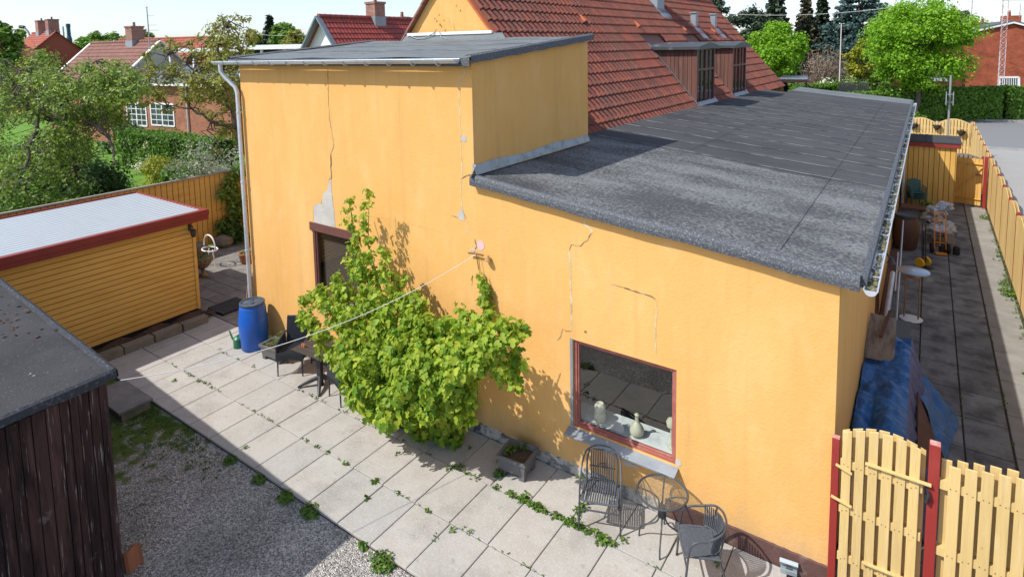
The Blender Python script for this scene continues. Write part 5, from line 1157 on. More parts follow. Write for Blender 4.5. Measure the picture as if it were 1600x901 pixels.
# standing table
P=np.array([-.09,15.54,0]); t=thing('standing_table','tall round steel standing table with two bronze poles and white foot disc','table',P)
q=MB(); q.lathe([(0,1.085),(.30,1.085),(.31,1.09),(.31,1.108),(.30,1.112),(0,1.112)],P,40); q.build('tabletop',STEEL,t,smooth=True,angle=40)
q=MB(); q.lathe([(.045,1.112),(.045,1.122),(.02,1.127),(0,1.124)],P,14); q.build('cap',WHITEP,t,smooth=True)
q=MB(); q.lathe([(0,0),(.215,0),(.225,.012),(.18,.03),(0,.035)],P,32); q.build('base_disc',WHITEP,t,smooth=True)
for s in(-1,1): q=MB(); q.tube([P+[s*.13,s*-.02,.02],P+[s*.13,s*-.02,1.09]],.017,10); q.build('pole',BRONZE,t,smooth=True)
q=MB(); q.lathe([(.12,.96),(.13,.97),(.13,1.07)],P+[.0,0,0],16); q.build('bracket',BRONZE,t,smooth=True)
# brown barrel
P=np.array([-.36,20.9,0]); t=thing('brown_barrel','big brown plastic barrel with black lid against the side wall','barrel',P)
q=MB(); q.lathe([(.26,0),(.29,.05),(.335,.35),(.345,.55),(.33,.75),(.28,.93),(.27,.97)],P,28); q.build('body',BROWNPL,t,smooth=True); q=MB(); q.lathe([(.285,.94),(.29,1.0),(.27,1.03),(.24,1.02),(0,1.03)],P,28); q.build('lid',BLACKPL,t,smooth=True)
# hand trucks
def hand_truck(name,label,P,rz,hm,wm,lean,h=1.2,w_=.24,wr=.13,grp=None,tyre=RUBBER):
    t=thing(name,label,'hand truck',P,rz,grp); q=MB()
    for s in(-1,1): q.tube([(s*w_/2,0,.12),(s*w_/2,lean,h*.9),(s*w_*.3,lean*1.1,h)],.015,8)
    q.tube([(-w_*.3,lean*1.1,h),(w_*.3,lean*1.1,h)],.015,8)
    for z in(.3,.6,.9): q.tube([(-w_/2,lean*z/h,z),(w_/2,lean*z/h,z)],.012,6)
    q.tube([(0,lean*.2,.2),(0,lean*.9,1.0)],.012,6); q.build('frame',hm,t,world=False,smooth=True); q=MB(); q.obox((0,-.12,.03),(w_,.22,.012)); q.build('toe_plate',hm,t,world=False)
    for s in(-1,1):
        q=MB(); prof=[(wr*.55,-.03),(wr*.9,-.035),(wr,-.015),(wr,.015),(wr*.9,.035),(wr*.55,.03)]
        vs=MB(); vs.lathe(prof,(0,0,0),20); m_=Matrix.Rotation(R_(90),3,'Y'); vs.v=[tuple(m_@Vector(v)+Vector((s*(w_/2+.06),.03,wr))) for v in vs.v]; wh=vs.build('wheel',tyre,t,world=False,smooth=True)
        vs=MB(); vs.lathe([(0,-.028),(wr*.55,-.028),(wr*.55,.028),(0,.028)],(0,0,0),16); vs.v=[tuple(m_@Vector(v)+Vector((s*(w_/2+.06),.03,wr))) for v in vs.v]; rim=vs.build('rim',wm,t,world=False); rim.parent=wh
    return t
hand_truck('hand_truck','black hand truck with yellow wheels standing on the side path',(.12,19.4,0),R_(55),DGREY,BLACKPL,.05,1.2,.14,.13,'hand trucks',YELLOWPL)
hand_truck('hand_truck','orange tubular hand truck with red hubs leaning among the path clutter',(.50,20.9,0),R_(12),ORANGE,REDP,.22,1.15,.28,.14,'hand trucks')
P=np.array([.38,21.9,1.0]); t=thing('bag_heap','crumpled silver bags heaped on the clutter behind the orange hand truck','bags',P)
q=MB(); 
for k,(dx,dy,dz,r) in enumerate(((0,0,.0,.2),(.2,.2,.1,.18),(-.12,.1,-.25,.2),(.02,.02,-.6,.3),(.1,.3,-.55,.3))):
    n=14
    vs=[];fs=[]
    for i in range(n+1):
        for j in range(n):
            a=math.pi*i/n;b=2*math.pi*j/n; d_=Vector((math.sin(a)*math.cos(b)*1.3,math.sin(a)*math.sin(b),math.cos(a)*.8)); rr=r*(1+.45*mn.noise(d_*2.3+Vector((k*5,0,0)))); vs.append(tuple(P+np.array([dx,dy,dz])+np.array(d_)*rr))
    for i in range(n):
        for j in range(n): fs.append((i*n+j,i*n+(j+1)%n,(i+1)*n+(j+1)%n,(i+1)*n+j))
    q.add(vs,fs)
q.build('bags',SILVER,t,smooth=True,angle=30)
t=thing('wooden_crate','flat brown board platform with black wheels beside the orange hand truck','trolley',(.62,22.2,0)); q=MB(); q.prism([(.62,20.9,.32),(.86,20.9,.28),(.80,23.2,.42),(.5,23.2,.42)],(0,0,.03)); q.build('deck',mat('dusty_board',(.17,.12,.09),.9),t)
for k,(x,y) in enumerate(((.55,21.0),(.88,21.0),(.84,22.9))): q=MB(); q.lathe([(.06,0),(.085,.02),(.085,.2),(.05,.24)],(x,y,0),10); q.build('caster',RUBBER,t)
# green stacked chairs
P=np.array([-.18,26.0,0])
for k in range(4):
    t=thing('plastic_chair',['lowest dark green plastic chair of the stack by the small shed','second dark green plastic chair from the bottom of the stack','third dark green plastic chair from the bottom of the stack','topmost dark green plastic chair of the stack by the shed'][k],'chair',P+[0,0,.075*k],R_(25),'stacked green plastic chairs')
    q=MB(); q.obox((0,0,.42),(.46,.44,.03)); q.build('seat',GREENCH,t,world=False,bevel=.01)
    q=MB()
    n=8
    for i in range(n): 
        x0=-.23+.46*i/n;x1=-.23+.46*(i+1)/n; f=lambda x,z:(x,.21+.1*(z-.42)-.10*(x/.23)**2*.4,z)
        q.add([f(x0,.43),f(x1,.43),f(x1,.86-.05*(x1/.23)**2),f(x0,.86-.05*(x0/.23)**2)],[(0,1,2,3)])
    q.build('backrest',GREENCH,t,world=False)
    for s in(-1,1):
        q=MB(); q.tube([(s*.23,-.2,.42),(s*.25,-.18,.62),(s*.25,.15,.64)],.02,6); q.build('armrest',GREENCH,t,world=False)
        for yy_ in(-.2,.2): q=MB(); q.tube([(s*.2,yy_,.42),(s*.23,yy_*1.15,0)],.02,6); q.build('leg',GREENCH,t,world=False)
bush('potted_plant','small green plant in front of the tool shed beside the green chairs','plant',(.25,25.6,0),(.35,.3,.45),14,40,.08,L_MID)
t=thing('low_bench','dark low wooden bench with clutter below the green plastic chairs','bench',(-.2,24.6,0)); q=MB(); q.box(-.6,.25,24.3,24.9,.38,.42); q.build('seat',RUST,t); 
for x in(-.55,.2):
    for y in(24.35,24.85): MB().box(x-.03,x+.03,y-.03,y+.03,0,.38).build('leg',RUST,t)
# leaning pipes and boards by the wall
for i,(nm,lab,cat,a,b,r,m) in enumerate((('drain_pipe','light grey plastic pipe lying along the side wall','pipe',(-.52,14.0,.25),(-.50,16.6,.62),.055,ZINC),('metal_rail','long thin silver rail leaning beside the side wall','rail',(-.33,14.0,.30),(-.42,20.4,.95),.022,STEEL),('metal_rail','thin white rail lying on the ground at the wall','rail',(-.45,17.0,.05),(-.50,20.0,.1),.02,WHITEP))):
    q=MB(); q.tube([a,b],r,10); tag(q.build(nm,m,loc=a,smooth=True),lab,cat)
q=MB(); q.bar((-.58,14.2,.05),(-.60,19.8,.2),.16,.03); tag(q.build('plank',RUST,loc=(-.58,14.2,0)),'long dark brown plank lying along the foot of the side wall','plank')
q=MB(); q.tube([(XW+.02,12.6,2.6),(XW+.16,12.6,2.55),(XW+.18,12.6,2.35),(XW+.28,12.6,2.2)],.02,6);q.lathe([(.03,.05),(.07,-.06)],(XW+.28,12.6,2.2),10); tag(q.build('outdoor_lamp',DGREY,loc=(XW,12.6,2.3)),'black outdoor lamp on a bracket on the side wall','lamp')
# ---------------- left corner of the yard
cb=thing('concrete_edging','row of old mossy concrete blocks edging the soil strip before the shed','edging blocks',(-13.4,6,0))
random.seed(4)
for k,(y0,y1) in enumerate(((4.6,5.12),(5.14,5.72),(5.74,6.3),(6.34,6.9))): q=MB(); q.box(-13.62+.02*random.random(),-13.42+.02*random.random(),y0,y1,-.06,.15+.04*random.random()); q.build('block',CONC,cb,bevel=.012)
q=MB(); n=14
for i in range(n):
    for j in range(4):
        f=lambda i,j:(-14.1+.5*j/4,4.3+2.9*i/n,.06+.05*math.sin(i*1.7+j)*1+.03*math.sin(i*3.1-j*2)); q.quad(f(i,j),f(i+1,j),f(i+1,j+1),f(i,j+1))
struct(q.build('soil_bed',SOIL))
o=thing('stepping_slab','grey concrete step slab at the mossy corner of the patio','step',(-11.5,4.35,0)); q=MB(); q.prism([(-12.15,4.05,.10),(-11.02,4.05,.10),(-11.02,4.60,.10),(-12.15,4.60,.10)],(0,0,.045)); q.build('slab',PAVER,o,bevel=.006); q=MB(); q.box(-12.1,-11.06,4.10,4.56,-.06,.098); q.build('riser',CONC,o)
q=MB(); 
for k in range(9): q.box(-14.1+.075*k,-14.1+.075*k+.055,7.25,7.98,.0,.055)
q.box(-14.1,-13.43,7.25,7.29,.005,.05);q.box(-14.1,-13.43,7.94,7.98,.005,.05); tag(q.build('door_grate',BLACKPL,loc=(-13.8,7.6,0)),'black slatted floor grate beside the yellow shed corner','grate')
def pot(name,label,P,prof,m,r,n,lm,leaf=.06,grp=None):
    P=np.array(P,float); t=thing(name,label,'flower pot',P,group=grp); q=MB(); q.lathe(prof,P,20); q.build('pot',m,t,smooth=True,angle=50); o=leaves_mesh('plant',[clump(P+[0,0,prof[-1][1]+.02],(r,r,r*.6),n,leaf,'oval',0,.7)],[lm],P); o.parent=t
    if 'red flower' in label: o=leaves_mesh('blossom',[clump(P+[.05,-.05,prof[-1][1]+.12],(.05,.05,.04),14,.06,'oval',0,.7)],[mat('red_petal',(.5,.03,.05),.6)],P); o.parent=t
pot('terracotta_pot','terracotta pot of low green leaves by the tall wall corner',(-16.3,9.62,0),[(.13,0),(.17,.04),(.2,.24),(.22,.26),(.22,.30),(.19,.30),(.18,.27)],TERRA,.19,160,L_WEED)
pot('flower_urn','openwork stone urn with green plants and a red flower by the yellow shed',(-16.35,8.35,0),[(.13,0),(.12,.04),(.05,.10),(.05,.2),(.16,.28),(.27,.42),(.28,.52),(.26,.53)],mat('lattice_stone',(.30,.24,.17),.9,[((.09,.075,.05),14,O,.45,.55,.8)]),.24,220,L_MID)
t=thing('garden_bicycle','white curled metal plant stand behind the flower urn','plant stand',(-16.9,8.9,0)); q=MB(); q.tube([(-16.95+.3*math.cos(a),8.9,.62+.3*math.sin(a)) for a in np.linspace(-.5,3.3,14)],.022,6); q.tube([(-16.95+.28*math.cos(a),8.9+.18*math.sin(a),.5) for a in np.linspace(0,6.28,18)],.02,6); q.tube([(-17.1,8.9,0),(-17.0,8.9,.5)],.02,6);q.tube([(-16.8,8.95,0),(-16.8,8.9,.5)],.02,6); q.build('frame',WHITEP,t,smooth=True); t.name='plant_stand'
for k,(x,y,s) in enumerate(((-18.3,9.3,.26),(-18.35,10.1,.3))): tag(MB().lathe([(s*.7,0),(s,.1),(s*.9,.28),(s*.4,.36),(0,.36)],(x,y,0),9).build('garden_stone',CONC,loc=(x,y,0)),['mossy round stone at the foot of the yellow fence','larger stone beside the climbing plant on the yellow fence'][k],'stone')
# ================================================================ THE LEAFY BUSH ON THE WALL
def wall_plant(name,label,cat,base,items,dens,leaf,lm,stems,kind='maple',group=None):
    "items (px,py,y,r[,flat]) measured on the wall plane at depth y"
    base=np.array(base,float); t=thing(name,label,cat,base,group=group); gs=[]; mb=MB()
    for k,it in enumerate(items):
        px,py,y,r=it[:4]
        if dens>3000: n=int(dens*r*r*(1+r)); c=Yp(y,px,py); subs=[(c,r)]; lf_=leaf
        else:
            if py>640: y=6.72
            elif px>740 and py>490: y=y-.72
            elif px>715: y=y-.35
            elif py<445: y=y-.34
            else: y=y-.18
            c=Yp(y,px+random.gauss(0,3),py); r*=.95; lf_=leaf*(.68+.38*min(1,max(0,(py-330)/320)))
            subs=[]
            for j in range(max(3,int(3+r*17))):
                d=norm(rng.normal(size=(1,3)))[0]; rr_=r*random.uniform(.30,.52); subs.append((c+d*(r-rr_*.5)*random.uniform(.55,1.12),max(.06,rr_)))
        for c,r_s in subs:
            n=int(dens*r_s*r_s*(1+r_s)); g=clump(c,(r_s,r_s,r_s*1.15),n,lf_,kind,0,.35,1.5,.5,.9); g[1][:,1]-=.30; g[1][:]+=rng.normal(size=g[1].shape)*.25
            g[0][:,1]=np.minimum(g[0][:,1],YF-.02); g[0][:,2]=np.maximum(g[0][:,2],.03); gs.append(g)
    for a,pts in stems:
        P=[Yp(y,px,py) for px,py,y in [(q_[0],q_[1],q_[2]-(.25 if dens<3000 and q_[1]<640 else 0)) for q_ in pts]]; mb.tube(P,[a*(1-.7*i/(len(P)-1)) for i in range(len(P))],6)
    mb.build('stems',TWIG,t,smooth=True); o=leaves_mesh('foliage',mix_groups(gs),[lm],base); o.parent=t; return t
B=6.55
items=[(545,306,7.05,.10),(541,325,7.05,.12),(546,345,7.0,.14),(551,365,7.0,.16),(556,385,6.98,.18),(575,302,7.05,.09),(573,320,7.05,.11),(565,338,7.03,.14),(573,355,7.0,.14),(571,378,6.98,.17),(548,405,6.95,.2),(566,405,6.9,.22),(552,430,6.85,.25),(572,432,6.85,.25),
 (596,392,6.95,.09),(603,400,6.9,.12),(598,420,6.85,.15),(612,425,6.9,.15),(628,436,7.0,.13),(626,455,6.95,.15),(640,468,6.8,.18),(520,435,6.75,.16),(512,450,6.7,.2),(530,455,6.7,.22),
 (478,470,6.6,.17),(472,488,6.55,.14),(490,492,6.5,.24),(500,468,6.6,.22),(520,480,6.5,.28),(545,470,6.6,.3),(570,465,6.6,.28),(600,462,6.6,.28),(615,485,6.5,.28),(585,490,6.45,.3),(555,500,6.4,.3),(525,508,6.4,.28),(500,520,6.4,.2),(500,545,6.35,.13),(515,555,6.3,.16),
 (650,478,6.7,.25),(655,495,6.55,.3),(640,515,6.4,.33),(615,520,6.35,.33),(590,525,6.3,.33),(560,535,6.3,.33),(535,540,6.3,.26),
 (690,508,6.7,.26),(680,530,6.5,.32),(715,500,6.75,.24),(735,500,6.85,.2),(740,515,6.6,.28),(730,530,6.4,.32),(765,510,6.75,.24),(785,505,6.85,.18),(803,512,6.85,.15),(815,518,6.9,.08),(770,530,6.5,.28),(795,535,6.6,.2),(775,555,6.5,.24),(795,565,6.55,.18),(803,583,6.6,.12),(803,600,6.6,.09),(750,545,6.4,.3),(745,565,6.45,.26),(785,580,6.6,.13),
 (700,550,6.3,.38),(665,555,6.2,.4),(630,555,6.2,.38),(595,560,6.15,.38),(565,565,6.15,.32),(548,585,6.15,.24),(550,605,6.15,.2),(575,595,6.1,.34),(605,595,6.1,.38),(640,590,6.1,.4),(675,585,6.1,.4),(705,580,6.2,.38),(725,590,6.35,.3),(730,605,6.4,.24),
 (565,625,6.15,.24),(590,630,6.1,.3),(620,630,6.1,.36),(655,625,6.1,.4),(690,620,6.2,.4),(715,625,6.3,.28),(718,648,6.35,.2),(700,655,6.3,.3),(670,655,6.15,.32),(640,655,6.1,.3),(615,655,6.1,.2),(573,657,6.15,.10),(585,652,6.1,.1),(680,675,6.3,.24),(700,680,6.35,.18),(660,676,6.25,.17),(715,672,6.4,.14),(560,655,6.2,.07),(690,686,6.3,.14),(672,690,6.3,.10),(712,684,6.3,.12),(640,672,6.1,.16),(612,640,6.1,.26),(590,610,6.1,.3),(660,600,6.1,.4),(630,625,6.1,.36),(725,640,6.4,.18)]
wall_plant('climbing_bush','big bright green lobed-leaf bush climbing the sunny yellow wall','bush',(-6.15,6.95,0),items,2150,.086,L_BUSH,
 [(.03,[(700,690,7.0),(680,620,6.7),(640,540,6.6),(590,470,6.8),(560,400,6.95),(545,310,7.08)]),(.02,[(700,690,7.0),(660,600,6.5),(600,540,6.4),(520,480,6.6)]),(.02,[(715,680,7.0),(730,600,6.7),(770,540,6.7),(810,520,6.9)]),(.014,[(600,470,6.8),(575,380,7.0),(577,300,7.08)])])
wall_plant('climbing_shoot','single upright leafy shoot hanging from the rusty wall bracket','climber',(-5.2,7.1,1.4),[(750,428,7.08,.05),(752,440,7.08,.065),(756,450,7.07,.08),(758,462,7.07,.09),(760,475,7.06,.09),(764,488,7.05,.09),(752,470,7.07,.05)],3600,.075,L_BUSH,[(.010,[(770,530,7.0),(758,470,7.1),(748,420,7.12)])])
bush('fence_climber','dark green climber growing up the yellow fence behind the tall wall','climber',(-18.45,10.45,.0),(.45,.55,1.0),12,60,.11,L_DARK); 
it=[]
t=thing('fence_climber','leafy climbing shrub spilling down the yellow fence by the wall corner','climber',(-18.5,10.7,0)); gs=[clump((-18.5,10.2+.8*random.random(),z),(.22,.38,.25),110,.11,'oval',0,.5,.8) for z in np.linspace(.35,2.35,12)]
MB().tube([(-18.5,10.7,0),(-18.55,10.5,1.2),(-18.5,10.6,2.2)],[.03,.02,.01],6).build('stems',TWIG,t); o=leaves_mesh('foliage',mix_groups(gs),[L_MID],(-18.5,10.7,0)); o.parent=t
# ---------------- weeds in joints and gravel
ws=[]
def wd(x,y,r,n,s=.05,kind='oval',z=.012): ws.append(clump((x,y,z+r*.3),(r,r,r*.45),n,s,kind,0,.9))
random.seed(12)
for k in range(30): # row joint next to the wall, dense in the middle part
    px=random.uniform(700,965); t_=(px-600)/(1055-600); py=677+(897-677)*t_
    P=Zp(0,px,py+random.uniform(-2,2)); wd(P[0],P[1],random.uniform(.02,.05),random.randint(5,13),.042)
for (a,b,n) in(((775,762),(960,850),28),((888,817),(910,790),8),((775,748),(788,735),8)):
    for k in range(n):
        q_=random.random(); P=Zp(0,a[0]+(b[0]-a[0])*q_,a[1]+(b[1]-a[1])*q_); wd(P[0]+random.gauss(0,.02),P[1]+random.gauss(0,.02),random.uniform(.03,.07),random.randint(8,18),.05)
for k in range(120):
    y=random.choice([5.48,6.315]); x=random.uniform(-12.5,-2); wd(x,y+random.gauss(0,.008),random.uniform(.008,.022),random.randint(2,6),.03)
for px,py in((271,596),(296,588),(311,595),(382,700),(494,699),(510,708),(540,725),(573,779),(620,710),(679,842),(590,752),(668,800),(707,829),(733,833),(622,772),(585,753),(700,735),(722,728),(735,700),(975,845),(905,805),(780,722),(905,745),(910,748),(1120,880),(935,848),(825,775)):
    P=Zp(0,px,py); wd(P[0],P[1],random.uniform(.03,.05),random.randint(8,16),.045)
for k in range(150): # side path: along the wavy fence and the joints
    y=7.5+random.random()*19; wd(1.90+random.gauss(0,.05),y,random.uniform(.02,.06),random.randint(3,9),.05)
for k in range(120): y=8+random.random()*18; wd(random.choice([1.295,1.295,.69,.09]),y,random.uniform(.01,.03),random.randint(2,6),.035)
for y in(18.2,18.5,19.0,14.0,25.8): wd(1.8,y,.13,60,.07)
n=sum(len(g[0]) for g in ws)
o=leaves_mesh('joint_weeds',mix_groups(ws),[L_WEED],(-5,7,0)); o.location=(-5,7,0); tag(o,'small green weeds growing in the paving joints','weeds',kind='stuff')
ms=[]
for k in range(420):
    x=-11.2+random.expovariate(1/1.1); y=4.58-random.expovariate(1/.32)
    if x>-8 or y<3.0: continue
    ms.append(clump((x,y,-.045),(.07,.07,.02),9,.035,'blade' if k%2 else 'oval',0,1.1))
for k in range(60): x=random.uniform(-11,-5.2); ms.append(clump((x,4.60-abs(random.gauss(0,.03)),-.04),(.05,.03,.02),7,.05,'blade',0,.9))
o=leaves_mesh('moss_grass',mix_groups(ms),[L_GBLADE],(-9,4,0)); o.location=(-9,4,0); tag(o,'mossy grass spreading over the gravel corner by the step','grass',kind='stuff')
for k,(px,py,r,nn,lab) in enumerate(((405,751,.11,150,'round green weed tuft at the patio edge, nearest the brown shed'),(447,778,.13,200,'green weed tuft in the gravel against the slabs, second from the shed'),(485,800,.15,240,'broad green weed tuft at the shadowed gravel edge'),(598,880,.19,330,'largest leafy green weed clump in the sunlit gravel at the bottom'),(568,852,.07,70,'small green weed beside the tip of the shed shadow'),(360,720,.10,110,'small weed tuft where the slabs meet the gravel near the shed'))):
    P=Zp(-.05,px,py); o=leaves_mesh('weed_clump',[clump(P+[0,0,.03],(r,r*.8,r*.35),nn,.05,'oval',0,.9)],[L_WEED],P); o.location=P; tag(o,lab,'weed','weed clumps in the gravel')
# loose pebbles over the gravel
n=5200; xx=rng.uniform(-8,-3.6,n); yy_=4.62-rng.random(n)*2.6
q=MB()
for i in range(n):
    s=random.uniform(.004,.010); x,y=xx[i],yy_[i]; z=-.052; a=random.random()*6; c_,s_=math.cos(a)*s,math.sin(a)*s
    q.add([(x+c_,y+s_,z),(x-s_,y+c_,z),(x-c_,y-s_,z),(x+s_,y-c_,z),(x+c_*.2,y+s_*.2,z+s*.9)],[(0,1,4),(1,2,4),(2,3,4),(3,0,4)])
o=q.build('pebbles',mat('pebble',(.20,.19,.18),.9,island=((.52,.49,.44),1)),loc=(-6,3,-.05)); tag(o,'loose grey and white pebbles of the gravel yard','gravel',kind='stuff')
# ================================================================ GARDEN ON THE LEFT
def G(px,py,z=0): return Zp(z,px,py)
def ground_at(px,dep): # point on the ground below photo column px at a depth
    p=W(px,200,dep); return np.array([p[0],p[1],0.])
# gnarled apple tree
def gnarled(name,label,base,forks,leafitems,lm,leaf,per,rad,bark=BARK,kind='oval',group=None,blossoms=0,r0=.2):
    base=np.array(base,float); t=thing(name,label,'tree',base,group=group); mb=MB(); gs=[]
    for f in forks:
        pts=[np.array(p,float) for p in f[1]]; r=f[0]; P=[]
        for a,b in zip(pts[:-1],pts[1:]):
            for k in range(4): P.append(a+(b-a)*k/4+(rng.normal(size=3)*.05*np.linalg.norm(b-a) if k else 0))
        P.append(pts[-1]); mb.tube(P,[r*(1-.75*i/(len(P)-1)) for i in range(len(P))],7)
    pts_all=[p for f in forks for p in f[1]]
    for c,rr,n in leafitems:
        c=np.array(c,float); near=min(pts_all,key=lambda p:np.linalg.norm(np.array(p)-c)); limb(mb,near,c,.026,.006,.14,5,sides=5)
        for s in range(3): limb(mb,c,c+rng.normal(size=3)*rr*.7,.007,.002,.2,3,sides=4)
        gs.append(clump(c,(rr,rr,rr*.7),n,leaf,kind,0,.6,.2,.6))
        if blossoms and random.random()<blossoms: gs.append(clump(c,(rr,rr,rr*.7),int(n*.07),leaf*.5,'oval',1,.6))
    mb.build('trunk',bark,t,smooth=True); o=leaves_mesh('crown',mix_groups(gs),[lm,L_WHITE],base); o.parent=t; return t
D=19.5
b0=ground_at(118,21.0); W_=lambda x,y,d:tuple(W(x,y,d))
fk=[(.20,[b0,W_(112,230,21),W_(105,185,20.8),W_(95,165,20)]),(.13,[W_(105,185,20.8),W_(125,170,20.5),W_(150,150,19.5),W_(185,120,19)]),(.12,[W_(100,175,20.8),W_(85,190,19),W_(60,180,18.5),W_(20,150,18)]),
    (.10,[W_(115,180,20.8),W_(150,195,19),W_(170,215,18.5),W_(183,260,18)]),(.09,[W_(95,165,20),W_(100,140,19),W_(80,120,19),W_(50,115,19)]),(.08,[W_(95,165,20),W_(120,140,20),W_(135,110,20),W_(150,95,20)]),(.07,[W_(60,180,18.5),W_(50,220,18),W_(40,260,18),W_(10,290,18)])]
li=[]
for k in range(190):
    px=random.uniform(-30,215);lo=92+max(0,(px-150))*.5+8*math.sin(px*.06);hi=330-max(0,px-60)*.45
    if 150<px<235: hi=195
    if px<100: hi=330
    if px>188 and lo>0: hi=150
    li.append((W(px,lo+(hi-lo)*random.random()**1.0,random.uniform(17.2,22.5)),random.uniform(.35,.6),random.randint(90,170)))
gnarled('apple_tree','gnarled old apple tree with dark twisted limbs and grey green leaves behind the fence',b0,fk,li,L_APPLE,.10,1,1,blossoms=.5)
b1=ground_at(372,21.3)
K_=1.22; W_=lambda x,y,d:tuple(W(x,y,d*K_))
fk=[(.06,[b1,W_(370,200,17.5),W_(352,150,17.5),W_(325,130,17.5),W_(290,100,17.5),W_(262,85,17.5)]),(.08,[W_(352,150,17.5),W_(345,110,17.2),W_(340,70,17),W_(352,40,17)]),(.07,[W_(370,200,17.5),W_(330,190,17.5),W_(300,170,17.5),W_(262,165,17.5)]),(.06,[W_(325,130,17.5),W_(300,120,18),W_(270,118,18),W_(235,120,18)]),(.05,[W_(345,110,17.2),W_(375,80,17),W_(385,55,17)])]
li=[]
for px,py,r in((342,28,.12),(336,42,.16),(350,36,.14),(372,35,.16),(378,28,.12),(385,50,.2),(365,50,.25),(345,55,.28),(325,52,.18),(330,65,.25),(310,78,.2),(360,70,.35),(385,75,.3),(395,45,.16),(335,85,.35),(370,95,.4),(350,110,.4),(300,95,.25),(275,75,.16),(262,68,.14),(245,72,.14),(288,110,.28),(262,100,.2),(240,110,.25),(225,120,.25),(265,125,.3),(300,130,.35),(330,130,.4),(360,130,.4),(250,145,.3),(285,150,.28),(232,150,.25),(315,155,.3),(345,150,.35),(360,170,.35),(330,175,.25),(362,195,.25),(345,190,.2),(355,88,.3),(320,110,.3),(315,60,.15),(392,62,.2),(372,60,.22),(300,66,.12),(235,88,.14),(222,135,.2),(205,150,.25),(345,215,.18),(335,235,.15),(270,170,.14)):
    for k in range(2 if r<.3 else 3): li.append((W(px+random.gauss(0,6),py+random.gauss(0,5),random.uniform(16.8,18.8)*K_),r*1.35,int(620*r*r)+14))
gnarled('fruit_tree','thin fruit tree with loose olive and bronze leaves against the tall wall',b1,fk,li,L_ORCH,.12,1,1)
# shrubs behind the fence
def bsh(px,dep,w_,h,name,label,lm,ncl=26,per=110,leaf=.12,cat='shrub',group=None,clr=.36,kind='oval'):
    b=ground_at(px,dep); return bush(name,label,cat,b,(w_,w_,h),ncl,per,leaf,lm,group,kind,clr)
bsh(157,20.5,.8,2.9,'ivy_shrub','tall dark green leafy shrub at the lawn edge behind the fence',L_DARK,34,150)
bsh(118,19.5,.9,2.2,'ivy_shrub','dark glossy shrub around the foot of the gnarled apple tree',L_MID,26,120)
bsh(40,18.5,1.8,2.3,'garden_shrub','broad mid green shrub at the left end of the board fence',L_MID,30,120)
bsh(95,18.2,1.1,1.9,'garden_shrub','loose shrub with reddish tips rising over the board fence',[L_MID,L_ORCH],24,90)
bsh(-20,19,1.8,2.6,'garden_shrub','dark shrub at the very left edge of the photo',L_DARK,30,120)
bsh(252,26,1.05,2.15,'golden_shrub','rounded golden green shrub beside the white blossoms',L_YEL,26,130)
bsh(243,32,1.15,1.7,'blossom_shrub','dark shrub with scattered white flowers before the red brick house',[L_MID,L_WHITE],30,90,.1)
bsh(298,21.8,1.15,3.3,'blossom_shrub','cream flowering shrub in the middle above the fence',[L_WHITE,L_WHITE,L_WHITE,L_MID],40,120,.10)
bsh(342,23.0,1.25,3.3,'blossom_shrub','cream flowering shrub nearest the tall yellow wall',[L_WHITE,L_WHITE,L_WHITE,L_MID],40,120,.10)
bsh(195,38,1.5,2.1,'garden_shrub','low dark shrub at the far end of the lawn',L_DARK,22,100,.16)
bsh(245,36.5,1.6,2.0,'garden_shrub','bright round shrub under the white windows of the brick house',L_WEED,22,120,.15)
bsh(330,24,1.2,1.9,'garden_shrub','bushy green shrub below the olive fruit tree',L_MID,24,120,.14)
bsh(20,27,3.2,2.9,'garden_shrub','big mid green shrub mass behind the gnarled apple tree',L_MID,50,150,.16)
bsh(85,27,2.6,2.8,'garden_shrub','dark shrub behind the twisted apple trunk',L_DARK,40,150,.16)
p=ground_at(200,33.5);r_=ground_at(350,29.5); hedge('clipped_hedge','clipped green hedge running below the red brick house windows',p,r_,1.4,1.9,5200,.13,L_HEDGE)
p=ground_at(265,25.5);r_=ground_at(345,23.5); hedge('clipped_hedge','nearer low clipped hedge behind the cream shrubs',p,r_,1.1,1.3,3000,.12,L_HEDGE)
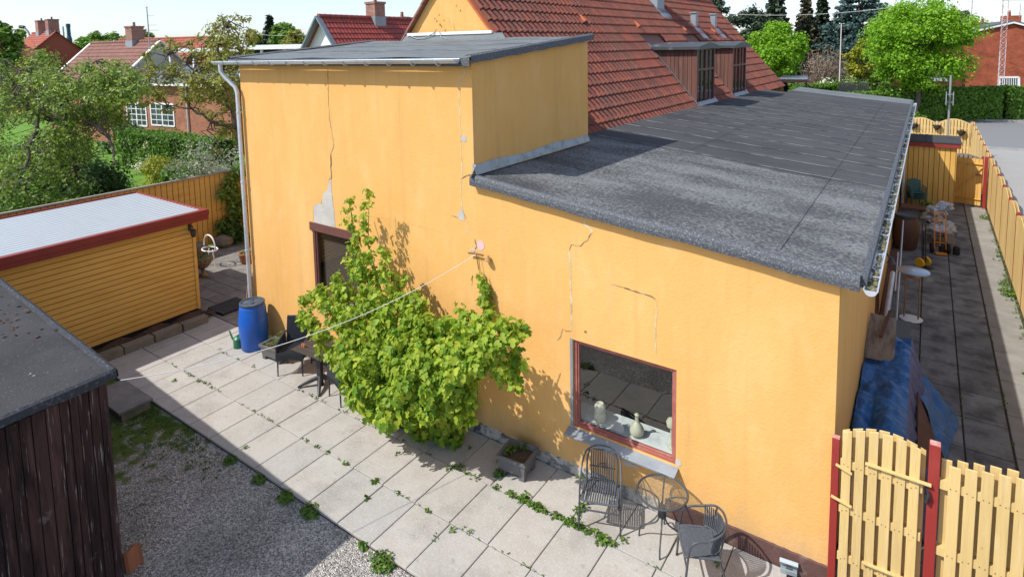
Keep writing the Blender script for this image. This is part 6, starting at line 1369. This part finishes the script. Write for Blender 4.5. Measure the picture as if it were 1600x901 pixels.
# ---------------- houses on the left
def frame_at(px,dep,yaw): # local frame on the ground: origin, X right, Y away
    o=ground_at(px,dep); return o,np.array([math.cos(yaw),math.sin(yaw),0]),np.array([-math.sin(yaw),math.cos(yaw),0])
def house_box(name,label,o,ang,w_,l_,hw,hr,wm,rm,tile=True,chim=(),tw=.24,g=.36,axis='y',barge=None,windows=(),gable=None,ov=.3):
    """gable-roofed house; local x = width (gable span), local y = length (ridge); windows: (side, u, z, w, h); side f/b/l/r"""
    t=thing(name,label,'house',o,ang); Z=lambda x,y,z:(x,y,z); q=MB()
    q.quad((-w_/2,0,0),(w_/2,0,0),(w_/2,0,hw),(-w_/2,0,hw)); q.quad((-w_/2,l_,0),(w_/2,l_,0),(w_/2,l_,hw),(-w_/2,l_,hw)); q.quad((-w_/2,0,0),(-w_/2,l_,0),(-w_/2,l_,hw),(-w_/2,0,hw)); q.quad((w_/2,0,0),(w_/2,l_,0),(w_/2,l_,hw),(w_/2,0,hw)); q.build('wall',wm,t,world=False)
    for y in(0,l_): MB().add([(-w_/2,y,hw),(w_/2,y,hw),(0,y,hr)],[(0,1,2)]).build('gable',gable or wm,t,world=False)
    q=MB(); s=(hr-hw)/(w_/2); L=math.hypot(w_/2+ov,(w_/2+ov)*s); zE=hw-ov*s
    for sg in(-1,1):
        E=np.array([sg*(w_/2+ov),-ov,zE]); U=np.array([-sg,0,s]); tile_roof(q,E,(0,1,0),l_+2*ov,U,L,tw,g,.04,0,.04,4)
        q.quad((sg*(w_/2+ov),-ov,zE-.02),(sg*(w_/2+ov),l_+ov,zE-.02),(0,l_+ov,hr-.02),(0,-ov,hr-.02),0)
    ridge(q,(0,-ov,hr+.05),(0,l_+ov,hr+.05),.12,0); rf=q.build('roof',rm,t,world=False)
    if barge:
        for sg in(-1,1):
            for y in(-ov-.04,l_+ov+.04): MB().bar((sg*(w_/2+ov),y,zE+.0),(0,y,hr+.03),.09,.28,up=(0,1,0)).build('bargeboard',barge,t,world=False)
    for cx,cy,ch,cw in chim:
        q=MB(); zc=hr-abs(cx)*s; q.box(cx-cw/2,cx+cw/2,cy-cw/2,cy+cw/2,zc-.6,zc+ch); q.box(cx-cw/2-.05,cx+cw/2+.05,cy-cw/2-.05,cy+cw/2+.05,zc+ch-.12,zc+ch); q.lathe([(.1,0),(.09,.3)],(cx,cy,zc+ch),8); c=q.build('chimney',CHIM,t,world=False)
        q=MB(); q.box(cx-cw/2-.03,cx+cw/2+.03,cy-cw/2-.03,cy+cw/2+.03,zc-.5,zc+.12); q.build('flashing',LEAD,c,world=False)
    for sd,u,z,ww,hh,nx_,nz_ in windows:
        if sd in'fb': y=0 if sd=='f' else l_; n_=-1 if sd=='f' else 1; P=lambda a,b,d:(u+a,y+n_*d,z+b)
        else: x=-w_/2 if sd=='l' else w_/2; n_=-1 if sd=='l' else 1; P=lambda a,b,d:(x+n_*d,u+a,z+b)
        q=MB(); up=(0,1,0) if sd in'fb' else (1,0,0)
        for i in range(nx_+1): q.bar(P(ww*i/nx_-ww/2,0,.03),P(ww*i/nx_-ww/2,hh,.03),.09 if i in(0,nx_) else .045,.07,up=up)
        for i in range(nz_+1): q.bar(P(-ww/2,hh*i/nz_,.031),P(ww/2,hh*i/nz_,.031),.09 if i in(0,nz_) else .04,.066,up=up)
        wf=q.build('window',WHITEP,t,world=False); q=MB(); q.quad(P(-ww/2,0,.01),P(ww/2,0,.01),P(ww/2,hh,.01),P(-ww/2,hh,.01)); q.build('pane',DGLASS,wf,world=False)
    return t
# neighbour with glossy red tiles, white gable
def lookyaw(deg): return R_(deg)
PALEY=mat('pale_render',(.66,.62,.50),.9); WHITER=mat('white_render',(.74,.74,.72),.9)
BARGE=mat('blue_grey_bargeboard',(.16,.20,.235),.6,[((.22,.26,.29),6,O,.5,.7,.5)])
# placed by apex point and ridge direction
def gable_house(name,label,apex,ridge_dir,w_,l_,pitch,**k):
    apex=np.array(apex,float); ang=math.atan2(ridge_dir[1],ridge_dir[0])-math.pi/2; hr=apex[2]-.03; hw=hr-math.tan(R_(pitch))*w_/2
    ov=.3; o=np.array([apex[0],apex[1],0])+np.array([ridge_dir[0],ridge_dir[1],0])/math.hypot(*ridge_dir[:2])*ov
    return house_box(name,label,o,ang,w_,l_,hw,hr,k.pop('wm'),k.pop('rm'),**k)
ap=W(497,26,31); rd=W(655,33,37)-ap
gable_house('neighbour_house','neighbouring house with glossy red pantiles, white gable and blue grey bargeboards',ap,rd,4.6,12,50,wm=WHITER,rm=TILER,chim=((.0,3.6,.95,.75),(-.3,5.95,.55,.6)),barge=BARGE,tw=.23,g=.36)
ap=W(249,64,44); rd=W(165,67,48)-ap
gable_house('brick_house','red brick house with brown tiled roof and white paned windows in the garden',ap,rd,7.0,9.5,42,wm=BRICKY,rm=TILEB,chim=((0,3.0,1.2,.9),),barge=WHITEP,gable=PALEY,tw=.3,g=.4)
# brick wing carrying the two white windows
wl=ground_at(193,41.5);wr=ground_at(362,36.5); dv=(wr-wl)[:2]; Lw=np.hypot(*dv); ang=math.atan2(dv[1],dv[0]); wu=np.array([dv[0]/Lw,dv[1]/Lw,0]); wn=np.array([-wu[1],wu[0],0])
def onwing(px,py): d=ray(px,py); P=CAM+d*(((wl-CAM)@wn)/(d@wn)); return (P-wl)@wu,P[2]
t=thing('brick_wing','low orange brick garden wing with two white lattice windows and flat grey roof','house',(wl[0],wl[1],0),ang)
zr_=onwing(250,131)[1]
q=MB(); q.box(0,Lw,0,5,0,zr_); q.build('wall',BRICKY,t,world=False); q=MB(); q.prism([(-.3,-.3,zr_),(Lw+.3,-.3,zr_),(Lw+.3,4.3,zr_+.95),(-.3,4.3,zr_+.95)],(0,0,.1)); q.build('roof',mat('blue_slate',(.12,.145,.17),.6,[((.18,.2,.22),3,O,.45,.7,.5)]),t,world=False)
MB().box(-.35,Lw+.35,-.42,-.30,zr_-.1,zr_+.05).build('gutter',WHITEP,t,world=False)
for a_,b_2 in(((201,195),(228,162)),((238,195),(271,163))):
    u0,z0=onwing(*a_);u1,z1=onwing(*b_2); q=MB()
    for i in range(5): u=u0+(u1-u0)*i/4; h_=.05 if i in(0,2,4) else .022; q.box(u-h_,u+h_,-.05,-.01,z0,z1)
    for i in range(5): z=z0+(z1-z0)*i/4; h_=.05 if i in(0,4) else .02; q.box(u0,u1,-.048,-.012,z-h_,z+h_)
    wf=q.build('window',WHITEP,t,world=False); MB().box(u0,u1,-.02,-.004,z0,z1).build('pane',DGLASS,wf,world=False)
u_=onwing(294,170)[0]; MB().tube([(u_,-.08,0),(u_,-.08,zr_)],.05,8).build('downpipe',ZINC,t,world=False)
# far left house with hipped look
ap=W(88,49,72); rd=W(62,52,76)-ap
gable_house('far_house','bright orange-red tiled house with two chimneys at the far left',ap,rd,8.5,9,42,wm=BRICK,rm=TILEC,gable=TILEC,chim=((0,1.0,1.5,1.1),(0,5.0,1.5,1.1)),tw=.4,g=.45)
ap=W(36,68,68); rd=W(22,70,66)-ap
gable_house('far_house','low red tiled annexe left of the orange-red tiled house',ap,rd,5,6,35,wm=BRICK,rm=TILEC,tw=.4,g=.45)
for lab,a,b,dep,w_,wall in (('long low orange-tiled house beyond the antenna',(335,58),(235,58),70,7,BRICK),('small orange-tiled house behind the chimney stack',(238,60),(190,60),78,7,WHITER)):
    A_=W(*a,dep);B_=W(*b,dep+4); gable_house('far_house',lab,A_,B_-A_,w_,np.linalg.norm((B_-A_)[:2]),35,wm=wall,rm=TILEC,tw=.45,g=.5,chim=((0,3,1.2,1.2),) if '1'in'1' and a[0]==238 else ())
# flat carport roofs
for lab,a,b,dep,dz in (('pale flat carport roof on white posts left of the glossy red roof',(370,72),(480,66),37,.22),('longer flat roof with white fascia beyond the fruit tree',(262,77),(375,74),42,.25)):
    A_=W(*a,dep);B_=W(*b,dep-2); dv=(B_-A_);Lw=np.hypot(*dv[:2]); ang=math.atan2(dv[1],dv[0]); zt=A_[2]
    t=thing('carport',lab,'carport',(A_[0],A_[1],0),ang); q=MB(); q.box(0,Lw,0,4,zt-.1,zt); q.build('roof',LEAD,t,world=False); q=MB(); q.box(0,Lw,-.03,-.0,zt-.25,zt+.02); q.build('fascia',WHITEP,t,world=False)
    for i in range(4): MB().box(Lw*i/3-.06,Lw*i/3+.06,.1,.22,0,zt-.1).build('post',WHITEP,t,world=False)
    MB().box(0,Lw,3.8,3.95,0,zt-.1).build('rear_wall',mat('carport_back',(.10,.09,.08),.9),t,world=False)
# antenna, street lamp, masts and tower
def pole(name,label,cat,px,pt,pb,dep,r,m,arms=(),z0=None):
    b=ground_at(px,dep); tp=W(px,pt,dep); bt=W(px,pb,dep); b[2]=0 if z0 is None else z0; t=thing(name,label,cat,b); q=MB(); q.tube([b,(b[0],b[1],tp[2])],[r,r*.7],8); q.build('mast',m,t)
    q=MB(); s=mpx(dep)
    Rt=np.array([M[0][0],M[0][1],0])
    for y,l0,l1 in arms: z=tp[2]-(y-pt)*s; q.bar((b[0]+Rt[0]*l0*s,b[1]+Rt[1]*l0*s,z),(b[0]+Rt[0]*l1*s,b[1]+Rt[1]*l1*s,z),r*.5,r*.5)
    if arms: q.build('arms',m,t)
    return t
GREYM=mat('galvanised_mast',(.33,.34,.35),.5,metal=.5)
pole('tv_antenna','tall thin television antenna on the brown-tiled house','antenna',244,12,62,44,.05,GREYM,((13,-3,2),(26,0,10),(40,0,13),(48,0,15)),z0=6)
t=pole('street_lamp','curved street lamp behind the far left house','street lamp',49,62,80,80,.09,GREYM); q=MB(); s=mpx(80); P0=W(49,62,80); P1=W(44,50,80); P2=W(38,43,80); q.tube([P0,P1,P2],.12,7); q.build('arm',GREYM,t,smooth=True); q=MB(); q.tube([P2,P2+np.array([-.6,-.3,.1])],.22,8); q.build('lamp_head',DGREY,t)
b=ground_at(121,160); t=thing('water_tower','slim dark teal chimney tower on the far horizon','tower',b); z=W(121,38,160)[2]; MB().lathe([(.6,0),(.5,z*.55),(.62,z*.6),(.62,z*.72),(.45,z*.78),(.42,z*.93),(.5,z*.94),(.5,z)],b,16).build('shaft',mat('teal_metal',(.03,.10,.13),.6),t)
pole('lattice_mast','thin dark mast just left of the teal tower','mast',113,42,66,158,.25,GREYM,((46,-2,1),(52,-1,2)))
# ---------------- trees beyond the left roofs
def tr(name,label,px,top,bot,wd_,dep,lm,ncl=40,per=90,leaf=None,group=None,tr_=.2,kind='quad',cat='tree',**k):
    s=mpx(dep); b=ground_at(px,dep); zt=W(px,top,dep)[2]; zb=W(px,bot,dep)[2]; cz=(zt+zb)/2; rz=(zt-zb)/2; rx=wd_*s/2
    return tree(name,label,cat,group,b,max(.5,zb+rz*.4),(b[0],b[1],cz),(rx,rx,rz),ncl,per,leaf or .30,lm,kind,tr=tr_,**k)
gL='trees on the left horizon'
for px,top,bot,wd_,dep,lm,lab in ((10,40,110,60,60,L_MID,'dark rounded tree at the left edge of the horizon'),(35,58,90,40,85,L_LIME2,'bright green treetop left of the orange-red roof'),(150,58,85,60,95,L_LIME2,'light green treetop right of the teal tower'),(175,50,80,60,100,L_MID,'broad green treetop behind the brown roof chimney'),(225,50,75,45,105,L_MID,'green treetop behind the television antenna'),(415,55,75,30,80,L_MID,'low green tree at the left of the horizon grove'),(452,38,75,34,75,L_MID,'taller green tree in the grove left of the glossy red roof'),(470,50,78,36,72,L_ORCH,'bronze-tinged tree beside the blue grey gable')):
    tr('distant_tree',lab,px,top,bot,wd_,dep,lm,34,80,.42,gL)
b=ground_at(431,78); conifer('distant_conifer','small dark conifer in the grove left of the glossy red roof',None,b,W(431,28,78)[2],1.9,L_PINE,.35,12,8,70,.5)
# ================================================================ ACROSS THE STREET
tr('lime_tree','large rounded bright green street tree in front of the brick gable house',1430,-3,138,128,46,L_LIME,170,230,.175,None,.19,clr=.30,inner=.3,limbs=26,vary=.12)
tr('lime_tree','smaller round bright green tree behind the far end of the felt roof',1211,36,124,78,44,L_LIME,110,200,.16,None,.13,clr=.30,inner=.3,limbs=18,vary=.1)
tr('garden_tree','small yellow green tree between flagpole and big street tree',1342,66,125,52,56,L_YEL,40,120,.22,None)
tr('garden_tree','dark round shrub tree behind the yellow green tree',1375,90,140,60,60,L_MID,40,110,.26,None)
tr('garden_tree','thin pale tree between the big street tree and the brick chimney',1493,12,70,46,66,leafmat('leaf_thin_pale',(.13,.17,.08),(.07,.10,.05)),26,45,.26,None)
tr('hillside_tree','broad dark pine with spreading crown left of the spruces',1180,12,80,90,70,L_PINE,60,160,.30,None,kind='quad',clr=.26,vary=.3)
tr('hillside_tree','dark feathery pine top above the vent pipes',1108,-15,45,46,60,L_PINE,36,120,.26,None,clr=.28,vary=.3)
tr('hillside_tree','bushy mid green tree low behind the dormers',1150,55,115,56,62,L_MID,40,130,.26,None)
for px,top,dep,r,lab in((1208,-30,66,3.3,'leftmost dark spruce behind the round green tree'),(1255,-6,68,2.7,'middle dark spruce behind the bare shrub'),(1279,-8,72,2.6,'right-hand dark spruce beside the blue cedar')):
    b=ground_at(px,dep); conifer('spruce_tree',lab,'dark spruces',b,W(px,top,dep)[2],r,L_BROWN if px==1255 else L_PINE,.12,20,9,110,.42,tr=.25)
b=ground_at(1335,66); conifer('cedar_tree','wide blue green cedar with layered branches',None,b,W(1335,-18,66)[2],6.0,L_BLUE,.22,15,10,260,.36,taper=.55,droop=.15,flat=.14,tr=.35)
# bare brown shrub tree
b=ground_at(1285,54); t=thing('bare_tree','leafless brown many-stemmed tree between the spruces and the flagpole','tree',b); q=MB()
for k in range(70):
    a=random.random()*6.28; h=random.uniform(2.5,5.6); s_=random.uniform(.3,2.1); e=b+np.array([math.cos(a)*s_,math.sin(a)*s_,h]); P=limb(q,b+np.array([random.gauss(0,.3),random.gauss(0,.3),0]),e,.05,.010,.06,5,sides=4)
    for j in range(6): limb(q,P[2+j%3],P[3]+rng.normal(size=3)*.75+np.array([0,0,.5]),.018,.004,.1,3,sides=3)
q.build('branches',BARKL,t); o=leaves_mesh('sparse_twigs',[clump(b+[0,0,3.6],(2.0,2.0,2.2),1500,.24,'needle',0,.2,0,.6)],[BARKL],b); o.parent=t
pole('flagpole','white flagpole with reddish top in the garden across the street','flagpole',1309,38,110,52,.055,mat('flagpole_white',(.62,.50,.47),.5))
bs_=lambda px,dep,w_,h,lab,lm,**k: bsh(px,dep,w_,h,'roadside_shrub',lab,lm,24,110,.18,**k)
bs_(1290,51,1.5,3.4,'loose shrub with pale flowers above the far hedge',[L_MID,L_WHITE]); bs_(1330,51.5,1.6,3.0,'green shrub behind the dark low fence across the street',L_MID); bs_(1315,53,1.5,3.3,'pale flowering shrub by the flagpole foot',[L_MID,L_WHITE])
bs_(1432,44.0,.7,.8,'small bright weed tuft on the far pavement beside the fence',L_WEED)
hz=lambda px,dep: ground_at(px,dep)
hedge('street_hedge','long clipped hedge across the street behind the felt roof',hz(1195,46),hz(1395,47.5),1.6,2.05,9000,.17,L_HEDGE)
hedge('street_hedge','higher hedge row left behind the round green tree',hz(1240,49.5),hz(1345,50.5),1.4,2.55,4500,.17,L_HEDGE)
hedge('street_hedge','tall dark hedge in front of the brick gable house, left of the gap',hz(1375,47.6),hz(1553,46.0),1.6,2.35,11000,.17,L_HEDGE)
hedge('street_hedge','tall dark hedge right of the gap with the white letterbox',hz(1563,46.0),hz(1680,45.2),1.6,2.35,7000,.17,L_HEDGE)
t=thing('letterbox','small white letterbox in the gap of the hedge','letterbox',hz(1558,45.9)); P=hz(1558,45.8); q=MB(); q.box(P[0]-.16,P[0]+.16,P[1]-.1,P[1]+.1,.5,1.0); q.build('box',WHITEP,t); q=MB(); q.box(P[0]-.04,P[0]+.04,P[1]-.04,P[1]+.04,0,.5); q.build('post',DGREY,t)
P=hz(1332,48.6); t=thing('dark_fence','short dark slatted fence on the hedge line','fence',P); q=MB(); 
for k in range(16): c=P+np.array([math.cos(.1)*(k-8)*.13,math.sin(.1)*(k-8)*.13,0]); q.box(c[0]-.05,c[0]+.05,c[1]-.02,c[1]+.02,.9,2.75)
q.build('slats',DGREY,t)
# pale bus shelter roof
A_=W(1205,124,43);B_=W(1262,121,42); t=thing('shelter','flat pale shelter roof beyond the far end of the felt roof','shelter',(A_[0],A_[1],0)); q=MB(); dv=B_-A_; dv[2]=0; pv_=np.array([-dv[1],dv[0],0])/np.linalg.norm(dv)*2.5; q.prism([A_,A_+dv,A_+dv+pv_,A_+pv_],(0,0,.12)); q.build('roof',mat('pale_sheet',(.62,.64,.66),.5),t); q=MB(); q.prism([A_-[0,0,.22],A_+dv-[0,0,.22],A_+dv+pv_*.02-[0,0,.22],A_+pv_*.02-[0,0,.22]],(0,0,.2)); q.build('fascia',FRAMEB,t)
for e in(A_+dv*.05,A_+dv*.95): q=MB(); q.box(e[0]-.06,e[0]+.06,e[1]+.1,e[1]+.22,0,e[2]); q.build('post',DGREY,t)
# brick gable house on the right
dep=57; A_=W(1503,53,dep);Bp=W(1583,35,dep-1.5);C_=W(1680,60,dep-3.5)
def vert(p,z): p=np.array(p,float).copy(); p[2]=z; return p
t=thing('brick_gable_house','big red brick house with low pitched roof across the street','house',vert(A_,0)); away=np.array([-.30,.95,0])*11
u=(C_-A_); u[2]=0; u/=np.linalg.norm(u); away=np.array([-u[1],u[0],0]); away=away if away@np.array([-.56,.82,0])>0 else -away; away=away*11
q=MB(); q.add([vert(A_,0),vert(C_,0),C_,Bp,A_],[(0,1,2,3,4)]); q.quad(vert(A_,0),vert(A_,0)+away,A_+away,A_); q.build('wall',BRICK,t)
q=MB(); up_=np.array([0,0,.18]); f_=-away/11*.25
for a,b in((A_,Bp),(Bp,C_)): 
    a2=a+(a-b)/np.linalg.norm(a-b)*(.5 if a is A_ else 0); q.prism([a2+f_,b+f_,b+f_+up_,a2+f_+up_],away*1.02)
q.build('roof',mat('dark_grey_roof',(.10,.11,.12),.8),t); q=MB(); q.prism([A_+f_*1.15-up_*.6,Bp+f_*1.15-up_*.6,Bp+f_*1.15+up_*.2,A_+f_*1.15+up_*.2],-f_*.15);q.prism([Bp+f_*1.15-up_*.6,C_+f_*1.15-up_*.6,C_+f_*1.15+up_*.2,Bp+f_*1.15+up_*.2],-f_*.15); q.build('bargeboard',WHITEP,t)
def onwall(px,py): # on that brick wall plane
    d=ray(px,py); n_=away/11; s=((A_-CAM)@n_)/(d@n_); return CAM+d*s
ft=-away/11
for i,(x0,y0,x1,y1) in enumerate(((1561,121,1592,139),)):
    a,b,c,d=onwall(x0,y1)+ft*.03,onwall(x1,y1)+ft*.03,onwall(x1,y0)+ft*.03,onwall(x0,y0)+ft*.03; q=MB()
    for p_,r_ in((a,b),(b,c),(c,d),(d,a)): q.bar(p_,r_,.16,.10,up=tuple(ft))
    wf=q.build('window',WHITEP,t); q=MB(); q.quad(a,b,c,d); q.build('pane',DGLASS,wf); q=MB()
    for k in range(9): f=(k+.5)/9; q.bar((a*(1-f)+b*f)+ft*.02,(d*(1-f)+c*f)+ft*.02,.05,.01,up=tuple(ft))
    q.build('blind',WHITEP,wf)
cc=onwall(1592,30)+away/11*3; q=MB(); q.box(cc[0]-.6,cc[0]+.9,cc[1]-.4,cc[1]+.5,cc[2]-1.5,cc[2]+.4); q.lathe([(.15,0),(.13,.5)],(cc[0],cc[1],cc[2]+.4),8); q.build('chimney',BRICK,t)
# lower brick wing seen under the big tree
A2=W(1396,110,56);B2=W(1504,112,57); t=thing('brick_wing','low red brick wing with a white-framed window band behind the big street tree','house',vert(A2,0)); q=MB(); q.quad(vert(A2,0),vert(B2,0),B2,A2); q.quad(A2,B2,B2+away*.5,A2+away*.5); q.build('wall',BRICK,t); q=MB(); q.prism([A2,B2,B2+away*.5,A2+away*.5],(0,0,.15)); q.build('roof',FELT3,t)
q=MB(); uu=(B2-A2)/np.linalg.norm(B2-A2); 
for f0,f1 in((.12,.45),(.5,.8)): a=A2+(B2-A2)*f0+ft*.04;b=A2+(B2-A2)*f1+ft*.04; q.prism([a-[0,0,.95],b-[0,0,.95],b-[0,0,.15],a-[0,0,.15]],ft*.03)
q.build('window',WHITEP,t)
# roof with chimney between tree and gable
A3=W(1505,47,62);B3=W(1548,42,61); t=thing('brick_annexe','dark-roofed brick annexe with a small chimney left of the brick gable','house',vert(A3,0)); q=MB(); q.prism([vert(A3,0),vert(B3,0),B3,A3],away*.4); q.build('wall',BRICK,t); q=MB(); q.prism([A3+ft*.3,B3+ft*.3,B3+ft*.3+[0,0,.2],A3+ft*.3+[0,0,.2]],away*.45); q.build('roof',FELT3,t)
cc=W(1530,42,63); q=MB(); q.box(cc[0]-.55,cc[0]+.55,cc[1]-.4,cc[1]+.4,cc[2]-1.2,cc[2]+.45); q.lathe([(.12,0),(.12,.4)],(cc[0]-.2,cc[1],cc[2]+.45),8); q.lathe([(.12,0),(.12,.4)],(cc[0]+.25,cc[1],cc[2]+.45),8); q.build('chimney',BRICK,t)
# lattice mast
dep=50; b=ground_at(1558,dep); tp=W(1566,-30,dep); t=thing('lattice_mast','slim red and white lattice radio mast before the brick gable','mast',b); zt=tp[2]+1; r=.27; q=MB(); q2=MB(); cs=[np.array([r*math.cos(a),r*math.sin(a),0]) for a in (0,2.09,4.19)]
for c in cs: q.tube([b+c,b+c*.8+[0,0,zt]],.022,5)
nseg=26
for i in range(nseg):
    for k in range(3):
        a=b+cs[k]+[0,0,zt*i/nseg]; c=b+cs[(k+1)%3]+[0,0,zt*(i+1)/nseg]; q2.tube([a,c],.013,4); q2.tube([a,b+cs[(k+1)%3]+[0,0,zt*i/nseg]],.011,4)
q.build('uprights',mat('mast_white',(.62,.60,.60),.5,[((.45,.12,.10),.35,O,.5,.52,.8)]),t); q2.build('bracing',mat('mast_bracing',(.50,.42,.42),.5),t)
s=mpx(dep); q=MB(); Rt=np.array([M[0][0],M[0][1],0]); zz=W(1566,3,dep)[2]; q.bar(np.array([b[0],b[1],zz])-Rt*1.0,np.array([b[0],b[1],zz])+Rt*2.0,.03,.03); q.build('crossbar',GREYM,t)
pole('tv_antenna','television antenna on the annexe roof left of the lattice mast','antenna',1508,0,46,62,.05,GREYM,((4,-12,3),(14,-4,18),(28,-6,10)),z0=6)
pole('tv_antenna','antenna with small dipoles right of the lattice mast','antenna',1582,8,38,57,.04,GREYM,((9,-16,0),(22,-3,3)),z0=8)
# road sign pole
P=np.array([.95,37.6,0]); t=thing('road_sign_pole','grey street pole carrying a sign seen edge-on beside the far yellow fence','sign pole',P); zt=above_=None
zt=(W(1487,112,36))[2]; 
def zcol(px,py,P): d=ray(px,py); k_=math.hypot(P[0],P[1])/math.hypot(d[0],d[1]); return CAM[2]+d[2]*k_
q=MB(); q.tube([P,(P[0],P[1],zcol(1487,118,P))],.045,8); q.build('pole',GREYM,t,smooth=True); z1=zcol(1487,144,P);z0=zcol(1487,164,P)
q=MB(); q.box(P[0]-.16,P[0]-.13,P[1]-.3,P[1]+.3,z0,z1);q.box(P[0]+.13,P[0]+.16,P[1]-.3,P[1]+.3,z0,z1); q.build('sign_plate',LEAD,t)
for z_ in(z0+.1,z1-.14): MB().box(P[0]-.13,P[0]+.13,P[1]-.02,P[1]+.02,z_,z_+.04).build('bracket',GREYM,t)
# overhead wires
for lab,a,b,r in (('white overhead wire crossing the sky above the spruces',W(1110,20,60),W(1400,11,58),.022),('lower overhead wire above the brick gable house',W(1395,2,58),W(1680,16,50),.015),('faint overhead wire above the left horizon',W(395,52,70),W(505,46,70),.02)):
    q=MB(); n=10; q.tube([a*(1-i/n)+b*(i/n)-np.array([0,0,.5*4*(i/n)*(1-i/n)]) for i in range(n+1)],r,5); tag(q.build('overhead_wire',ROPE,loc=a),lab,'wire')
# distant tree masses to close the horizon
def belt(px0,px1,dep,top,lab,lm,n):
    p=ground_at(px0,dep);r_=ground_at(px1,dep); L=np.linalg.norm(r_-p); gs=[]; o0=p
    for k in range(n):
        f=random.random(); c=p+(r_-p)*f+rng.normal(size=3)*3; h=W(px0+(px1-px0)*f,top+random.uniform(-3,9),dep)[2]
        zc=random.uniform(.5,1)*h; gs.append(clump((c[0],c[1],zc-1.5),(2.6,2.6,1.8),110,.75,'quad',0,.6))
    o=leaves_mesh('distant_wood',mix_groups(gs),[lm],o0); o.location=o0; tag(o,lab,'wood',kind='stuff')
belt(-150,460,135,72,'far line of green trees behind the left-hand houses',L_MID,190)
belt(1060,1700,105,62,'far line of dark trees across the street',L_DARK,190)
